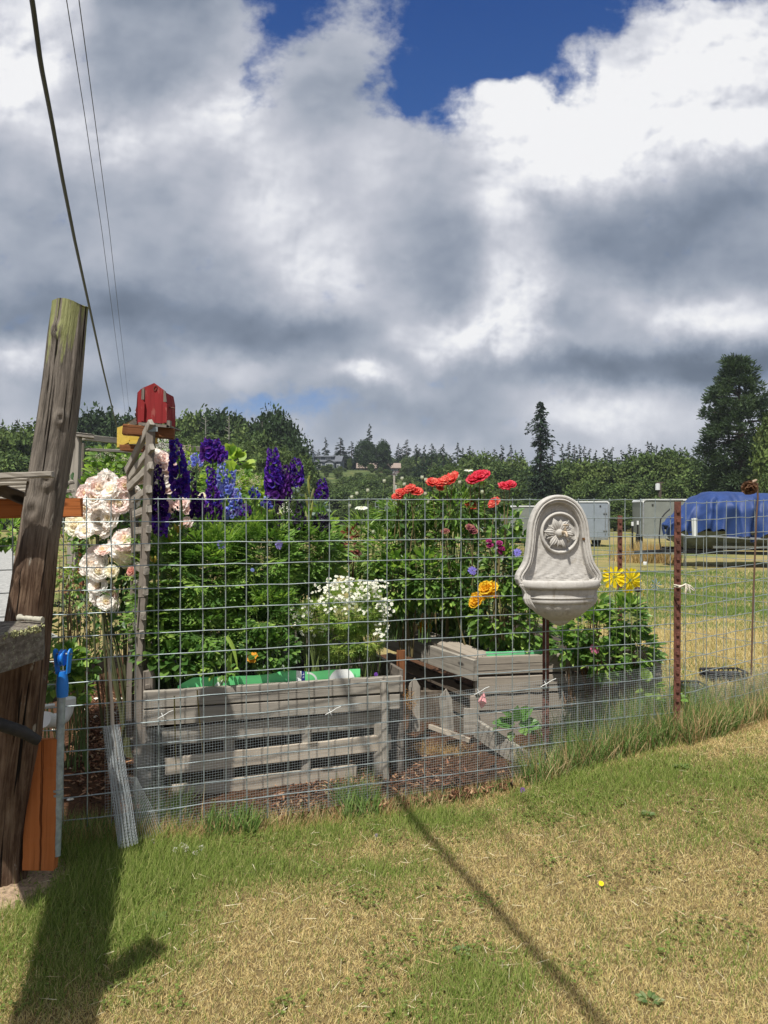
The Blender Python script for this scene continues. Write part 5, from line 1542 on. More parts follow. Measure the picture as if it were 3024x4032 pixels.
delphinium('tiny blue delphinium spike left of the stout violet spike', 1002, 1916, 1960, 50, 4.7, LIGHT + BLUEV, 2)
delphinium('small blue and purple delphinium cluster low at the fence top', 1052, 1955, 1998, 60, 4.55, BLUEV + LIGHT, 2)
delphinium('purple delphinium remnant below the light blue spray', 965, 1985, 2035, 60, 4.45, PURP + VIOLET, 2)
delphinium('faded grey delphinium seed spike left of the narrow violet one', 752, 1845, 1955, 50, 4.6, FADED, 2, .7, nleaf=14)
delphinium('faded dark delphinium spike below the stout violet one', 1080, 1960, 2090, 56, 4.5, FADED, 2, .6, nleaf=14)
delphinium('faded delphinium spike at the fence top in the middle of the bed', 1178, 1975, 2090, 70, 4.6, FADED, 2, .6, nleaf=14)
delphinium('faded dark delphinium clump under the small violet spike', 1265, 2022, 2085, 100, 4.7, FADED, 2, .8, nleaf=14)
delphinium('spent grey violet spike left of the lilies', 690, 2000, 2060, 60, 4.3, FADED, 4, .7, nleaf=14)


def leaf_mound(name, label, cat, items, T=PALM_T, Tf=PALM_F, size=(.085, .14), cols=(DG, MG), base_z=.5, stems=8, group=None, mat='leaf', stemcol=(.09, .15, .04), p=None, facecam=.5, part='leaves'):
    """items: (px, py, Y, rx_px, ry_px, depth_m, n)"""
    c0 = P(items[0][0], items[0][1], items[0][2]); t = thing(name, label, cat, (c0.x, c0.y, base_z), group)
    b = Batch(); sb = Batch()
    for px, py, Y_, rx, ry, dp, n in items:
        c = np.array(P(px, py, Y_)); r_ = np.array((rx / F * Y_, dp, ry / F * Y_)); q, d = ell(n, c, r_)
        q[:, 2] = np.maximum(q[:, 2], base_z + .01)
        leaves(b, q, d + np.array((0, -facecam, -.05)), size, mixcols(cols, n, p), T, Tf, upb=(0, -.35, .8))
        for i in range(stems):
            e, _ = ell(1, c, r_ * .8); tube(sb, stemline((c[0] + RNG.normal(0, .03), c[1] + RNG.normal(0, .03), base_z - .02), e[0], .015, 5), [.004, .0035, .003, .0025, .002], 5, stemcol)
    b.build(part, M[mat], t)
    if stems: sb.build('stems', M['stem'], t)['kind'] = 'stuff'
    return t


leaf_mound('delphinium', 'mass of deeply cut delphinium leaves at the left end of the pallet bed', 'delphinium', [(660, 2300, 4.25, 110, 200, .22, 190), (640, 2480, 4.15, 90, 120, .18, 80)], cols=(DG, MG, MG, LG))
leaf_mound('delphinium', 'dense cut leaved delphinium foliage in the middle of the pallet bed', 'delphinium', [(830, 2280, 4.3, 130, 190, .25, 240), (830, 2480, 4.2, 120, 100, .2, 100)], cols=(DG, MG, MG, LG))
leaf_mound('delphinium', 'leafy delphinium clump under the stout violet spike', 'delphinium', [(1030, 2230, 4.5, 130, 190, .25, 230), (1040, 2420, 4.3, 110, 110, .2, 100)], cols=(DG, MG, MG, LG))
leaf_mound('delphinium', 'delphinium foliage reaching right to the white daisies', 'delphinium', [(1210, 2170, 4.8, 100, 140, .25, 160)], cols=(DG, MG, (.18, .30, .07)))
leaf_mound('phlox_plant', 'dark broad leaved green plant low at the left end of the pallet bed', 'plant', [(620, 2570, 4.02, 70, 80, .10, 110), (700, 2600, 4.0, 80, 60, .1, 90)], T=WIDE_T * [1, .8, 1], Tf=LEAF_F, size=(.05, .085), cols=(DG, MG, (.06, .14, .03)))
leaf_mound('columbine_plant', 'small round leaved plant hanging over the green sheet', 'plant', [(780, 2620, 3.99, 70, 36, .06, 60), (870, 2640, 3.97, 60, 24, .05, 40)], T=WIDE_T, Tf=LEAF_F, size=(.028, .05), cols=(MG, LG, DG), stems=4)
leaf_mound('balloon_flower_plant', 'dark foliage of rounded leaves behind the orange daisy', 'plant', [(1060, 2560, 4.12, 110, 80, .12, 200), (950, 2530, 4.15, 60, 80, .1, 90)], T=WIDE_T * [1, .8, 1], Tf=LEAF_F, size=(.035, .06), cols=(DG, DG, MG, (.05, .11, .03)))
for lab, items, cols in (
    ('dark green filler plants at the back left of the pallet bed', [(680, 2200, 4.75, 120, 190, .2, 300)], (DG, (.03, .07, .018), MG)),
    ('dark green filler plants at the back centre of the pallet bed', [(900, 2200, 4.95, 160, 190, .2, 380)], (DG, (.03, .07, .018), MG)),
    ('yellowish green lily stems and leaves at the back right of the pallet bed', [(1240, 2160, 5.2, 90, 170, .2, 300)], (MG, LG, DG))):
    leaf_mound('garden_plant', lab, 'plant', items, T=LEAF_T, Tf=LEAF_F, size=(.05, .10), cols=cols)


# strap leaves
def straps(name, label, spots, cols, Y_=4.0, w_=.010):
    b = Batch()
    for (x0, y0, x1, y1, x2, y2) in spots:
        p = [np.array(P(x0, y0, Y_)), np.array(P(x1, y1, Y_ - .01)), np.array(P(x2, y2, Y_ - .02))]; n = 10; vs = []
        for i in range(n + 1):
            t_ = i / n; q = p[0] * (1 - t_) ** 2 + 2 * p[1] * t_ * (1 - t_) + p[2] * t_ * t_; ww = w_ * (1 - t_ ** 2.2) * 1.0 + .0008
            vs += [q + np.array((-ww, 0, 0)), q + np.array((0, .004, -.001)), q + np.array((ww, .001, 0))]
        b.add(vs, grid_faces(n + 1, 3), jit(cols[RNG.integers(0, len(cols))], 1, .2)[0])
    o = b.build(name, M['leaf']); tag(o, label, 'plant'); return o
straps('day_lily', 'single broad yellow green strap leaf in front of the dark foliage', [(890, 2505, 925, 2540, 935, 2640), (905, 2640, 900, 2600, 912, 2570)], (YG, LG), w_=.012)
straps('day_lily', 'arching yellow green strap leaves over the left end of the pallet bed', [(640, 2560, 600, 2430, 545, 2560), (650, 2540, 610, 2400, 700, 2445), (600, 2600, 560, 2470, 630, 2465), (560, 2640, 555, 2540, 590, 2480)], (YG, LG), w_=.008)
straps('hollyhock_leaf', 'large drooping toothed leaf hanging over the left corner of the pallet bed', [(600, 2550, 560, 2560, 540, 2640)], (MG,), w_=.032)
straps('foxglove_stalks', 'two thin brown yellow dead stalks in front of the pallet slats', [(686, 2740, 690, 2900, 695, 3120), (776, 2715, 785, 2850, 800, 2970)], ((.24, .20, .07),), Y_=3.72, w_=.0022)


# ------------------------------------------------------------ single flowers
def daisy(b, c, r_, n, col, eye, face=(0, -1, .35), wid=.30, eyer=.28, curl=.12, eyecol_var=.2):
    c = np.array(c); fdir = nrm(np.array(face, float)); t1 = nrm(np.cross(fdir, (0.1, 0, 1.0))); t2 = np.cross(fdir, t1)
    a = np.linspace(0, 2 * math.pi, n, endpoint=False) + RNG.normal(0, .09, n)
    d = np.cos(a)[:, None] * t1 + np.sin(a)[:, None] * t2
    T, Tf = petal_t(-curl, .03, wid, 5, 3, 3)
    v, f, cc = inst(T, Tf, c + d * r_ * .12, d, np.tile(fdir, (n, 1)), r_ * RNG.uniform(.82, 1.05, n), jit(col, n, .10, .03)); b.add(v, f, cc)
    k = 26; q = rdir(k) * r_ * eyer * .8; q -= np.outer(q @ fdir, fdir) * .5
    v, f, cc = inst(LEAF_T * .6, LEAF_F, c + q + fdir * r_ * .06, q + fdir * r_ * .3, rdir(k), r_ * eyer * .8, jit(eye, k, .4)); b.add(v, f, cc)


PT_A, PF_A = petal_t(.42, .11, .60, 11, 4, 5); PT_B, PF_B = petal_t(.75, .10, .62, 12, 4, 5)
def rose(b, c, r_, cols, face=(0, -.8, .6), layers=((6, 1.0, .35), (6, .82, .75), (6, .62, 1.2), (5, .42, 2.0), (4, .26, 3.5)), center=None):
    c = np.array(c, float); fd = nrm(np.array(face, float)); t1 = nrm(np.cross(fd, (0.2, .1, 1.0))); t2 = np.cross(fd, t1)
    for li, (n, s, tilt) in enumerate(layers):
        a = np.linspace(0, 2 * math.pi, n, endpoint=False) + li * 1.1 + RNG.normal(0, .15, n)
        d = np.cos(a)[:, None] * t1 + np.sin(a)[:, None] * t2
        fw = d + fd * (tilt * RNG.uniform(.7, 1.2, (n, 1)) - .15); up = fd - d * .6 * tilt
        col = mixcols(cols, n, None, .08)
        if center is not None and li >= 3: col = mixcols(center, n, None, .1)
        v, f, cc = inst(PT_A if tilt < 1 else PT_B, PF_A, c + d * r_ * .05 - fd * r_ * .12 * (li == 0), fw, up, np.c_[np.full(n, r_ * s), np.full(n, r_ * s * .98), np.full(n, r_ * s) * RNG.uniform(.7, 1.3, n)], col); b.add(v, f, cc)


def flower_part(par, name, build, mat='petal', label=None):
    b = Batch(); build(b); o = b.build(name, M[mat], par)
    if label: o['label'] = label
    return o


# pale climbing roses at the left
def climbing_rose():
    Y_ = 4.24
    t = thing('rose_bush', 'climbing rose with big clusters of ruffled white and blush pink blooms beside the trellis', 'rose', (DX(430, Y_), Y_ + .1, .05))
    W = [(.96, .93, .88), (.97, .95, .91), (.95, .88, .83), (.97, .95, .91)]; C = [(.96, .93, .80), (.95, .90, .72)]; PK = [(.95, .82, .77), (.95, .76, .71), (.96, .89, .85)]
    cl = [(385, 1925, 50, PK), (420, 1900, 44, W), (445, 1935, 46, W), (345, 1945, 40, PK), (372, 1965, 40, W), (410, 1880, 34, W),
          (470, 1935, 42, W), (495, 1910, 34, PK), (440, 1985, 44, W), (505, 1970, 44, W), (470, 1985, 44, PK), (520, 1940, 34, W), (425, 2010, 38, PK),
          (395, 2055, 52, W), (440, 2040, 44, W), (428, 2080, 44, W), (375, 2020, 36, W), (300, 2070, 42, C), (325, 2050, 38, C), (335, 2095, 34, W), (290, 2050, 30, C), (340, 2000, 36, PK),
          (495, 2130, 50, PK), (515, 2160, 54, C), (470, 2155, 46, W), (500, 2190, 44, C), (535, 2120, 40, W), (538, 2165, 36, C),
          (378, 2190, 42, PK), (362, 2225, 44, W), (400, 2215, 42, W), (380, 2255, 40, W), (350, 2240, 34, W), (405, 2170, 30, PK),
          (385, 2310, 38, W), (400, 2345, 44, W), (430, 2360, 42, W), (455, 2330, 34, PK), (380, 2290, 30, W), (440, 2250, 26, C), (455, 2385, 30, W), (415, 2375, 34, W)]
    for px, py, r_, cols in cl:
        y = Y_ + RNG.uniform(-.05, .08); r_m = r_ / F * y * .98
        flower_part(t, 'bloom', lambda b: rose(b, P(px, py, y), r_m, cols, (RNG.normal(0, .35), -.9, .35 + RNG.normal(0, .25)), ((6, 1.0, .12), (6, .88, .30), (5, .70, .55), (5, .50, 1.1), (3, .3, 2.2)), center=[(.95, .88, .68), (.95, .84, .74)]))
    flower_part(t, 'bloom', lambda b: rose(b, P(520, 2250, 3.98), .028, [(.80, .42, .36), (.82, .50, .42)], (-.3, -.8, .2)), label='small salmon pink half open bloom')
    b = Batch(); N = 460; px = RNG.choice([a[0] for a in cl], N) + RNG.normal(0, 42, N); py = RNG.choice([a[1] for a in cl], N) + RNG.normal(22, 50, N)
    px = np.clip(px, 285, 575); q = np.array([P(a, c, Y_ + RNG.uniform(.04, .25)) for a, c in zip(px, py)])
    leaves(b, q, rdir(N) + np.array((0, -.6, -.1)), (.035, .065), mixcols([DG, (.03, .08, .02), MG, (.05, .12, .025)], N), upb=(0, -.5, .7))
    N = 150; q = np.array([P(RNG.normal(500, 40), RNG.uniform(2230, 2480), Y_ + RNG.uniform(-.02, .2)) for _ in range(N)]); leaves(b, q, rdir(N) + np.array((0, -.6, -.4)), (.04, .075), mixcols([DG, MG, (.05, .12, .025)], N), upb=(0, -.5, .7))
    b.build('leaves', M['leaf'], t)
    b = Batch()
    for k in range(12):
        a = cl[k * 3 + 1]; tube(b, stemline((DX(470, Y_ + .1) + RNG.normal(0, .06), Y_ + .12, .05), P(a[0], a[1], Y_ + .06), .05), [.009, .008, .007, .006, .005, .004, .003], 6, (.10, .11, .05))
    b.build('stem', M['stem'], t)
    # blooms behind the trellis, on its right
    t2 = thing('rose_bush', 'white and shell pink rose blooms between the trellis and the dark delphinium', 'rose', (DX(640, 4.6), 4.6, .05))
    for px, py, r_, cols in [(610, 1800, 34, W), (632, 1815, 40, PK), (655, 1850, 44, PK), (618, 1850, 42, W), (650, 1895, 46, W), (668, 1925, 40, PK), (615, 1895, 40, W), (555, 1890, 28, PK), (572, 1880, 26, PK), (650, 2000, 40, PK), (615, 1830, 34, W), (720, 1990, 34, PK), (745, 2010, 26, PK), (800, 1960, 20, C), (735, 2065, 30, PK)]:
        flower_part(t2, 'bloom', lambda b: rose(b, P(px, py, 4.55), r_ / F * 4.55, cols, (RNG.normal(0, .3), -.8, .5)))
    b = Batch(); N = 160; q = np.array([P(RNG.normal(640, 50), RNG.uniform(1830, 2100), 4.6 + RNG.uniform(.0, .2)) for _ in range(N)]); leaves(b, q, rdir(N) + np.array((0, -.6, -.1)), (.035, .06), mixcols([DG, MG], N), upb=(0, -.5, .7)); b.build('leaves', M['leaf'], t2)
    b = Batch()
    for px in (600, 630, 660): tube(b, stemline((DX(640, 4.65), 4.65, .5), P(px, 1900, 4.6), .03), .006, 6, (.10, .11, .05))
    b.build('stem', M['stem'], t2)
climbing_rose()


# shrubs behind with tiny flowers
def flowering_shrub(name, label, items, cols, size, fl, fcols, fsize, T=LEAF_T, bz=.1, cat='shrub'):
    t = leaf_mound(name, label, cat, items, T=T, Tf=LEAF_F, size=size, cols=cols, base_z=bz, stems=8, stemcol=(.16, .10, .05), part='leaves')
    b = Batch()
    for px, py, Y_, rx, ry, n in fl:
        c = np.array(P(px, py, Y_)); q, d = ell(n, c, (rx / F * Y_, .12, ry / F * Y_), .2)
        # little clusters
        m_ = 5; q = np.repeat(q, m_, 0) + RNG.normal(0, fsize * 1.0, (n * m_, 3)); v, f, c_ = inst(LEAF_T * [.7, 1.6, 1], LEAF_F, q, rdir(n * m_), rdir(n * m_) + np.array((0, -1, .6)), fsize, mixcols(fcols, n * m_)); b.add(v, f, c_)
    b.build('blossom', M['petal'], t)
    return t
flowering_shrub('ninebark_shrub', 'leafy shrub dotted with tiny white flowers behind the roses and the birdhouse post', [(440, 1900, 6.2, 100, 90, .4, 420), (500, 1840, 6.3, 70, 70, .3, 200), (420, 1800, 6.4, 60, 30, .2, 80), (380, 2000, 6.0, 80, 100, .4, 260)], (MG, LG, (.10, .17, .05)), (.05, .10),
                [(430, 1800, 6.1, 60, 25, 30), (470, 1840, 6.0, 60, 50, 30), (380, 1850, 6.0, 40, 60, 20), (350, 1960, 6, 30, 60, 12)], [(.75, .74, .64), (.7, .62, .45)], .010)
flowering_shrub('white_shrub', 'small cloud of white blossom right of the yellow birdhouse', [(645, 1800, 6.6, 40, 60, .2, 120)], (MG, DG), (.04, .07), [(638, 1758, 6.4, 30, 40, 60), (660, 1730, 6.4, 18, 18, 16)], [(.80, .80, .74)], .011)
flowering_shrub('spirea_shrub', 'shrub with cream and beige flower heads behind the delphiniums', [(760, 1880, 5.9, 90, 120, .3, 300), (900, 1930, 5.8, 110, 90, .3, 320), (1040, 1930, 5.9, 90, 60, .3, 180)], (MG, DG, LG), (.04, .07),
                [(735, 1780, 5.7, 26, 34, 30), (760, 1820, 5.7, 30, 30, 26), (720, 1850, 5.7, 20, 30, 14), (960, 1905, 5.7, 60, 24, 60), (1010, 1890, 5.7, 30, 16, 24), (780, 1970, 5.6, 60, 20, 24), (950, 1860, 5.7, 20, 14, 12), (1090, 1910, 5.7, 24, 20, 18)], [(.62, .55, .38), (.66, .60, .46), (.50, .40, .24)], .010)
flowering_shrub('hydrangea_shrub', 'bright light green large leaved shrub behind the blue delphiniums', [(915, 1830, 6.6, 50, 40, .2, 70), (890, 1960, 6.4, 120, 110, .3, 200), (980, 2000, 6.4, 100, 90, .3, 160)], (LG, YG, MG), (.09, .15), [(1115, 2000, 5.6, 40, 34, 20)], [(.8, .8, .7)], .012, T=WIDE_T)
# left strip: plants seen between the big post and the roses
flowering_shrub('barberry_shrub', 'thin shrub with reddish green leaves between the big post and the roses', [(270, 2200, 4.8, 55, 110, .2, 260), (310, 2280, 4.7, 60, 60, .2, 150)], (LG, MG, (.20, .10, .05), (.26, .30, .10)), (.025, .05), [(260, 2130, 4.7, 30, 40, 16), (250, 2250, 4.7, 30, 60, 14)], [(.62, .52, .36)], .009)
flowering_shrub('salvia_plant', 'dark purple salvia spikes low behind the big post', [(300, 2400, 5.0, 80, 60, .2, 180)], (DG, MG), (.03, .06), [(260, 2370, 4.9, 30, 60, 46), (310, 2380, 4.9, 26, 60, 50), (350, 2340, 4.9, 20, 60, 40), (380, 2370, 4.9, 20, 50, 30), (330, 2420, 4.9, 50, 30, 26)], [(.035, .012, .12), (.06, .02, .18)], .010)
flowering_shrub('pink_cover_plant', 'low plants with tiny pink flowers behind the strawberry leaves', [(300, 2490, 5.0, 90, 50, .3, 200), (420, 2520, 5.1, 60, 60, .3, 140)], (MG, LG, DG), (.03, .05), [(290, 2510, 4.8, 60, 20, 14), (415, 2540, 4.9, 36, 40, 22)], [(.62, .32, .42), (.68, .52, .42)], .006)
leaf_mound('strawberry_plant', 'broad strawberry leaves behind the blue pulley', 'plant', [(250, 2600, 4.2, 75, 55, .12, 130), (200, 2680, 4.1, 60, 50, .12, 80), (310, 2640, 4.25, 60, 60, .1, 70), (320, 2720, 4.1, 50, 26, .08, 26)], T=WIDE_T, Tf=LEAF_F, size=(.045, .075), cols=(MG, DG, (.09, .19, .04), LG), base_z=.08)
leaf_mound('garden_plant', 'dark leafy plants behind the slatted shelf left of the big post', 'plant', [(20, 2090, 5.5, 70, 50, .3, 170), (60, 2110, 5.6, 60, 45, .3, 120)], T=LEAF_T, Tf=LEAF_F, size=(.05, .10), cols=(DG, MG, LG), base_z=.95, stems=0)


# lily buds
def lily(label, spots, Y_=4.2, col=((.62, .40, .06), (.50, .42, .09))):
    t = thing('lily', label, 'lily', tuple(P(spots[0][0], spots[0][1], Y_)))
    for px, py, L, dx_, dy_ in spots:
        def bd(b):
            a = np.array(P(px, py, Y_)); e = np.array(P(px + dx_, py + dy_, Y_ - .01)); c = mixcols(col, 1)[0]
            tube(b, [a + (e - a) * s for s in (0, .2, .5, .8, 1)], [.002, .006, .0085, .006, .001], 7, c)
        flower_part(t, 'bud', bd)
    b = Batch(); px, py = spots[0][:2]; tube(b, stemline((DX(px, Y_), Y_ + .02, .5), P(px, py, Y_), .02), .004, 6, (.12, .20, .05)); 
    n = 26; z = np.linspace(.7, P(px, py, Y_).z - .03, n); a = np.arange(n) * 2.4
    b.build('stem', M['stem'], t); b = Batch(); leaves(b, np.c_[np.full(n, DX(px, Y_)), np.full(n, Y_ + .01), z], np.c_[np.cos(a), np.sin(a), np.full(n, .25)], (.07, .11), mixcols([MG, LG], n), NARROW_T * [1, .8, 1]); b.build('leaves', M['leaf'], t)
lily('yellow orange lily buds at the fence row under the violet delphinium', [(705, 2098, 1, 14, -46), (695, 2095, 1, -8, -34), (672, 2128, 1, -14, -26), (676, 2130, 1, 10, -26), (700, 2100, 1, 0, -30)])
lily('fat yellow lily buds beside the trellis stile', [(604, 2214, 1, -30, -40), (610, 2216, 1, 2, -28)], 3.95)
lily('tall pale green lily buds against the hillside', [(1218, 1950, 1, -6, -70), (1222, 1980, 1, 14, -60), (1215, 2010, 1, -14, -70), (1222, 2040, 1, 10, -70), (1216, 1900, 1, 2, -30), (1214, 2060, 1, -12, -50)], 4.7, ((.36, .38, .12), (.42, .44, .20)))
# silvery plants by the lily
leaf_mound('mullein_plant', 'pale silvery leaved plant beside the tall lily buds', 'plant', [(1190, 1940, 4.9, 26, 40, .06, 40), (1240, 2000, 4.9, 50, 30, .08, 50)], T=WIDE_T, Tf=LEAF_F, size=(.03, .05), cols=(SG, (.14, .22, .17)), base_z=.5, stems=3)


# orange daisy low in the bed, blue pansies
def one_daisy(name, label, px, py, Y_, r_px, n, col, eye, face=(0, -1, .3), bz=.5, wid=.30, eyer=.28, group=None, cat='daisy'):
    t = thing(name, label, cat, (DX(px, Y_), Y_, bz), group); c = P(px, py, Y_)
    flower_part(t, 'flower_head', lambda b: daisy(b, c, r_px / F * Y_ * 1.12, n, col, eye, face, wid, eyer))
    b = Batch(); tube(b, stemline((c.x + .02, Y_ + .03, bz), (c.x, Y_ + .008, c.z - .004), .012), .0022, 5, (.12, .18, .05)); b.build('stem', M['stem'], t)
    return t
one_daisy('marigold', 'orange yellow marigold above the green sheet', 995, 2588, 4.02, 22, 18, (.85, .42, .05), (.80, .35, .04), (0, -.7, .7), wid=.22, cat='marigold')
for lab, px, py, Y_, r_, col in (('purple balloon flower over the left board of the pallet bed', 683, 2612, 3.98, 12, (.25, .10, .55)), ('tiny pink flower left of the purple balloon flower', 642, 2608, 3.98, 9, (.55, .22, .35)),
                                 ('small blue flower in the middle of the cut leaves', 870, 2145, 4.2, 16, (.25, .25, .60)), ('pair of small blue flowers in the leaves above the white daisies', 1098, 2144, 4.3, 16, (.30, .25, .62)),
                                 ('lavender blue cornflower under the daisy leaves', 1860, 2247, 4.9, 15, (.30, .25, .75)), ('lavender cornflower just left of the fountain', 2036, 2175, 4.9, 14, (.30, .26, .78)),
                                 ('small blue flower at the end of the faded delphinium', 994, 2244, 4.2, 7, (.25, .30, .72)), ('tiny violet flower near the base of the pallet bed corner', 1480, 2655, 4.3, 7, (.22, .08, .45))):
    one_daisy('cornflower', lab, px, py, Y_, r_, 9, col, tuple(x * .8 for x in col), (RNG.normal(0, .3), -1, .2), wid=.3, cat='flower')


# feverfew: bush of small white daisies
def feverfew():
    t = leaf_mound('feverfew', 'bushy feverfew with hundreds of small white daisies in front of the dark foliage', 'daisy bush', [(1390, 2400, 4.36, 130, 110, .14, 700), (1240, 2430, 4.30, 80, 70, .10, 260), (1450, 2490, 4.38, 70, 90, .12, 300), (1330, 2520, 4.34, 100, 80, .1, 300)], T=PALM_T, Tf=PALM_F, size=(.020, .040),
                   cols=(LG, YG, MG, (.22, .32, .06)), stems=24, stemcol=(.15, .20, .06))
    regs = [(1390, 2330, 120, 48, 150), (1470, 2300, 60, 26, 40), (1340, 2290, 60, 24, 40), (1180, 2420, 55, 36, 48), (1230, 2480, 60, 30, 44), (1300, 2380, 80, 40, 50), (1520, 2390, 36, 40, 40), (1500, 2480, 40, 50, 30), (1160, 2440, 20, 20, 14), (1420, 2390, 90, 40, 46), (1250, 2340, 40, 40, 14)]
    pts = []
    for px, py, rx, ry, n in regs:
        for _ in range(n):
            a = RNG.uniform(0, 6.28); k = RNG.uniform(0, 1) ** .5; pts.append((px + rx * k * math.cos(a), py + ry * k * math.sin(a)))
    RNG.shuffle(pts)
    prot = []
    for v_ in range(3):
        b = Batch(); daisy(b, (0, 0, 0), .0088, 11, (.88, .88, .82), (.62, .50, .06), (0, -.6, .8), .34, .42, .05); prot.append(b.build('blossom', M['petal'], None, link=False).data)
    for i, (px, py) in enumerate(pts[:100]):
        o = bpy.data.objects.new('flower_head', prot[i % 3]); COL.objects.link(o); o.parent = t; o.matrix_parent_inverse = parent_inv(t); o.location = P(px, py, 4.20 + RNG.uniform(-.04, .10)); o.rotation_euler = (RNG.normal(0, .25), RNG.uniform(0, 6), RNG.normal(0, .3)); o.scale = (RNG.uniform(.85, 1.2),) * 3
    b = Batch()
    for px, py in pts[100:]:
        daisy(b, P(px, py, 4.24 + RNG.uniform(-.03, .12)), .0088 * RNG.uniform(.8, 1.15), 9, (.86, .86, .78), (.62, .50, .06), (RNG.normal(0, .25), -.6, .8), .36, .42, .05)
    o = b.build('more_flowers', M['petal'], t); o['kind'] = 'stuff'
feverfew()


# shasta daisy clump with narrow leaves and buds
def shasta():
    cl = [('tall clump of narrow leaved daisies not yet open in the middle behind the beds', 1620, [(1560, 2200, 5.5, 150, 190, .3, 1100), (1600, 2020, 5.4, 120, 60, .25, 380)]),
          ('tall clump of narrow leaved daisies in bud right below the coral roses', 1800, [(1790, 2200, 5.4, 120, 200, .3, 1000), (1790, 2010, 5.35, 110, 70, .25, 420)]),
          ('narrow leaved daisy clump on the left with an open white flower', 1440, [(1440, 2170, 5.6, 90, 150, .25, 520)])]
    ts = []
    for lab, px, items in cl:
        t = leaf_mound('shasta_daisy', lab, 'daisy', items, T=NARROW_T, Tf=LEAF_F, size=(.05, .10), cols=(MG, LG, DG, (.12, .21, .05)), base_z=.62, stems=40, stemcol=(.12, .19, .05), facecam=.2)
        ts.append((px, t))
    buds = [(1377, 1993), (1385, 1958), (1405, 1944), (1448, 1932), (1513, 1895), (1583, 1885), (1569, 1930), (1592, 1908), (1614, 1930), (1662, 1881), (1676, 1890), (1738, 1920), (1718, 1905), (1757, 1880), (1780, 1930), (1803, 1877), (1810, 1900), (1846, 1922), (1849, 1878),
            (1899, 1938), (1652, 1998), (1746, 2030), (1610, 2060), (1588, 2064), (1512, 2092), (1675, 1945), (1700, 1965), (1560, 1958), (1470, 2095), (1424, 2060), (1810, 1945), (1685, 1978)]
    for px, py in buds:
        t = min(ts, key=lambda a: abs(a[0] - px))[1]; y = 5.3; c = np.array(P(px, py, y))
        def bd(b):
            lathe(b, [(.001, -.012), (.009, -.009), (.012, 0), (.011, .006), (.006, .012), (.001, .014)], c, 10, (.62, .64, .50))
            n = 8; a = np.linspace(0, 6.28, n); v, f, c_ = inst(LEAF_T, LEAF_F, c + np.c_[np.cos(a), np.sin(a), a * 0] * .006, np.c_[np.cos(a) * .4, np.sin(a) * .4, a * 0 + 1], np.c_[np.cos(a), np.sin(a), a * 0], .018, jit((.80, .80, .68), n, .05)); b.add(v, f, c_)
        flower_part(t, 'bud', bd)
        b = Batch(); tube(b, stemline((c[0] + RNG.normal(0, .04), y + .02, 1.15), c - np.array((0, 0, .01)), .01, 5), .0024, 5, (.15, .22, .07)); b.build('bud_stem', M['stem'], t)
    t = ts[2][1]
    for px, py, r_ in ((1425, 2000, 26), (1845, 1852, 17)):
        tt = min(ts, key=lambda a: abs(a[0] - px))[1]
        flower_part(tt, 'flower_head', lambda b: daisy(b, P(px, py, 5.25), r_ / F * 5.25, 14, (.85, .86, .78), (.6, .55, .1), (0, -.25, 1), .26, .25))
        b = Batch(); c = P(px, py, 5.25); tube(b, stemline((c.x, 5.3, 1.2), (c.x, 5.26, c.z), .01, 5), .0026, 5, (.15, .22, .07)); b.build('bud_stem', M['stem'], tt)
shasta()


# coral roses
def coral(label, px0, Y_, blooms, cols, nl=60, bz=.5):
    t = thing('rose_bush', label, 'rose', (DX(px0, Y_), Y_, bz))
    b = Batch()
    for px, py, r_ in blooms:
        flower_part(t, 'bloom', lambda bb: rose(bb, P(px, py, Y_), r_ / F * Y_ * .86, cols, (RNG.normal(0, .4), -.55, .85), ((7, 1.0, .15), (7, .85, .45), (6, .62, .9), (4, .4, 2.0))))
        c = P(px, py, Y_); tube(b, stemline((DX(px0, Y_) + RNG.normal(0, .03), Y_ + .03, bz), (c.x, Y_ + .01, c.z - .01), .03), [.006, .006, .005, .005, .004, .004, .003], 6, (.15, .12, .05))
    b.build('stem', M['stem'], t)
    b = Batch(); q = np.concatenate([np.array([P(px + RNG.normal(0, 26), py + RNG.uniform(20, 240), Y_ + RNG.uniform(0, .12)) for _ in range(nl // len(blooms) + 8)]) for px, py, r_ in blooms]); leaves(b, q, rdir(len(q)) + np.array((0, -.5, -.1)), (.04, .065), mixcols([DG, MG, (.05, .10, .03)], len(q)), upb=(0, -.5, .7)); b.build('leaves', M['leaf'], t)
CR = [(.78, .12, .10), (.82, .20, .15), (.66, .07, .06), (.84, .30, .22)]; CP_ = [(.74, .06, .11), (.80, .12, .17), (.66, .045, .08)]
coral('coral red roses in a low cluster left of the taller red ones', 1610, 5.15, [(1565, 1960, 26), (1585, 1945, 26), (1575, 1940, 22), (1615, 1925, 26), (1640, 1940, 30), (1608, 1935, 20)], CR)
coral('group of bright coral roses level with the daisy buds', 1745, 5.2, [(1703, 1903, 30), (1735, 1905, 30), (1760, 1895, 32), (1782, 1888, 38), (1730, 1925, 20)], CR)
coral('largest red pink rose standing highest among the daisy buds', 1885, 5.15, [(1865, 1892, 34), (1890, 1882, 40), (1905, 1872, 30), (1855, 1902, 20)], CP_)
coral('red pink double rose on a long stem left of the fountain', 1995, 4.9, [(1985, 1918, 30), (2010, 1910, 26)], CP_, 40)
coral('red rose touching the top wire near the fountain', 1952, 4.95, [(1950, 1983, 32)], CR, 30)
coral('dull red rose lower down behind the daisy stems', 1855, 5.2, [(1855, 1995, 30)], [(.45, .08, .04), (.52, .10, .05)], 30)
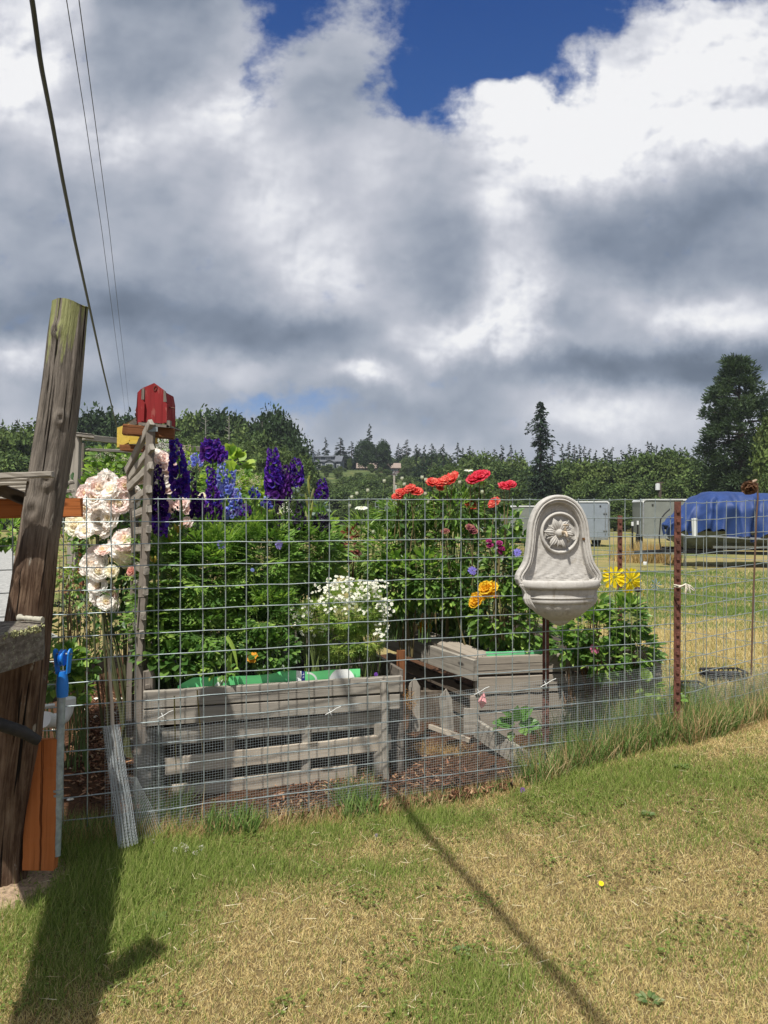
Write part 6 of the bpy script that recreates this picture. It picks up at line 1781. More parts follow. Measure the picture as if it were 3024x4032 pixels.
# snapdragons and pale pink old blooms
coral('magenta snapdragon spikes below the red roses', 1955, 4.85, [(1965, 2140, 16), (1972, 2160, 18), (1968, 2175, 14), (1930, 2150, 16), (1925, 2132, 13)], [(.45, .04, .22), (.55, .10, .34), (.35, .03, .14)], 50)
coral('dusty pink fading rose blooms in the daisy leaves', 1860, 4.95, [(1850, 2080, 22), (1865, 2095, 20), (1755, 2095, 18)], [(.42, .14, .16), (.35, .12, .14), (.45, .25, .16)], 50)
# yellow roses
YR = [(.86, .56, .03), (.90, .66, .06), (.82, .46, .03)]
def yellow_rose():
    t = leaf_mound('rose_bush', 'yellow rose bush with bright blooms and glossy leaves left of the fountain', 'rose', [(1980, 2420, 4.95, 130, 130, .2, 420), (2080, 2460, 4.95, 80, 100, .2, 220), (1980, 2250, 5.0, 70, 110, .2, 200)], T=LEAF_T * [1, 1.25, 1], Tf=LEAF_F, size=(.045, .08), cols=(MG, LG, DG, (.11, .2, .04)), stems=12, stemcol=(.16, .10, .05))
    for px, py, r_ in ((1915, 2318, 30), (1938, 2312, 24), (1925, 2340, 22), (1880, 2362, 30), (1866, 2378, 20), (1895, 2350, 18)):
        flower_part(t, 'bloom', lambda b: rose(b, P(px, py, 4.72), r_ / F * 4.72, YR, (RNG.normal(0, .4), -.8, .4), ((6, 1.0, .4), (6, .8, .9), (5, .55, 1.6))))
    flower_part(t, 'bud', lambda b: rose(b, P(1950, 2356, 4.7), .019, [(.80, .22, .04), (.85, .40, .05)], (.1, -.2, 1), ((5, 1.0, 3.0), (4, .8, 5))), label='orange rose bud')
    t = leaf_mound('rose_bush', 'low leafy rose along the plank with pale peach and yellow blooms at its left end', 'rose', [(1740, 2440, 5.6, 80, 50, .12, 230), (1860, 2490, 5.25, 90, 50, .12, 240), (1720, 2400, 5.6, 110, 70, .15, 260)], T=LEAF_T * [1, 1.25, 1], Tf=LEAF_F, size=(.04, .065), cols=(MG, DG, (.05, .11, .03), LG), stems=10, stemcol=(.2, .08, .05))
    for px, py, r_, cs in ((1618, 2476, 27, [(.80, .66, .42), (.84, .74, .55)]), (1680, 2438, 26, [(.80, .58, .38), (.84, .68, .45)]), (1672, 2475, 28, YR), (1700, 2425, 14, [(.84, .68, .55)])):
        flower_part(t, 'bloom', lambda b: rose(b, P(px, py, 5.42), r_ / F * 5.42, cs, (RNG.normal(0, .3), -.8, .5)))
yellow_rose()
leaf_mound('dusty_miller', 'silver leaved dusty miller at the end of the old plank', 'plant', [(1600, 2420, 6.0, 44, 44, .08, 150), (1655, 2410, 5.95, 44, 50, .08, 120)], size=(.022, .042), cols=(SG, (.32, .38, .34), (.14, .2, .16)), stems=4)
straps('dusty_miller_stalk', 'pale woolly flower stalks above the silver dusty miller', [(1640, 2420, 1620, 2360, 1590, 2305), (1625, 2400, 1610, 2350, 1588, 2330)], ((.5, .52, .48),), 5.9, .003)
# filler behind
leaf_mound('garden_plant', 'dark leafy plants filling the space behind the old plank', 'plant', [(1620, 2350, 6.3, 160, 100, .2, 460), (1800, 2370, 6.0, 140, 90, .2, 340)], T=LEAF_T, Tf=LEAF_F, size=(.045, .085), cols=(DG, (.03, .07, .018), MG), base_z=.62)
leaf_mound('garden_plant', 'green leaves in front of the grey trailer left of the fountain', 'plant', [(2045, 2150, 5.3, 50, 60, .15, 80), (1985, 2070, 5.3, 50, 60, .15, 100), (2070, 2280, 5.2, 60, 90, .15, 180)], T=WIDE_T, Tf=LEAF_F, size=(.045, .075), cols=(DG, MG, (.025, .06, .02), LG), base_z=.5)
leaf_mound('red_leaf_plant', 'slender stem with dark red leaves behind the white daisies', 'plant', [(1380, 2140, 5.0, 26, 60, .05, 46)], T=LEAF_T, Tf=LEAF_F, size=(.04, .07), cols=((.13, .03, .025), (.09, .03, .02), (.22, .06, .04)), stems=4, stemcol=(.12, .04, .03))
leaf_mound('lily', 'broad upright pale green lily leaves left of the red leaved stem', 'lily', [(1300, 2190, 4.9, 40, 70, .08, 46)], T=LEAF_T * [1, .8, 1], Tf=LEAF_F, size=(.09, .14), cols=(LG, MG), stems=4)

leaf_mound('phlox_plant', 'full leafy phlox filling the middle of the garden above the old plank', 'plant', [(1560, 2300, 5.15, 90, 120, .12, 330), (1680, 2280, 5.1, 90, 110, .12, 330), (1800, 2330, 5.1, 80, 100, .12, 280), (1500, 2180, 5.2, 60, 90, .1, 160)], T=LEAF_T, Tf=LEAF_F, size=(.045, .08), cols=(MG, DG, LG), base_z=.64, stems=10)
# right shrub with sunflower-like daisies
def right_shrub():
    t = leaf_mound('heliopsis_plant', 'leafy bush right of the fountain whose upright shoots carry dark pointed leaves', 'bush', [(2330, 2480, 4.75, 110, 90, .2, 420), (2470, 2440, 4.8, 60, 90, .15, 260), (2500, 2560, 4.8, 80, 80, .15, 240), (2250, 2540, 4.75, 80, 60, .15, 200), (2390, 2600, 4.6, 70, 70, .12, 160), (2340, 2380, 4.8, 40, 40, .1, 60)],
                   T=LEAF_T, Tf=LEAF_F, size=(.05, .085), cols=(MG, DG, LG, (.10, .19, .04)), stems=12, stemcol=(.18, .10, .05), base_z=.3)
    YD = (.90, .70, .02)
    for lab, px, py, r_, n, fc in (('yellow daisy with long separate petals just right of the fountain basin', 2418, 2272, 40, 11, (-.25, -1, .1)), ('yellow daisy leaning against the thin rusty post', 2482, 2285, 44, 13, (.2, -1, -.05))):
        one_daisy('sunflower', lab, px, py, 4.5, r_, n, YD, (.05, .03, .012), fc, .6, .17, .26, cat='sunflower')
    t3 = thing('sunflower', 'spent dark brown flower head below the yellow daisies', 'sunflower', (DX(2510, 4.45), 4.45, .6)); c = np.array(P(2512, 2322, 4.45))
    flower_part(t3, 'seed_head', lambda b: lathe(b, [(.001, -.016), (.018, -.010), (.022, .002), (.014, .014), (.001, .018)], c, 14, (.035, .018, .02)), 'stem')
    flower_part(t3, 'petal', lambda b: daisy(b, P(2530, 2334, 4.45), .022, 3, (.85, .6, .1), (.5, .3, .1), (.5, -1, 0), .2, .1))
    b = Batch(); tube(b, stemline((c[0] + .02, 4.5, .6), c, .01), .003, 5, (.12, .16, .05)); b.build('stem', M['stem'], t3)
    one_daisy('cornflower', 'pale blue green seed head on a leaning stalk right of the yellow daisies', 2584, 2302, 4.6, 20, 8, (.20, .30, .30), (.2, .3, .3), (0, -1, .3), .8, .12, .1, cat='flower')
    one_daisy('snapdragon', 'pink flower above the far end of the second bed', 2342, 2555, 4.55, 16, 6, (.70, .20, .36), (.6, .05, .06), (0, -1, .4), .5, .4, .3, cat='snapdragon')
right_shrub()
# dock plant behind the hardware cloth
def dock():
    t = thing('dock_plant', 'big bright green broad leaves behind the fine mesh under the second bed', 'plant', tuple(P(2030, 2900, 4.35)))
    b = Batch(); c = np.array(P(2032, 2880, 4.36))
    for a, L, up_, w_ in ((-2.9, .14, .25, 1.5), (-.35, .15, .1, 1.4), (1.0, .13, .9, 1.6), (2.2, .10, .8, 1.6), (2.75, .13, .35, 1.4), (.3, .12, .35, 1.5), (1.6, .12, .7, 1.6)):
        v, f, cc = inst(LEAF_T * [1, w_ * .8, 1], LEAF_F, [c + np.array((.01 * math.cos(a), -.02, .04 + .03 * up_))], [(math.cos(a), -.25, up_ * .7)], [(-.2, -.7, .8)], L, jit((.12, .27, .055), 1, .15)); b.add(v, f, cc)
    n = 16; q, d = ell(n, c + np.array((0, 0, .05)), (.10, .05, .05)); leaves(b, q, d + np.array((0, -.5, 0)), (.05, .08), mixcols([(.11, .24, .05), MG], n), WIDE_T, LEAF_F)
    b.build('leaves', M['leaf'], t)
dock()
leaf_mound('weed_plant', 'broad light green weed leaf behind the mesh at the right end of the second bed', 'weed', [(2555, 2720, 4.55, 30, 44, .03, 9)], T=WIDE_T, Tf=LEAF_F, size=(.06, .10), cols=((.16, .30, .08), LG), base_z=.15, stems=2)
leaf_mound('weed_plant', 'small weed leaves at the corner post foot', 'weed', [(2640, 2760, 4.4, 40, 40, .05, 30)], T=LEAF_T, Tf=LEAF_F, size=(.03, .06), cols=(MG, LG), base_z=.12, stems=4)
for lab, px, py, w_, n in (('low broad leaved weed in the lawn below the long cable shadow start', 1960, 3125, 26, 14), ('flat rosette of weed leaves at the bottom right of the lawn', 2560, 3960, 60, 16), ('weed rosette in the shaded green grass patch', 1820, 3760, 50, 14), ('leafy weed in the long grass left of the lawn', 620, 3640, 50, 16), ('clover patch on the right of the lawn', 2550, 3225, 34, 26), ('flat dock leaves near the top right of the lawn', 2680, 3035, 46, 14)):
    g = gpt(px, py); t = Batch(); a = np.linspace(0, 6.28, n) + RNG.normal(0, .2, n)
    leaves(t, np.c_[g[0] + np.cos(a) * .01, g[1] + np.sin(a) * .01, np.full(n, g[2] + .015)], np.c_[np.cos(a), np.sin(a), RNG.uniform(.1, .5, n)], (w_ / F * g[1] * .4, w_ / F * g[1] * .85), mixcols([(.13, .20, .06), (.10, .17, .05), (.20, .24, .10)], n), LEAF_T, LEAF_F)
    o = t.build('weed_plant', M['leaf']); tag(o, lab, 'weed')
one_daisy('buttercup', 'single yellow buttercup in the dry lawn', 2367, 3478, 2.98, 9, 7, (.88, .76, .03), (.8, .6, .03), (0, -.5, .8), .0, .5, .3, cat='buttercup')
one_daisy('clover_flower', 'small purple flower at the lawn edge in front of the path', 2058, 3110, 3.9, 9, 8, (.22, .10, .35), (.2, .1, .3), (0, -.8, .5), .05, .4, .3, cat='flower')
one_daisy('clover_flower', 'tiny mauve flower in the bright grass right of the fence middle', 1482, 3290, 3.5, 7, 8, (.28, .22, .42), (.2, .1, .3), (0, -.8, .5), .0, .4, .3, cat='flower')
for i, (px, py) in enumerate([(728, 3376), (735, 3386), (715, 3372), (690, 3390), (560, 3340), (792, 3382), (605, 3350), (770, 3400)]):
    g = gpt(px, py); b = Batch(); q = rdir(30) * .007; leaves(b, q + g + np.array((0, 0, .045)), q, (.004, .008), jit((.62, .60, .52), 30, .15), LEAF_T, LEAF_F); tube(b, [g, g + np.array((0, 0, .04))], .0012, 4, (.15, .2, .06))
    o = b.build('clover_flower', M['petal']); tag(o, ['white clover head just above the leafy weed', 'white clover head of the middle pair, lower one', 'white clover head of the middle pair, upper one', 'white clover head left of the middle pair', 'leftmost white clover head nearest the mesh roll', 'rightmost but one white clover head', 'white clover head second from the mesh roll', 'lowest white clover head at the right'][i], 'clover flower', 'white clover heads in the lawn')
# dead brown rose head on a long stalk at the right edge
def dead_rose():
    t = thing('dead_flower', 'brown dried flower head on a tall thin stalk in front of the blue boat cover', 'dead flower', (DX(2950, 5.0), 5.0, .1)); Y_ = 4.75
    flower_part(t, 'flower_head', lambda b: rose(b, P(2950, 1915, Y_), .052, [(.22, .12, .07), (.30, .17, .10), (.14, .08, .05)], (-.3, -.7, -.3), ((7, 1.0, .5), (6, .8, 1), (6, .6, 2))))
    flower_part(t, 'flower_head', lambda b: tube(b, [P(2955, 1908, Y_), P(2968, 1895, Y_), P(2980, 1890, Y_)], [.009, .010, .006], 8, (.55, .42, .32)))
    b = Batch(); tube(b, [P(2982, 1900, Y_), P(2984, 1960, Y_), P(2978, 2040, Y_), P(2972, 2200, Y_), P(2966, 2350, Y_), P(2962, 2500, Y_), P(2958, 2660, Y_)], .0055, 6, (.13, .075, .05)); tube(b, [P(2955, 1912, Y_), P(2970, 1903, Y_), P(2983, 1912, Y_)], .004, 6, (.13, .075, .05)); b.build('stem', M['stem'], t)
dead_rose()
# dry golden tuft beside the mulch heap
b = Batch(); n = 700; g0 = np.array(P(1640, 2830, 4.6)); g1 = np.array(P(1830, 2880, 4.5)); k = RNG.uniform(0, 1, (n, 1)); q = g0 + (g1 - g0) * k + RNG.normal(0, .03, (n, 3)) * [1, 1, .2]; q[:, 2] = ground(q[:, 0], q[:, 1]) + .02
v, f, c = inst(BLADE_T, BLADE_F, q, rdir(n) + np.array((0, 0, .9)), rdir(n), np.c_[RNG.uniform(.04, .12, n), np.full(n, .003), np.full(n, .04)], mixcols([(.50, .33, .14), (.42, .26, .11), (.56, .42, .22)], n)); b.add(v, f, c)
n = 300; q = np.array(P(1590, 2760, 4.5)) + RNG.normal(0, .03, (n, 3)); v, f, c = inst(BLADE_T, BLADE_F, q, rdir(n) + np.array((0, 0, -.5)), rdir(n), np.c_[RNG.uniform(.03, .07, n), np.full(n, .003), np.full(n, .04)], mixcols([(.42, .22, .09), (.50, .30, .12)], n)); b.add(v, f, c)
o = b.build('dry_grass', M['grassblade']); tag(o, 'golden dried grass among the pointed pickets', 'dry grass', kind='stuff')

# ================================================================ trees, houses, trailers, boat
def rngs(s): return np.random.default_rng(s)
CL_T = np.array([(0, 0, 0), (.5, .28, .05), (.42, -.30, .02), (.9, .12, -.08), (.8, -.22, .05), (1.1, -.04, -.12), (.15, .22, -.06), (.2, -.2, .08)])
CL_F = np.array([(0, 1, 3), (0, 3, 2), (2, 3, 4), (3, 5, 4), (0, 6, 1), (0, 2, 7)])


def decid_mesh(seed, nlobe=22, ncard=6500, h=10.0, wdt=8.0, base=.12, csize=(.30, .62), cols=((.075, .12, .035), (.11, .165, .046), (.05, .085, .03), (.15, .20, .06)), flat=1.0, round_=1.0):
    """crown made of leaf clumps around uneven lobes; unit is metres, foot at the origin"""
    r = rngs(seed); lob = []
    for i in range(nlobe):
        t = (i + .5) / nlobe; z = h * (base + (1 - base) * (t ** .9) * .92)
        prof = math.sin(math.pi * min(1, max(0, (z / h - base * .6) / (1.04 - base * .6))) ** .85) ** .6 * round_
        a = i * 2.4 + r.uniform(-.5, .5); rr = wdt * .5 * prof * r.uniform(.35, .78)
        lob.append((rr * math.cos(a), rr * math.sin(a), z, wdt * r.uniform(.14, .25)))
    per = ncard // nlobe; P_, D_, C_ = [], [], []
    cols = np.array(cols)
    for (x, y, z, lr) in lob:
        d = nrm(r.normal(size=(per, 3))); d[:, 2] = np.abs(d[:, 2]) * .9 - .35 * r.uniform(0, 1, per); d = nrm(d)
        k = r.uniform(.55, 1.12, (per, 1)) * (1 + .25 * np.sin(d[:, :1] * 7 + seed) * np.cos(d[:, 2:] * 6))
        P_.append(np.array((x, y, z)) + d * lr * k * np.array((1, 1, flat))); D_.append(d)
        base_c = cols[r.integers(0, len(cols))] * .5 + cols[r.integers(0, len(cols), per)] * .5
        C_.append(np.clip(base_c * r.uniform(.7, 1.25, (per, 1)), 0, 1))
    P_, D_, C_ = map(np.concatenate, (P_, D_, C_)); P_[:, 2] = np.maximum(P_[:, 2], .1)
    n = len(P_); v, f, c = inst(CL_T, CL_F, P_, D_ * .6 + nrm(r.normal(size=(n, 3))) + np.array((0, 0, -.15)), D_ + nrm(r.normal(size=(n, 3))) * .7, r.uniform(csize[0], csize[1], n), C_)
    b = Batch(); b.add(v, f, c); crown = b.build('crown', M['treeleaf'], None, link=False).data
    b = Batch(); tube(b, [(0, 0, -.6), (.05, 0, h * .15), (-.05, .1, h * .4), (.1, 0, h * .7)], [wdt * .035, wdt * .028, wdt * .018, wdt * .006], 8)
    for x, y, z, lr in lob[::2]: tube(b, [(0, 0, max(h * .12, z * .55)), (x * .5, y * .5, z * .8), (x, y, z)], [wdt * .012, wdt * .007, wdt * .003], 5)
    trunk = b.build('trunk', M['bark'], None, link=False).data
    return crown, trunk


def conifer_mesh(seed, h=16.0, w=5.0, n=3400, ragged=.25, gap=0.0, cols=((.028, .055, .030), (.040, .072, .036), (.020, .040, .024)), droop=.35, base=.08, csize=(.35, .7), power=.85):
    r = rngs(seed); cols = np.array(cols); P_, D_, C_ = [], [], []; nb = int(h * 5.5)
    tips = []
    for i in range(nb):
        t = (i + r.uniform(0, 1)) / nb; z = h * (base + (1 - base) * t); L = w * .5 * ((1 - t) ** power) * r.uniform(1 - ragged * 2, 1.0 + ragged * .5) + .10
        if gap and r.uniform() < gap: continue
        a = r.uniform(0, 6.28); k = max(4, int(n / nb * (.25 + L / (w * .5)) * 1.1)); s = r.uniform(.08, 1, k) ** .7
        q = np.c_[np.cos(a) * L * s, np.sin(a) * L * s, z - droop * L * s + .10 * L * s * s] + r.normal(0, .05 + .05 * L, (k, 3)) * [1, 1, .6]
        P_.append(q); D_.append(np.tile((math.cos(a), math.sin(a), -.25), (k, 1))); C_.append(cols[r.integers(0, len(cols), k)] * r.uniform(.7, 1.3, (k, 1))); tips.append((a, L, z))
    P_, D_, C_ = map(np.concatenate, (P_, D_, C_)); m_ = len(P_)
    v, f, c = inst(CL_T, CL_F, P_, D_ + nrm(r.normal(size=(m_, 3))) * .55, np.array((0, 0, 1.)) + nrm(r.normal(size=(m_, 3))) * .6, r.uniform(csize[0], csize[1], m_) * (.28 + .72 * (1 - P_[:, 2] / h)), C_)
    b = Batch(); b.add(v, f, c); crown = b.build('crown', M['treeleaf'], None, link=False).data
    b = Batch(); tube(b, [(0, 0, -.6), (0, 0, h * .5), (0, 0, h * .97), (0, 0, h * 1.01)], [h * .013, h * .009, h * .003, .015], 7)
    for a, L, z in tips[::3]: tube(b, [(0, 0, z), (math.cos(a) * L * .8, math.sin(a) * L * .8, z - droop * L * .7)], [.04, .012], 4, cap=False)
    trunk = b.build('trunk', M['bark'], None, link=False).data
    return crown, trunk


M['bark'] = plain_mat('bark', (.075, .058, .045), .95, 0, .4, 6, .5)
M['farleaf'] = foliage_mat('farleaf', .15, .75, .1, .25)


SEEN = []
MARKS = [(-60, 'at the left edge'), (30, 'above the slatted shelf'), (130, 'behind the big post'), (240, 'right of the big post'), (330, 'above the arbour corner'), (430, 'left of the yellow birdhouse'), (520, 'behind the birdhouses'), (610, 'behind the red birdhouse'), (690, 'behind the tallest violet delphinium'), (770, 'left of the broad purple head'),
         (832, 'behind the broad purple head'), (900, 'behind the light blue delphiniums'), (990, 'left of the stout violet spike'), (1075, 'behind the stout violet spike'), (1160, 'behind the pointed violet spike'), (1270, 'above the small violet spike'), (1400, 'under the big maple'), (1490, 'under the brown house'), (1570, 'above the lowest coral roses'),
         (1650, 'left of the coral rose group'), (1745, 'above the coral rose group'), (1830, 'left of the highest red rose'), (1895, 'above the highest red rose'), (1995, 'above the stemmed double rose'), (2060, 'left of the lone spruce'), (2128, 'behind the lone spruce'), (2193, 'above the stone fountain'), (2290, 'right of the stone fountain'), (2360, 'above the blue grey trailer'),
         (2440, 'above the thin rusty post'), (2510, 'above the white tipped stakes'), (2598, 'behind the utility pole'), (2668, 'above the rusty corner post'), (2740, 'left of the great pine'), (2830, 'just left of the pine trunk'), (2900, 'behind the pine trunk'), (2960, 'behind the dead flower head'), (3030, 'at the right edge')]


def name_apart():
    """labels that single out each member of a group by the landmark below it and its order there"""
    cells = {}
    for o, base, px, row in SEEN:
        k = min(range(len(MARKS)), key=lambda i: abs(MARKS[i][0] - px)); cells.setdefault((o.get('group'), row, k), []).append((px, o, base))
    for (g, row, k), lst in cells.items():
        lst.sort(key=lambda a: a[0]); n = len(lst)
        words = {1: [''], 2: ['left of two ', 'right of two '], 3: ['left of three ', 'middle of three ', 'right of three ']}.get(n) or ['first of %d ' % n] + ['%s of %d ' % (w_, n) for w_ in ('second', 'third', 'fourth', 'fifth', 'sixth', 'seventh', 'eighth', 'ninth', 'tenth', 'eleventh', 'twelfth', 'thirteenth', 'fourteenth', 'fifteenth', 'sixteenth', 'seventeenth', 'eighteenth')][:n - 2] + ['last of %d ' % n]
        for (px, o, base), w_ in zip(lst, words): o['label'] = (w_ + base + ' ' + row + ' ' + MARKS[k][1]).replace('  ', ' ')


def tree(kind, mesh, px, pybase, pytop, Y_, wscale=1.0, label='', group=None, cat='tree', yaw=None, zb=None, h0=None):
    """stands a tree so that its top reaches pixel row pytop; its foot is on the ground"""
    x = DX(px, Y_); z0 = float(ground(x, Y_)) if zb is None else zb; ztop = P(px, pytop, Y_).z; h = ztop - z0
    t = thing(kind, label, cat, (x, Y_, z0), group, RNG.uniform(0, 6.28) if yaw is None else yaw)
    s = h / h0
    for nm, me in zip(('crown', 'trunk'), mesh):
        o = bpy.data.objects.new(nm, me); COL.objects.link(o); o.parent = t
    t.scale = (s * wscale, s * wscale, s)
    if group: SEEN.append((t, label, px, GROW[0]))
    return t
GROW = ['']


DEC = [decid_mesh(s, 22, 6000) for s in (21, 22, 23, 24)]
DEC_L = [decid_mesh(s, 20, 6000, cols=((.085, .13, .035), (.12, .17, .045), (.06, .10, .03), (.15, .19, .06))) for s in (31, 32)]
DEC_D = [decid_mesh(s, 24, 6500, cols=((.035, .065, .024), (.05, .085, .03), (.025, .045, .02))) for s in (41, 42)]
CON = [conifer_mesh(s, 16, 6.2, 6500, csize=(.45, .85), power=.75) for s in (51, 52, 53, 54)]
DEADC = [conifer_mesh(61, 16, 4.0, 900, .4, .3, cols=((.11, .11, .09), (.07, .085, .06)))]

# far conifer row on the right and centre
GROW[0] = 'in the skyline row'
G1 = 'conifers of the far forest edge'
tops = [(1640, 1770), (1672, 1752), (1700, 1745), (1722, 1790), (1745, 1748), (1770, 1790), (1800, 1742), (1822, 1762), (1848, 1755), (1862, 1770), (1892, 1788), (1920, 1775), (1948, 1768), (1976, 1752), (2013, 1750), (2030, 1772), (2055, 1768), (2175, 1756), (2212, 1746), (2240, 1738), (2262, 1752), (2282, 1750), (2300, 1756),
        (2322, 1765), (2345, 1772), (2378, 1762), (2392, 1768), (2410, 1760), (2428, 1800), (2448, 1772), (2480, 1748), (2500, 1762), (2520, 1768), (2550, 1738), (2565, 1742), (2585, 1752), (2605, 1748), (2632, 1762), (2655, 1765), (2680, 1762), (2705, 1768), (2730, 1775), (2750, 1785), (2775, 1790), (2800, 1780), (2840, 1775), (2880, 1760), (2930, 1770), (2990, 1760)]
for i, (px, py) in enumerate(tops):
    tree('conifer', CON[i % 4], px, 0, py, 172 + RNG.uniform(-14, 14), RNG.uniform(.75, 1.05), 'dark conifer', G1, h0=16)
GROW[0] = 'lower down'
for i, px in enumerate(range(1650, 3000, 46)):
    tree('conifer', CON[(i + 1) % 4], px + RNG.uniform(-15, 15), 0, 1790 + RNG.uniform(-8, 26), 160 + RNG.uniform(-8, 8), RNG.uniform(.9, 1.2), 'dark conifer', G1, h0=16)
# leafy trees in front of them
GROW[0] = 'across the field'
G2 = 'leafy trees along the far side of the field'
for i, (px, py, Y_, w_) in enumerate([(1500, 1930, 128, 1.3), (1560, 1945, 126, 1.2), (1650, 1905, 128, 1.2), (1740, 1850, 128, 1.1), (1800, 1835, 122, 1.1), (1880, 1800, 124, 1.15), (1960, 1830, 116, 1.1), (2030, 1815, 118, 1.0), (2100, 1850, 112, 1.2), (2190, 1842, 108, 1.1), (2260, 1830, 110, 1.1), (2330, 1825, 104, 1.1), (2400, 1835, 104, 1.1), (2460, 1835, 106, 1.1),
                                      (2530, 1800, 100, 1.1), (2600, 1795, 100, 1.1), (2660, 1800, 98, 1.1), (2700, 1830, 96, 1.2), (2760, 1840, 92, 1.2), (2830, 1850, 90, 1.2), (2900, 1845, 88, 1.2), (2970, 1850, 86, 1.2), (1850, 1880, 108, 1.2), (1930, 1900, 104, 1.2), (2010, 1900, 102, 1.3), (2300, 1900, 96, 1.3), (2420, 1910, 94, 1.3), (2560, 1900, 92, 1.3), (2650, 1905, 90, 1.3), (1760, 1920, 110, 1.3), (1690, 1950, 112, 1.2)]):
    pool = DEC + DEC_L
    tree('leafy_tree', pool[i % 6], px, 0, py, Y_, w_ * .85, 'leafy tree', G2, h0=10)
GROW[0] = 'at the tree feet'
for i in range(30):
    px = 1480 + i * 52 + RNG.uniform(-10, 10)
    tree('bush', (DEC + DEC_L)[(i * 5) % 6], px, 0, 1975 + RNG.uniform(-12, 22), 86 + RNG.uniform(-4, 6) + max(0, (2200 - px) * .02), 1.9, 'low bush', 'bushes at the foot of the far trees', 'bush', h0=10)
# mixed hillside behind the left half
GROW[0] = 'on the slope'
G3 = 'trees on the wooded hillside at the left'
for i, (px, py, Y_, w_, pool) in enumerate([(-60, 1720, 96, 1.2, DEC), (20, 1700, 92, 1.1, DEC_L), (95, 1698, 90, 1.1, DEC_L), (150, 1740, 94, 1.1, DEC), (180, 1720, 96, 1.0, DEC), (330, 1668, 118, 1.0, DEC_D), (380, 1650, 120, 1.0, DEC_D), (430, 1658, 120, 1.0, DEC_D), (480, 1665, 118, .9, DEC_D), (540, 1672, 116, .9, DEC_D),
                                            (600, 1700, 118, 1.0, DEC), (660, 1690, 112, 1.0, DEC), (720, 1652, 112, .9, DEC), (770, 1650, 112, .9, DEC), (820, 1655, 114, .85, DEC), (885, 1638, 112, .9, DEC_D), (930, 1668, 112, .9, DEC), (980, 1690, 112, 1.0, DEC), (1010, 1720, 104, 1.1, DEC), (1040, 1680, 106, .8, DEC_D), (1160, 1740, 104, .8, DEC_D), (1130, 1790, 100, 1.0, DEC), (1190, 1820, 98, .9, DEC),
                                            (700, 1745, 96, 1.2, DEC), (820, 1740, 94, 1.2, DEC_L), (940, 1760, 94, 1.2, DEC), (1060, 1780, 92, 1.2, DEC_L), (1150, 1860, 90, 1.1, DEC_L), (600, 1780, 92, 1.2, DEC), (500, 1760, 94, 1.2, DEC), (400, 1770, 96, 1.2, DEC), (760, 1840, 86, 1.3, DEC), (900, 1850, 86, 1.3, DEC_D), (1040, 1870, 84, 1.3, DEC), (1180, 1920, 82, 1.2, DEC_L), (640, 1880, 82, 1.3, DEC_D), (60, 1800, 80, 1.3, DEC), (-20, 1820, 80, 1.2, DEC), (160, 1820, 82, 1.2, DEC), (300, 1850, 82, 1.3, DEC), (450, 1870, 82, 1.3, DEC)]):
    tree('leafy_tree', pool[i % len(pool)], px, 0, py, Y_, w_ * .82, ('upper' if Y_ > 99 else 'lower') + ' leafy tree', G3, h0=10)
tree('leafy_tree', DEC_D[0], 1097, 0, 1650, 108, .72, 'tall dark round crowned tree standing highest right of the middle delphiniums', h0=10)
GROW[0] = 'on the ridge'
for px, py in ((10, 1662), (70, 1652), (130, 1700), (45, 1700), (-40, 1690), (115, 1660)):
    tree('conifer', CON[px % 4], px, 0, py, 128, .9, 'dark pointed conifer', 'conifers at the far left', h0=16)
for i, (px, py) in enumerate([(900, 1650), (808, 1652), (1030, 1672)]):
    t = thing('dead_tree', ['bare grey dead treetop above the hillside trees', 'thin bare dead treetop left of the tallest round tree', 'bare dead trunk at the left side of the tall dark tree'][i], 'dead tree', (DX(px, 105), 105, float(ground(DX(px, 105), 105))))
    b = Batch(); z0 = float(ground(DX(px, 105), 105)); x = DX(px, 105); zt = P(px, py - 12, 105).z
    tube(b, [(x, 105, z0), (x + .1, 105, zt)], [.16, .03], 6); 
    for k in range(10):
        z = zt - .4 - k * .35; a = RNG.uniform(0, 6.28); tube(b, [(x, 105, z), (x + math.cos(a) * .7, 105 + math.sin(a) * .7, z + .3)], [.03, .01], 4)
    b.build('trunk', M['deadwood'] if 'deadwood' in M else M.setdefault('deadwood', plain_mat('deadwood', (.32, .30, .27), .9)), t)

# trees round the two houses on the hill
for lab, px, py, Y_, w_, m_ in (('slim conifer directly behind the blue grey house', 1282, 1722, 250, 1.0, CON[0]), ('broad conifer left behind the blue grey house', 1230, 1750, 250, 1.5, CON[1]), ('small conifer between the slim one and the broad dark one', 1255, 1768, 250, 1.2, CON[2]),
                                ('broad dark conifer between the two hill houses', 1340, 1722, 252, 1.9, CON[3]), ('dark conifer just left of the big maple', 1385, 1738, 252, 1.7, CON[1]), ('tall ragged spruce rising above the big maple', 1456, 1668, 246, .95, CON[2]),
                                ('pointed conifer tip right behind the maple', 1510, 1728, 250, .9, CON[0]), ('conifer right of the brown house standing tallest there', 1602, 1730, 246, 1.3, CON[3]), ('conifer right of the maple crown edge', 1570, 1745, 246, 1.1, CON[2]), ('leaning dark conifer further right of the brown house', 1640, 1748, 240, 1.2, CON[1])):
    tree('conifer', m_, px, 0, py, Y_, w_, lab, h0=16)
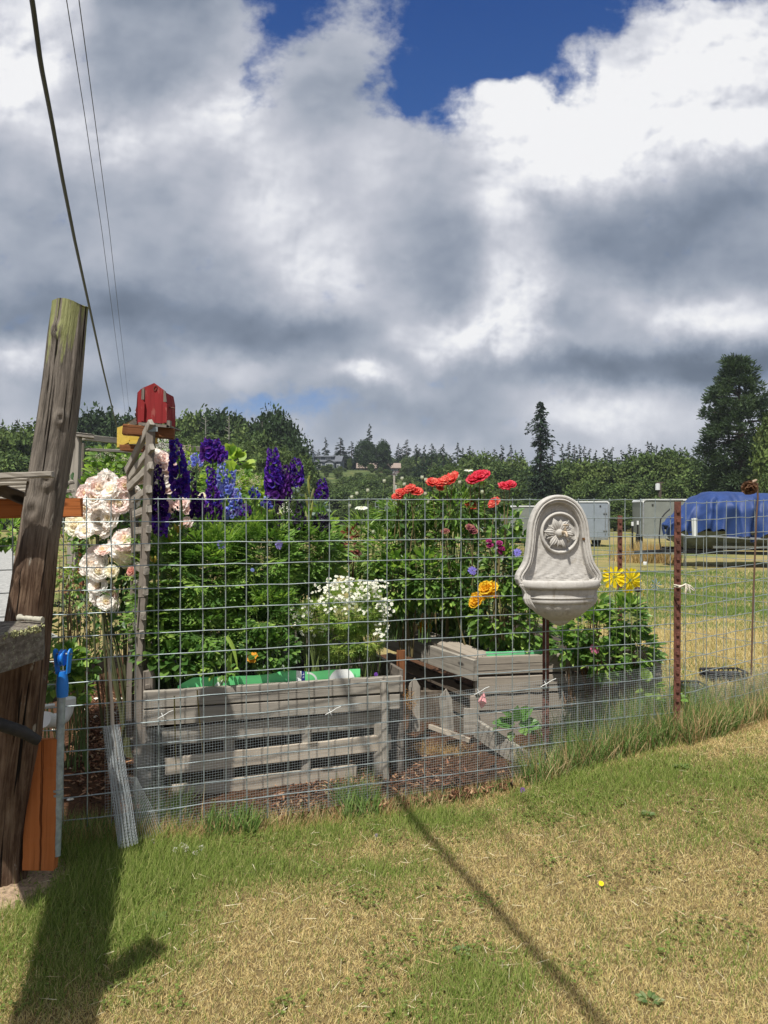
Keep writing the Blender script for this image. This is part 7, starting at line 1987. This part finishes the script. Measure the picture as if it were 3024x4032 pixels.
for lab, px, py, Y_, w_, m_ in (('large round maple in front of the brown house on the hill', 1440, 1738, 216, .95, DEC_D[1]), ('right half of the maple group over the brown house', 1510, 1745, 218, .85, DEC_D[0]), ('grey green leafy trees right of the brown house', 1610, 1800, 232, 1.0, DEC[0]), ('leafy tree at the right edge of the hill lawn', 1680, 1815, 225, 1.0, DEC[1]), ('leafy tree behind the hill lawn', 1730, 1805, 225, 1.0, DEC[2]),
                                ('rounded clipped light green shrub between the hill houses', 1376, 1808, 228, .60, DEC_L[0]), ('leafy tree left of the blue grey house', 1200, 1790, 225, .9, DEC[3]), ('low shrub in front of the blue grey house', 1350, 1850, 222, 1.6, DEC[0])):
    o = tree('leafy_tree', m_, px, 0, py, Y_, w_, lab, h0=10)
GROW[0] = 'behind the houses'
for i, px in enumerate(range(1175, 1760, 24)):
    tree('conifer', CON[(i + 2) % 4], px + RNG.uniform(-9, 9), 0, 1772 + RNG.uniform(-16, 16), 262 + RNG.uniform(-6, 6), RNG.uniform(1.3, 1.9), 'dark conifer', 'conifers behind the hill houses', h0=16)
for i, px in enumerate(range(1185, 1720, 44)):
    tree('leafy_tree', (DEC_D + DEC)[i % 6], px + RNG.uniform(-9, 9), 0, 1806 + RNG.uniform(-8, 8), 256, 1.5, 'leafy tree', 'leafy trees behind the hill houses', h0=10)
for i in range(150):
    px = RNG.uniform(1190, 1760); Y_ = RNG.uniform(120, 215); x = DX(px, Y_); z = float(ground(x, Y_)); s = RNG.uniform(2.2, 5.4)
    q = P(px, 2000, Y_); t = thing('bush', 'green bush on the open slope below the two hill houses', 'bush', (x, Y_, z), 'bushes on the slope below the hill houses', RNG.uniform(0, 6)); 
    for nm, me in zip(('crown', 'trunk'), (DEC + DEC_L)[i % 6]):
        o = bpy.data.objects.new(nm, me); COL.objects.link(o); o.parent = t
    s *= (.42 if Y_ > 172 else 1); t.scale = (s * .16, s * .16, s * .10); SEEN.append((t, 'green bush', px, 'high up' if Y_ > 190 else ('upslope' if Y_ > 165 else ('halfway up' if Y_ > 140 else 'low down'))))

# lone conifer behind the fountain: bare patches and a narrow ragged top
def lone():
    r = rngs(77); Y_ = 100; x = DX(2128, Y_); z0 = float(ground(x, Y_)); H = P(2125, 1580, Y_).z - z0; t = thing('conifer', 'lone ragged spruce with a narrow tiered top rising above the treeline behind the fountain', 'tree', (x, Y_, z0)); w_ = 1 / F * Y_
    def z(py): return P(2125, py, Y_).z - z0
    prof = [(1582, 5), (1600, 14), (1625, 26), (1650, 34), (1655, 44), (1675, 46), (1690, 52), (1700, 30), (1712, 40), (1730, 58), (1745, 44), (1765, 24), (1780, 22), (1800, 36), (1830, 46), (1870, 62), (1950, 74), (2010, 76)]
    ys = np.array([a for a, c in prof]); ws = np.array([c for a, c in prof]); P_, D_ = [], []
    for i in range(430):
        py = 1582 + (2010 - 1582) * (i / 430); L = np.interp(py, ys, ws) * w_ * r.uniform(.45, 1.15); a = r.uniform(0, 6.28)
        if 1765 < py < 1790 and r.uniform() < .5: continue
        off = (-8 * w_ if 1640 < py < 1705 else (10 * w_ if 1705 < py < 1760 else 0)); k = int(7 + L * 8); s = r.uniform(.05, 1, k)
        q = np.c_[np.cos(a) * L * s + off * s, np.sin(a) * L * s, z(py) - .42 * L * s + .14 * L * s * s] + r.normal(0, .07, (k, 3)); P_.append(q); D_.append(np.tile((math.cos(a), math.sin(a), -.35), (k, 1)))
    P_, D_ = map(np.concatenate, (P_, D_)); n = len(P_)
    v, f, c = inst(CL_T, CL_F, P_, D_ + nrm(r.normal(size=(n, 3))) * .5, np.array((0, 0, 1.)) + nrm(r.normal(size=(n, 3))) * .6, r.uniform(.16, .42, n), np.array([(.030, .055, .030), (.042, .07, .035), (.022, .04, .025)])[r.integers(0, 3, n)] * r.uniform(.75, 1.3, (n, 1)))
    b = Batch(); b.add(v, f, c); b.build('crown', M['treeleaf'], t, loc=(0, 0, 0)); b = Batch(); tube(b, [(0, 0, -.5), (0, 0, H * .6), (0, 0, H)], [.30, .18, .03], 8); b.build('trunk', M['bark'], t, loc=(0, 0, 0))
lone()


# the big pine at the right
def big_pine():
    r = rngs(91); Y_ = 72; x = DX(2905, Y_); z0 = float(ground(x, Y_)); s = Y_ / F
    t = thing('pine_tree', 'huge dark pine with an uneven bushy crown towering at the right edge', 'tree', (x, Y_, z0))
    def q(px, py): return ((px - 2905) * s, P(px, py, Y_).z - z0)
    clumps = []
    left = [(1408, 2890), (1430, 2862), (1460, 2846), (1500, 2812), (1540, 2790), (1575, 2772), (1590, 2765), (1620, 2775), (1660, 2765), (1700, 2738), (1722, 2750), (1750, 2768), (1790, 2760), (1830, 2770), (1880, 2790), (1940, 2800)]
    right = [(1408, 2925), (1440, 2950), (1480, 2985), (1540, 3010), (1600, 3070), (1700, 3090), (1800, 3100), (1940, 3090)]
    ly, lx = np.array(left).T; ry, rx = np.array(right).T
    for i in range(520):
        py = 1412 + (1950 - 1412) * (i / 330) ** .9; L0 = np.interp(py, ly, lx); R0 = np.interp(py, ry, rx); cxp = (L0 + R0) / 2; hw = (R0 - L0) / 2 * s
        a = r.uniform(0, 6.28); k = r.uniform(.25, 1.0) ** .6; X_ = (cxp - 2905) * s + math.cos(a) * hw * k; Y2 = math.sin(a) * hw * k * .9; zc = q(2905, py)[1] - .10 * hw * k
        if r.uniform() < .10: continue
        clumps.append((X_, Y2, zc + r.uniform(-.4, .4), r.uniform(.45, 1.05) * (.6 + .4 * (py - 1400) / 500), a))
    P_, D_, C_ = [], [], []; cols = np.array([(.05, .08, .04), (.065, .105, .048), (.034, .058, .034), (.085, .125, .058)])
    for X_, Y2, zc, rr, a in clumps:
        k = int(80 + rr * 60); d = nrm(r.normal(size=(k, 3))); d[:, 2] *= .8; pp = np.array((X_, Y2, zc)) + d * rr * r.uniform(.3, 1.1, (k, 1)) * [1.15, 1.15, .95]
        P_.append(pp); D_.append(d + np.array((math.cos(a) * .5, math.sin(a) * .5, .45))); C_.append((cols[r.integers(0, 4)] * .5 + cols[r.integers(0, 4, k)] * .5) * r.uniform(.75, 1.25, (k, 1)))
    P_, D_, C_ = map(np.concatenate, (P_, D_, C_)); n = len(P_)
    v, f, c = inst(CL_T * [1, .6, 1], CL_F, P_, D_ + nrm(r.normal(size=(n, 3))) * .5, nrm(r.normal(size=(n, 3))) + [0, 0, .6], r.uniform(.16, .42, n), C_)
    b = Batch(); b.add(v, f, c); b.build('crown', M['treeleaf'], t, loc=(0, 0, 0))
    b = Batch(); ax = [(2925, 2050), (2920, 1850), (2915, 1700), (2908, 1500), (2905, 1415)]; tube(b, [(q(*a)[0], 0, q(*a)[1]) for a in ax], [.42, .34, .24, .10, .03], 10)
    for X_, Y2, zc, rr, a in clumps[::2]: tube(b, [(q(2915, 1700)[0], 0, zc - abs(X_) * .15), (X_ * .6, Y2 * .6, zc - .1), (X_, Y2, zc)], [.09, .05, .02], 5, cap=False)
    b.build('trunk', M['bark'], t, loc=(0, 0, 0))
big_pine()
tree('leafy_tree', DEC_L[1], 3085, 0, 1640, 60, .62, 'bright green leafy tree cut by the right edge in front of the pine', h0=10)
tree('leafy_tree', DEC_L[0], 3050, 0, 1880, 58, .8, 'lower bright green tree at the right edge below the pine', h0=10)
tree('bush', DEC_L[0], 2440, 0, 2032, 80, 2.4, 'pale green brush behind the thin rusty post', None, 'bush', h0=10)


# ---------------------------------------------------------------- houses on the hill
def hplain(n, c, r_=.7): return plain_mat(n, c, r_, 0, .12, 2)
M['slateblue'] = hplain('slateblue', (.075, .095, .125)); M['slateroof'] = hplain('slateroof', (.10, .11, .13)); M['glassdark'] = plain_mat('glassdark', (.05, .06, .075), .12, 0, .1)
M['trim'] = hplain('trim', (.62, .64, .64)); M['brownwall'] = hplain('brownwall', (.085, .05, .04)); M['brownroof'] = hplain('brownroof', (.26, .20, .165)); M['brick'] = hplain('brick', (.26, .10, .075))


def hbox(par, name, a, c, mat):
    b = Batch(); add_box(b, a[0], c[0], a[1], c[1], a[2], c[2]); return b.build(name, M[mat], par, loc=(0, 0, 0))


def gable(par, name, x0, x1, y0, y1, z0, z1, axis, mat, over=.3, thick=.18):
    """a gabled roof with overhangs; ridge along 'axis'"""
    b = Batch()
    if axis == 'x':
        ym = (y0 + y1) / 2
        for ya, yb in ((y0 - over, ym), (y1 + over, ym)):
            v = [(x0 - over, ya, z0), (x1 + over, ya, z0), (x1 + over, yb, z1), (x0 - over, yb, z1)]
            b.add(v + [(a, c, d + thick) for a, c, d in v], [(0, 1, 2, 3), (7, 6, 5, 4), (0, 4, 5, 1), (1, 5, 6, 2), (2, 6, 7, 3), (3, 7, 4, 0)])
        for x in (x0, x1): b.add([(x, y0, z0), (x, y1, z0), (x, ym, z1)], [(0, 1, 2)])
    else:
        xm = (x0 + x1) / 2
        for xa, xb in ((x0 - over, xm), (x1 + over, xm)):
            v = [(xa, y0 - over, z0), (xa, y1 + over, z0), (xb, y1 + over, z1), (xb, y0 - over, z1)]
            b.add(v + [(a, c, d + thick) for a, c, d in v], [(0, 1, 2, 3), (7, 6, 5, 4), (0, 4, 5, 1), (1, 5, 6, 2), (2, 6, 7, 3), (3, 7, 4, 0)])
        for y in (y0, y1): b.add([(x0, y, z0), (x1, y, z0), (xm, y, z1)], [(0, 1, 2)])
    return b.build(name, M[mat], par, loc=(0, 0, 0))


def window(par, x, z, w_, h_, y, n=2):
    b = Batch(); fr = .10
    for a in (x - w_ / 2, x + w_ / 2): add_box(b, a - fr / 2, a + fr / 2, y - .10, y, z - h_ / 2 - fr, z + h_ / 2 + fr)
    for a in (z - h_ / 2, z + h_ / 2): add_box(b, x - w_ / 2, x + w_ / 2, y - .095, y - .002, a - fr / 2, a + fr / 2)
    for k in range(1, n): add_box(b, x - w_ / 2 + w_ * k / n - .04, x - w_ / 2 + w_ * k / n + .04, y - .09, y - .004, z - h_ / 2, z + h_ / 2)
    f = b.build('window', M['trim'], par, loc=(0, 0, 0)); b = Batch(); add_box(b, x - w_ / 2, x + w_ / 2, y - .05, y - .006, z - h_ / 2, z + h_ / 2); b.build('pane', M['glassdark'], f, loc=(0, 0, 0)); return f


def house1():
    Y_ = 228; x = DX(1278, Y_); zb = P(1278, 1850, Y_).z; g = float(ground(x, Y_)); s = Y_ / F
    t = thing('house', 'dark blue grey two storey house with a pointed porch gable on the hill', 'house', (x, Y_, zb - .3))
    hbox(t, 'foundation', (-5.0, .1, -6), (5.4, 7, .35), 'slateblue')
    hbox(t, 'wall', (-4.6, 0, .3), (5.0, 7, 2.7), 'slateblue')
    gable(t, 'roof', -4.6, 5.0, 0, 7, 2.7, 4.6, 'x', 'slateroof')
    d = hbox(t, 'dormer', (-3.4, 1.0, 2.9), (2.4, 5.5, 4.3), 'slateblue')
    b = Batch(); v = [(-3.8, .4, 4.25), (2.8, .4, 4.25), (2.8, 6, 4.9), (-3.8, 6, 4.9)]; b.add(v + [(a, c, e + .18) for a, c, e in v], [(0, 1, 2, 3)[::-1], (4, 5, 6, 7), (0, 1, 5, 4), (1, 2, 6, 5), (2, 3, 7, 6), (3, 0, 4, 7)]); b.build('dormer_roof', M['slateroof'], t, loc=(0, 0, 0))
    hbox(t, 'porch', (.2, -1.6, .3), (3.3, -.01, 2.3), 'slateblue'); gable(t, 'porch_roof', .2, 3.3, -1.6, .6, 2.3, 3.3, 'y', 'slateroof', .25)
    ch = hbox(t, 'chimney', (-4.1, -.5, .3), (-3.2, .4, 5.4), 'slateblue')
    window(t, -1.9, 3.6, 1.0, .8, 1.0); window(t, .9, 3.6, 1.4, .8, 1.0, 3); window(t, 1.75, 1.35, 2.2, 1.5, -1.6, 4); window(t, -1.6, 1.5, 1.4, 1.1, 0, 2); window(t, 4.2, 1.4, .9, 1.0, 0)
    hbox(t, 'deck', (-5.6, -2.2, -.4), (-1.2, -.02, .28), 'brownwall')
    t.rotation_euler = (0, 0, R(-6))
house1()


def house2():
    Y_ = 224; x = DX(1488, Y_); zb = P(1488, 1872, Y_).z
    t = thing('house', 'long low brown house with a brick chimney under the maple on the hill', 'house', (x, Y_, zb - .2))
    hbox(t, 'foundation', (-6.2, .1, -6), (6.6, 6, .3), 'brownwall'); hbox(t, 'wall', (-6.0, 0, .2), (6.4, 6.2, 2.3), 'brownwall'); gable(t, 'roof', -6.0, 6.4, 0, 6.2, 2.3, 3.9, 'x', 'brownroof', .5)
    hbox(t, 'chimney', (.8, -.7, .0), (2.4, -.02, 3.9), 'brick')
    for x_, w_ in ((-4.6, 1.8), (-2.2, 1.6), (-.2, 1.0), (3.9, 1.6), (5.5, .9)): window(t, x_, 1.4, w_, 1.0, 0)
    hbox(t, 'deck', (2.6, -2.4, .1), (6.4, -.02, .3), 'trim'); b = Batch()
    for k in range(9): add_box(b, 2.7 + k * .45, 2.78 + k * .45, -2.4, -2.32, .3, 1.15)
    add_box(b, 2.6, 6.4, -2.42, -2.30, 1.15, 1.23); b.build('deck_railing', M['brick'], t, loc=(0, 0, 0))
house2()


# ---------------------------------------------------------------- trailers
M['trailgrey'] = plain_mat('trailgrey', (.27, .31, .36), .5, .1, .08, 3); M['trailgreen'] = plain_mat('trailgreen', (.20, .215, .20), .55, .1, .1, 3); M['whiteroof'] = plain_mat('whiteroof', (.70, .72, .73), .4, 0, .06)
M['tyre'] = plain_mat('tyre', (.02, .02, .022), .85, 0, .3); M['steel'] = plain_mat('steel', (.45, .47, .5), .35, .7, .2); M['redlamp'] = plain_mat('redlamp', (.5, .02, .02), .3)


def wheel(par, x, y, z, r_, w_=.18, axis='y'):
    b = Batch(); prof = [(r_ * .55, -w_ / 2), (r_ * .9, -w_ / 2), (r_, -w_ * .3), (r_, w_ * .3), (r_ * .9, w_ / 2), (r_ * .55, w_ / 2)]; n = 24; vs = []
    for rr, d in prof:
        for j in range(n):
            a = 2 * math.pi * j / n; p = (rr * math.cos(a), d, rr * math.sin(a)); vs.append((x + p[0], y + p[1], z + p[2]) if axis == 'y' else (x + p[1], y + p[0], z + p[2]))
    fs = [(i * n + j, i * n + (j + 1) % n, (i + 1) * n + (j + 1) % n, (i + 1) * n + j) for i in range(5) for j in range(n)]; b.add(vs, fs); wh = b.build('wheel', M['tyre'], par, loc=(0, 0, 0))
    b = Batch(); vs = [];
    for rr, d in ((r_ * .56, -w_ * .42), (r_ * .45, -w_ * .30), (r_ * .2, -w_ * .40), (.001, -w_ * .42)):
        for j in range(n):
            a = 2 * math.pi * j / n; p = (rr * math.cos(a), d, rr * math.sin(a)); vs.append((x + p[0], y + p[1], z + p[2]) if axis == 'y' else (x + p[1], y + p[0], z + p[2]))
    b.add(vs, [(i * n + j, i * n + (j + 1) % n, (i + 1) * n + (j + 1) % n, (i + 1) * n + j) for i in range(3) for j in range(n)]); b.build('rim', M['steel'], wh, loc=(0, 0, 0)); return wh


def box_trailer(label, px0, px1, pytop, pybot, Y_, depth, mat, rz=0.0, doors=True):
    x0, x1 = DX(px0, Y_), DX(px1, Y_); zt, zb = P(px0, pytop, Y_).z, P(px0, pybot, Y_).z; g = float(ground((x0 + x1) / 2, Y_))
    t = thing('cargo_trailer', label, 'trailer', ((x0 + x1) / 2, Y_, g), None); w_ = x1 - x0; h = zt - zb; z0 = zb - g
    t.rotation_euler = (0, 0, rz)
    # body with rounded roof edge
    b = Batch(); n = 6; rr = .12; prof = [(-w_ / 2, 0)] + [(-w_ / 2 + rr - rr * math.cos(a), h - rr + rr * math.sin(a)) for a in np.linspace(0, math.pi / 2, n)] + [(w_ / 2 - rr + rr * math.sin(a), h - rr + rr * math.cos(a)) for a in np.linspace(0, math.pi / 2, n)] + [(w_ / 2, 0)]
    k = len(prof); vs = [(x, y, z + z0) for y in (0, depth) for x, z in prof]; b.add(vs, [tuple(range(k))[::-1], tuple(range(k, 2 * k))] + [(i, (i + 1) % k, (i + 1) % k + k, i + k) for i in range(k)]); b.build('body', M[mat], t, loc=(0, 0, 0))
    b = Batch(); e = .012; pr = [(x * 1.0, z) for x, z in prof if z > h - rr - .01]; k = len(pr)
    vs = [(x * 1.012, y, z + z0 + .015) for y in (-.03, depth + .03) for x, z in pr] + [(x * .99, y, z + z0 - .05) for y in (-.03, depth + .03) for x, z in pr]
    b.add(vs, [(i, i + 1, i + 1 + k, i + k) for i in range(k - 1)] + [(i, i + 1, i + 1 + 2 * k, i + 2 * k)[::-1] for i in range(k - 1)] + [(i + k, i + 1 + k, i + 1 + 3 * k, i + 3 * k) for i in range(k - 1)]); b.build('roof', M['whiteroof'], t, loc=(0, 0, 0))
    b = Batch(); add_box(b, -w_ / 2 + .02, w_ / 2 - .02, -.04, -.002, z0 - .10, z0 + .03); add_box(b, -w_ / 2 - .012, -w_ / 2 + .05, -.02, -.001, z0 + .03, z0 + h - .14); add_box(b, w_ / 2 - .05, w_ / 2 + .012, -.02, -.001, z0 + .03, z0 + h - .14)
    if doors:
        add_box(b, w_ / 2 - .20, w_ / 2 - .17, -.05, -.021, z0 + .2, z0 + h - .35)
        for zz in (z0 + .35, z0 + h - .6): add_box(b, w_ / 2 - .28, w_ / 2 - .10, -.045, -.022, zz, zz + .04)
    b.build('trim_frame', M['steel'], t, loc=(0, 0, 0))
    for sx_ in (-.5, .12):
        b = Batch(); add_box(b, sx_ * w_ + .35, sx_ * w_ + .42, -.03, -.003, z0 + h - .26, z0 + h - .20); b.build('marker_lamp', M['darkmetal'], t, loc=(0, 0, 0))
    for yy in (depth * .5, depth * .5 + .8):
        for sx_ in (-1, 1): wheel(t, sx_ * (w_ / 2 - .12), yy, .33, .33, .2, 'x')
    return t


box_trailer('grey box trailer with a white roof edge partly hidden by leaves left of the fountain', 2012, 2215, 1992, 2108, 42, 4.0, 'trailgreen')
box_trailer('blue grey box trailer just right of the fountain', 2228, 2396, 1974, 2118, 37, 3.6, 'trailgrey', R(-3))
box_trailer('greenish grey box trailer with a rounded white roof behind the covered boat', 2540, 2860, 1966, 2112, 31, 5.5, 'trailgreen', R(-14), False)


def boat():
    Y_ = 21.0; t = thing('boat', 'grey boat under a wrinkled blue cover on its trailer at the right edge', 'boat', (DX(2900, Y_), Y_, float(ground(DX(2900, Y_), Y_))))
    s = Y_ / F; W = 1.15
    DN = [0.0]
    def z(py): return P(2900, py, Y_ + DN[0]).z
    def xx(px): return DX(px, Y_ + DN[0])
    # hull: sections from the bow (left) to the stern
    b = Batch(); n = 26; m_ = 14; vs = []; r = rngs(8)
    for i in range(n + 1):
        f = i / n; px = 2626 + f * 800; hw = W * min(1, (f * 2.6) ** .55 + .02); DN[0] = 1.2 - hw; keel = 2168 - 60 * max(0, 1 - f * 6) ** 1.5; gun = 2092
        for j in range(m_ + 1):
            a = -1 + 2 * j / m_; yy = hw * a; k = abs(a); zz = z(keel) + (z(gun) - z(keel)) * (k ** 2.6 * .8 + .2 * k); vs.append((xx(px), Y_ + 1.2 + yy, zz))
    b.add(vs, grid_faces(n + 1, m_ + 1)); b.build('hull', M['hull'], t, smooth=True)
    # cover: draped sheet over the windscreen
    b = Batch(); n, m_ = 130, 70; vs = []
    topl = [(2618, 2075), (2640, 2062), (2680, 2032), (2720, 2008), (2770, 1975), (2815, 1945), (2835, 1936), (2860, 1932), (2930, 1934), (3024, 1936), (3200, 1950), (3426, 1985)]
    botl = [(2618, 2095), (2650, 2098), (2700, 2100), (2740, 2094), (2800, 2092), (2850, 2100), (2900, 2112), (2950, 2118), (3024, 2116), (3200, 2110), (3426, 2100)]
    tx, ty = np.array(topl, float).T; bx, by = np.array(botl, float).T
    for i in range(n + 1):
        f = i / n; px = 2622 + f * 800; hw = W * 1.06 * min(1, (f * 2.6) ** .5 + .05); DN[0] = 1.2 - hw; zt = z(np.interp(px, tx, ty)); zb = z(np.interp(px, bx, by))
        for j in range(m_ + 1):
            a = -1 + 2 * j / m_; k = abs(a); side = k ** 3.2
            zz = zt + (zb - zt) * side; fold = math.sin((px * .075 + 6 * k * (1 if a < 0 else -1)) * 1.0 + 3 * vnoise(px * .012, k * 2, 1)) * .075 * k ** 1.6 + (vnoise(px * .05, k * 6, 1.0, 3) - .5) * .10 * k + (vnoise(px * .02 - k * 1.8, k * 2.5, 1.6, 6) - .5) * .16 * k ** 1.2
            pull = -.05 * math.exp(-((px - 2855) / 14) ** 2) * k
            yy = hw * math.copysign(min(1.0, k * 1.35) ** 1.0, a); vs.append((xx(px), Y_ + 1.2 + yy + fold * (1 if a > 0 else -1) * 1.4 + 0, zz + fold * .9 + pull))
    b.add(vs, grid_faces(n + 1, m_ + 1)); b.build('boat_cover', M['bluecover'], t, smooth=True)
    DN[0] = 0.0
    b = Batch(); tube(b, [(xx(2690), Y_ + .12, z(2104)), (xx(2700), Y_ + .02, z(2110)), (xx(3024), Y_ + .0, z(2122)), (xx(3400), Y_ + .0, z(2118))], .022, 8); b.build('rub_rail', M['steel'], t)
    return t
M['hull'] = plain_mat('hull', (.16, .175, .16), .35, 0, .15, 2); M['bluecover'] = plain_mat('bluecover', (.013, .042, .165), .62, 0, .18, 3, .15)
boat()


def boat_trailer():
    Y_ = 21.0; g = float(ground(DX(2700, Y_), Y_)); t = thing('boat_trailer', 'black boat trailer with a winch post, jack wheel and twin wheels under the covered boat', 'boat trailer', (DX(2750, Y_), Y_, g))
    def q(px, py, dy=0): return tuple(np.array(P(px, py, Y_)) + np.array((0, dy, 0)))
    def bar(name, a, c, w_=.07, mat='darkmetal', par=t, up=(0, 0, 1)):
        b = Batch(); board(b, a, c, w_, w_, up=up, nseg=2); return b.build(name, M[mat], par)
    bar('tongue', q(2528, 2180, .6), q(2790, 2172, .9), .09); bar('frame_rail', q(2700, 2176, .3), q(3300, 2186, .2), .09); bar('frame_rail', q(2700, 2172, 1.8), q(3300, 2180, 2.0), .09)
    bar('cross_member', q(2880, 2180, .2), q(2880, 2180, 2.0), .07); bar('winch_post', q(2742, 2172, .8), q(2738, 2050, .8), .05); bar('bunk', q(2840, 2158, .5), q(3250, 2160, .5), .07, 'whiteroof')
    bar('jack_post', q(2548, 2215, .5), q(2548, 2135, .5), .06, 'steel', up=(1, 0, 0))
    b = Batch(); tube(b, [q(2650, 2160, .4), q(2622, 2165, .4), q(2616, 2120, .4), q(2622, 2045, .4), q(2640, 2022, .4), q(2668, 2002, .5)], .02, 8); b.build('handle_rail', M['darkmetal'], t)
    bar('guide_post', q(2738, 2110, .1), q(2734, 2042, .1), .07, 'whiteroof', up=(1, 0, 0)); 
    wheel(t, DX(2548, Y_), Y_ + .5, P(2548, 2214, Y_).z, .19, .10)
    for px in (2955, 3045): wheel(t, DX(px, Y_), Y_ + .2, float(ground(DX(px, Y_), Y_)) + .31, .31, .2)
    b = Batch(); lathe(b, [(.001, -.05), (.05, -.05), (.055, 0), (.05, .04), (.001, .04)], q(2560, 2222, .42), 14); b.build('hub_cap', M['whiteroof'], t)
boat_trailer()
def stick(name, label, px, py0, py1, Y_, w_, mat, cat='stake', tip=None, y2=None):
    t = thing(name, label, cat, tuple(P(px, py1, Y_))); b = Batch(); board(b, P(px, py1, Y_), P(px, py0, Y_), w_, w_ * .8, up=(1, 0, 0), nseg=3); b.build('shaft', M[mat], t)
    if tip: b = Batch(); board(b, P(px, py0 + 14, Y_), P(px, py0 - 1, Y_), w_ * 1.25, w_, up=(1, 0, 0), nseg=1); b.build('tip', M[tip], t)
    return t
stick('marker_stake', 'short marker stake with a white tip left of its twin in the field', 2490, 2056, 2160, 24, .05, 'darkmetal', tip='whiteroof')
stick('marker_stake', 'short marker stake with a white tip nearer the boat', 2511, 2052, 2120, 27, .05, 'darkmetal', tip='whiteroof')
stick('marker_stake', 'pale upright board standing beside the winch post of the boat trailer', 2737, 2040, 2112, 20.5, .09, 'whiteroof', 'board')
def utility_pole():
    Y_ = 84; t = stick('utility_pole', 'distant wooden utility pole with a white transformer in front of the trees', 2598, 1900, 2100, Y_, .30, 'bark', 'utility pole')
    b = Batch(); c = P(2590, 1917, Y_); lathe(b, [(.001, -.35), (.26, -.35), (.26, .35), (.001, .40)], c, 14); b.build('transformer', M['whiteroof'], t)
    b = Batch(); a = P(2584, 1900, Y_); c = P(2612, 1900, Y_); board(b, a, c, .14, .12, nseg=1); b.build('crossarm', M['bark'], t)
utility_pole()
stick('old_pole', 'thin old wooden pole on the slope left of the coral roses', 1552, 1872, 1990, 60, .16, 'deadwood', 'pole'); stick('old_pole', 'pale metal rod beside the old pole on the slope', 1559, 1910, 1990, 60, .06, 'whiteroof', 'pole')
far_fence('field_gate', 'pale rail gate far off between the daisy buds and the slope', (DX(1478, 30), 30, 0), (DX(1556, 30), 30.5, 0), P(0, 1975, 30).z, P(0, 1957, 30).z, 6, 3, .22, .014, 600)
# tall golden dry grass round the tongue of the boat trailer
b = Batch(); n = 2600; q = np.array([P(RNG.normal(2560, 46), 2150, 24.0) for _ in range(n)]); q[:, 1] += RNG.uniform(-.6, 1.2, n); q[:, 2] = ground(q[:, 0], q[:, 1]); v, f, c = inst(BLADE_T, BLADE_F, q, rdir(n) * .35 + np.array((0, 0, 1.)), rdir(n), np.c_[RNG.uniform(.25, .75, n), np.full(n, .018), np.full(n, .1)], mixcols([(.56, .40, .20), (.50, .36, .18), (.40, .32, .14)], n)); b.add(v, f, c)
o = b.build('tall_dry_grass', M['grassblade']); tag(o, 'patch of tall golden dry grass round the tongue of the boat trailer', 'dry grass', kind='stuff')
# left strip of water seen between the post and the left edge

name_apart()

# the air: far trees fade a little towards pale blue
m = bpy.data.materials.new('haze'); m.use_nodes = True; nt = m.node_tree; nt.nodes.clear()
pv = nt.nodes.new('ShaderNodeVolumePrincipled'); pv.inputs['Color'].default_value = (.80, .88, 1.0, 1); pv.inputs['Density'].default_value = .0003; pv.inputs['Anisotropy'].default_value = .1
mo = nt.nodes.new('ShaderNodeOutputMaterial'); nt.links.new(pv.outputs[0], mo.inputs['Volume'])
b = Batch(); add_box(b, -950, 950, -70, 2650, -60, 62); o = b.build('haze', m); tag(o, 'thin blue summer haze over the field', 'haze', kind='stuff')
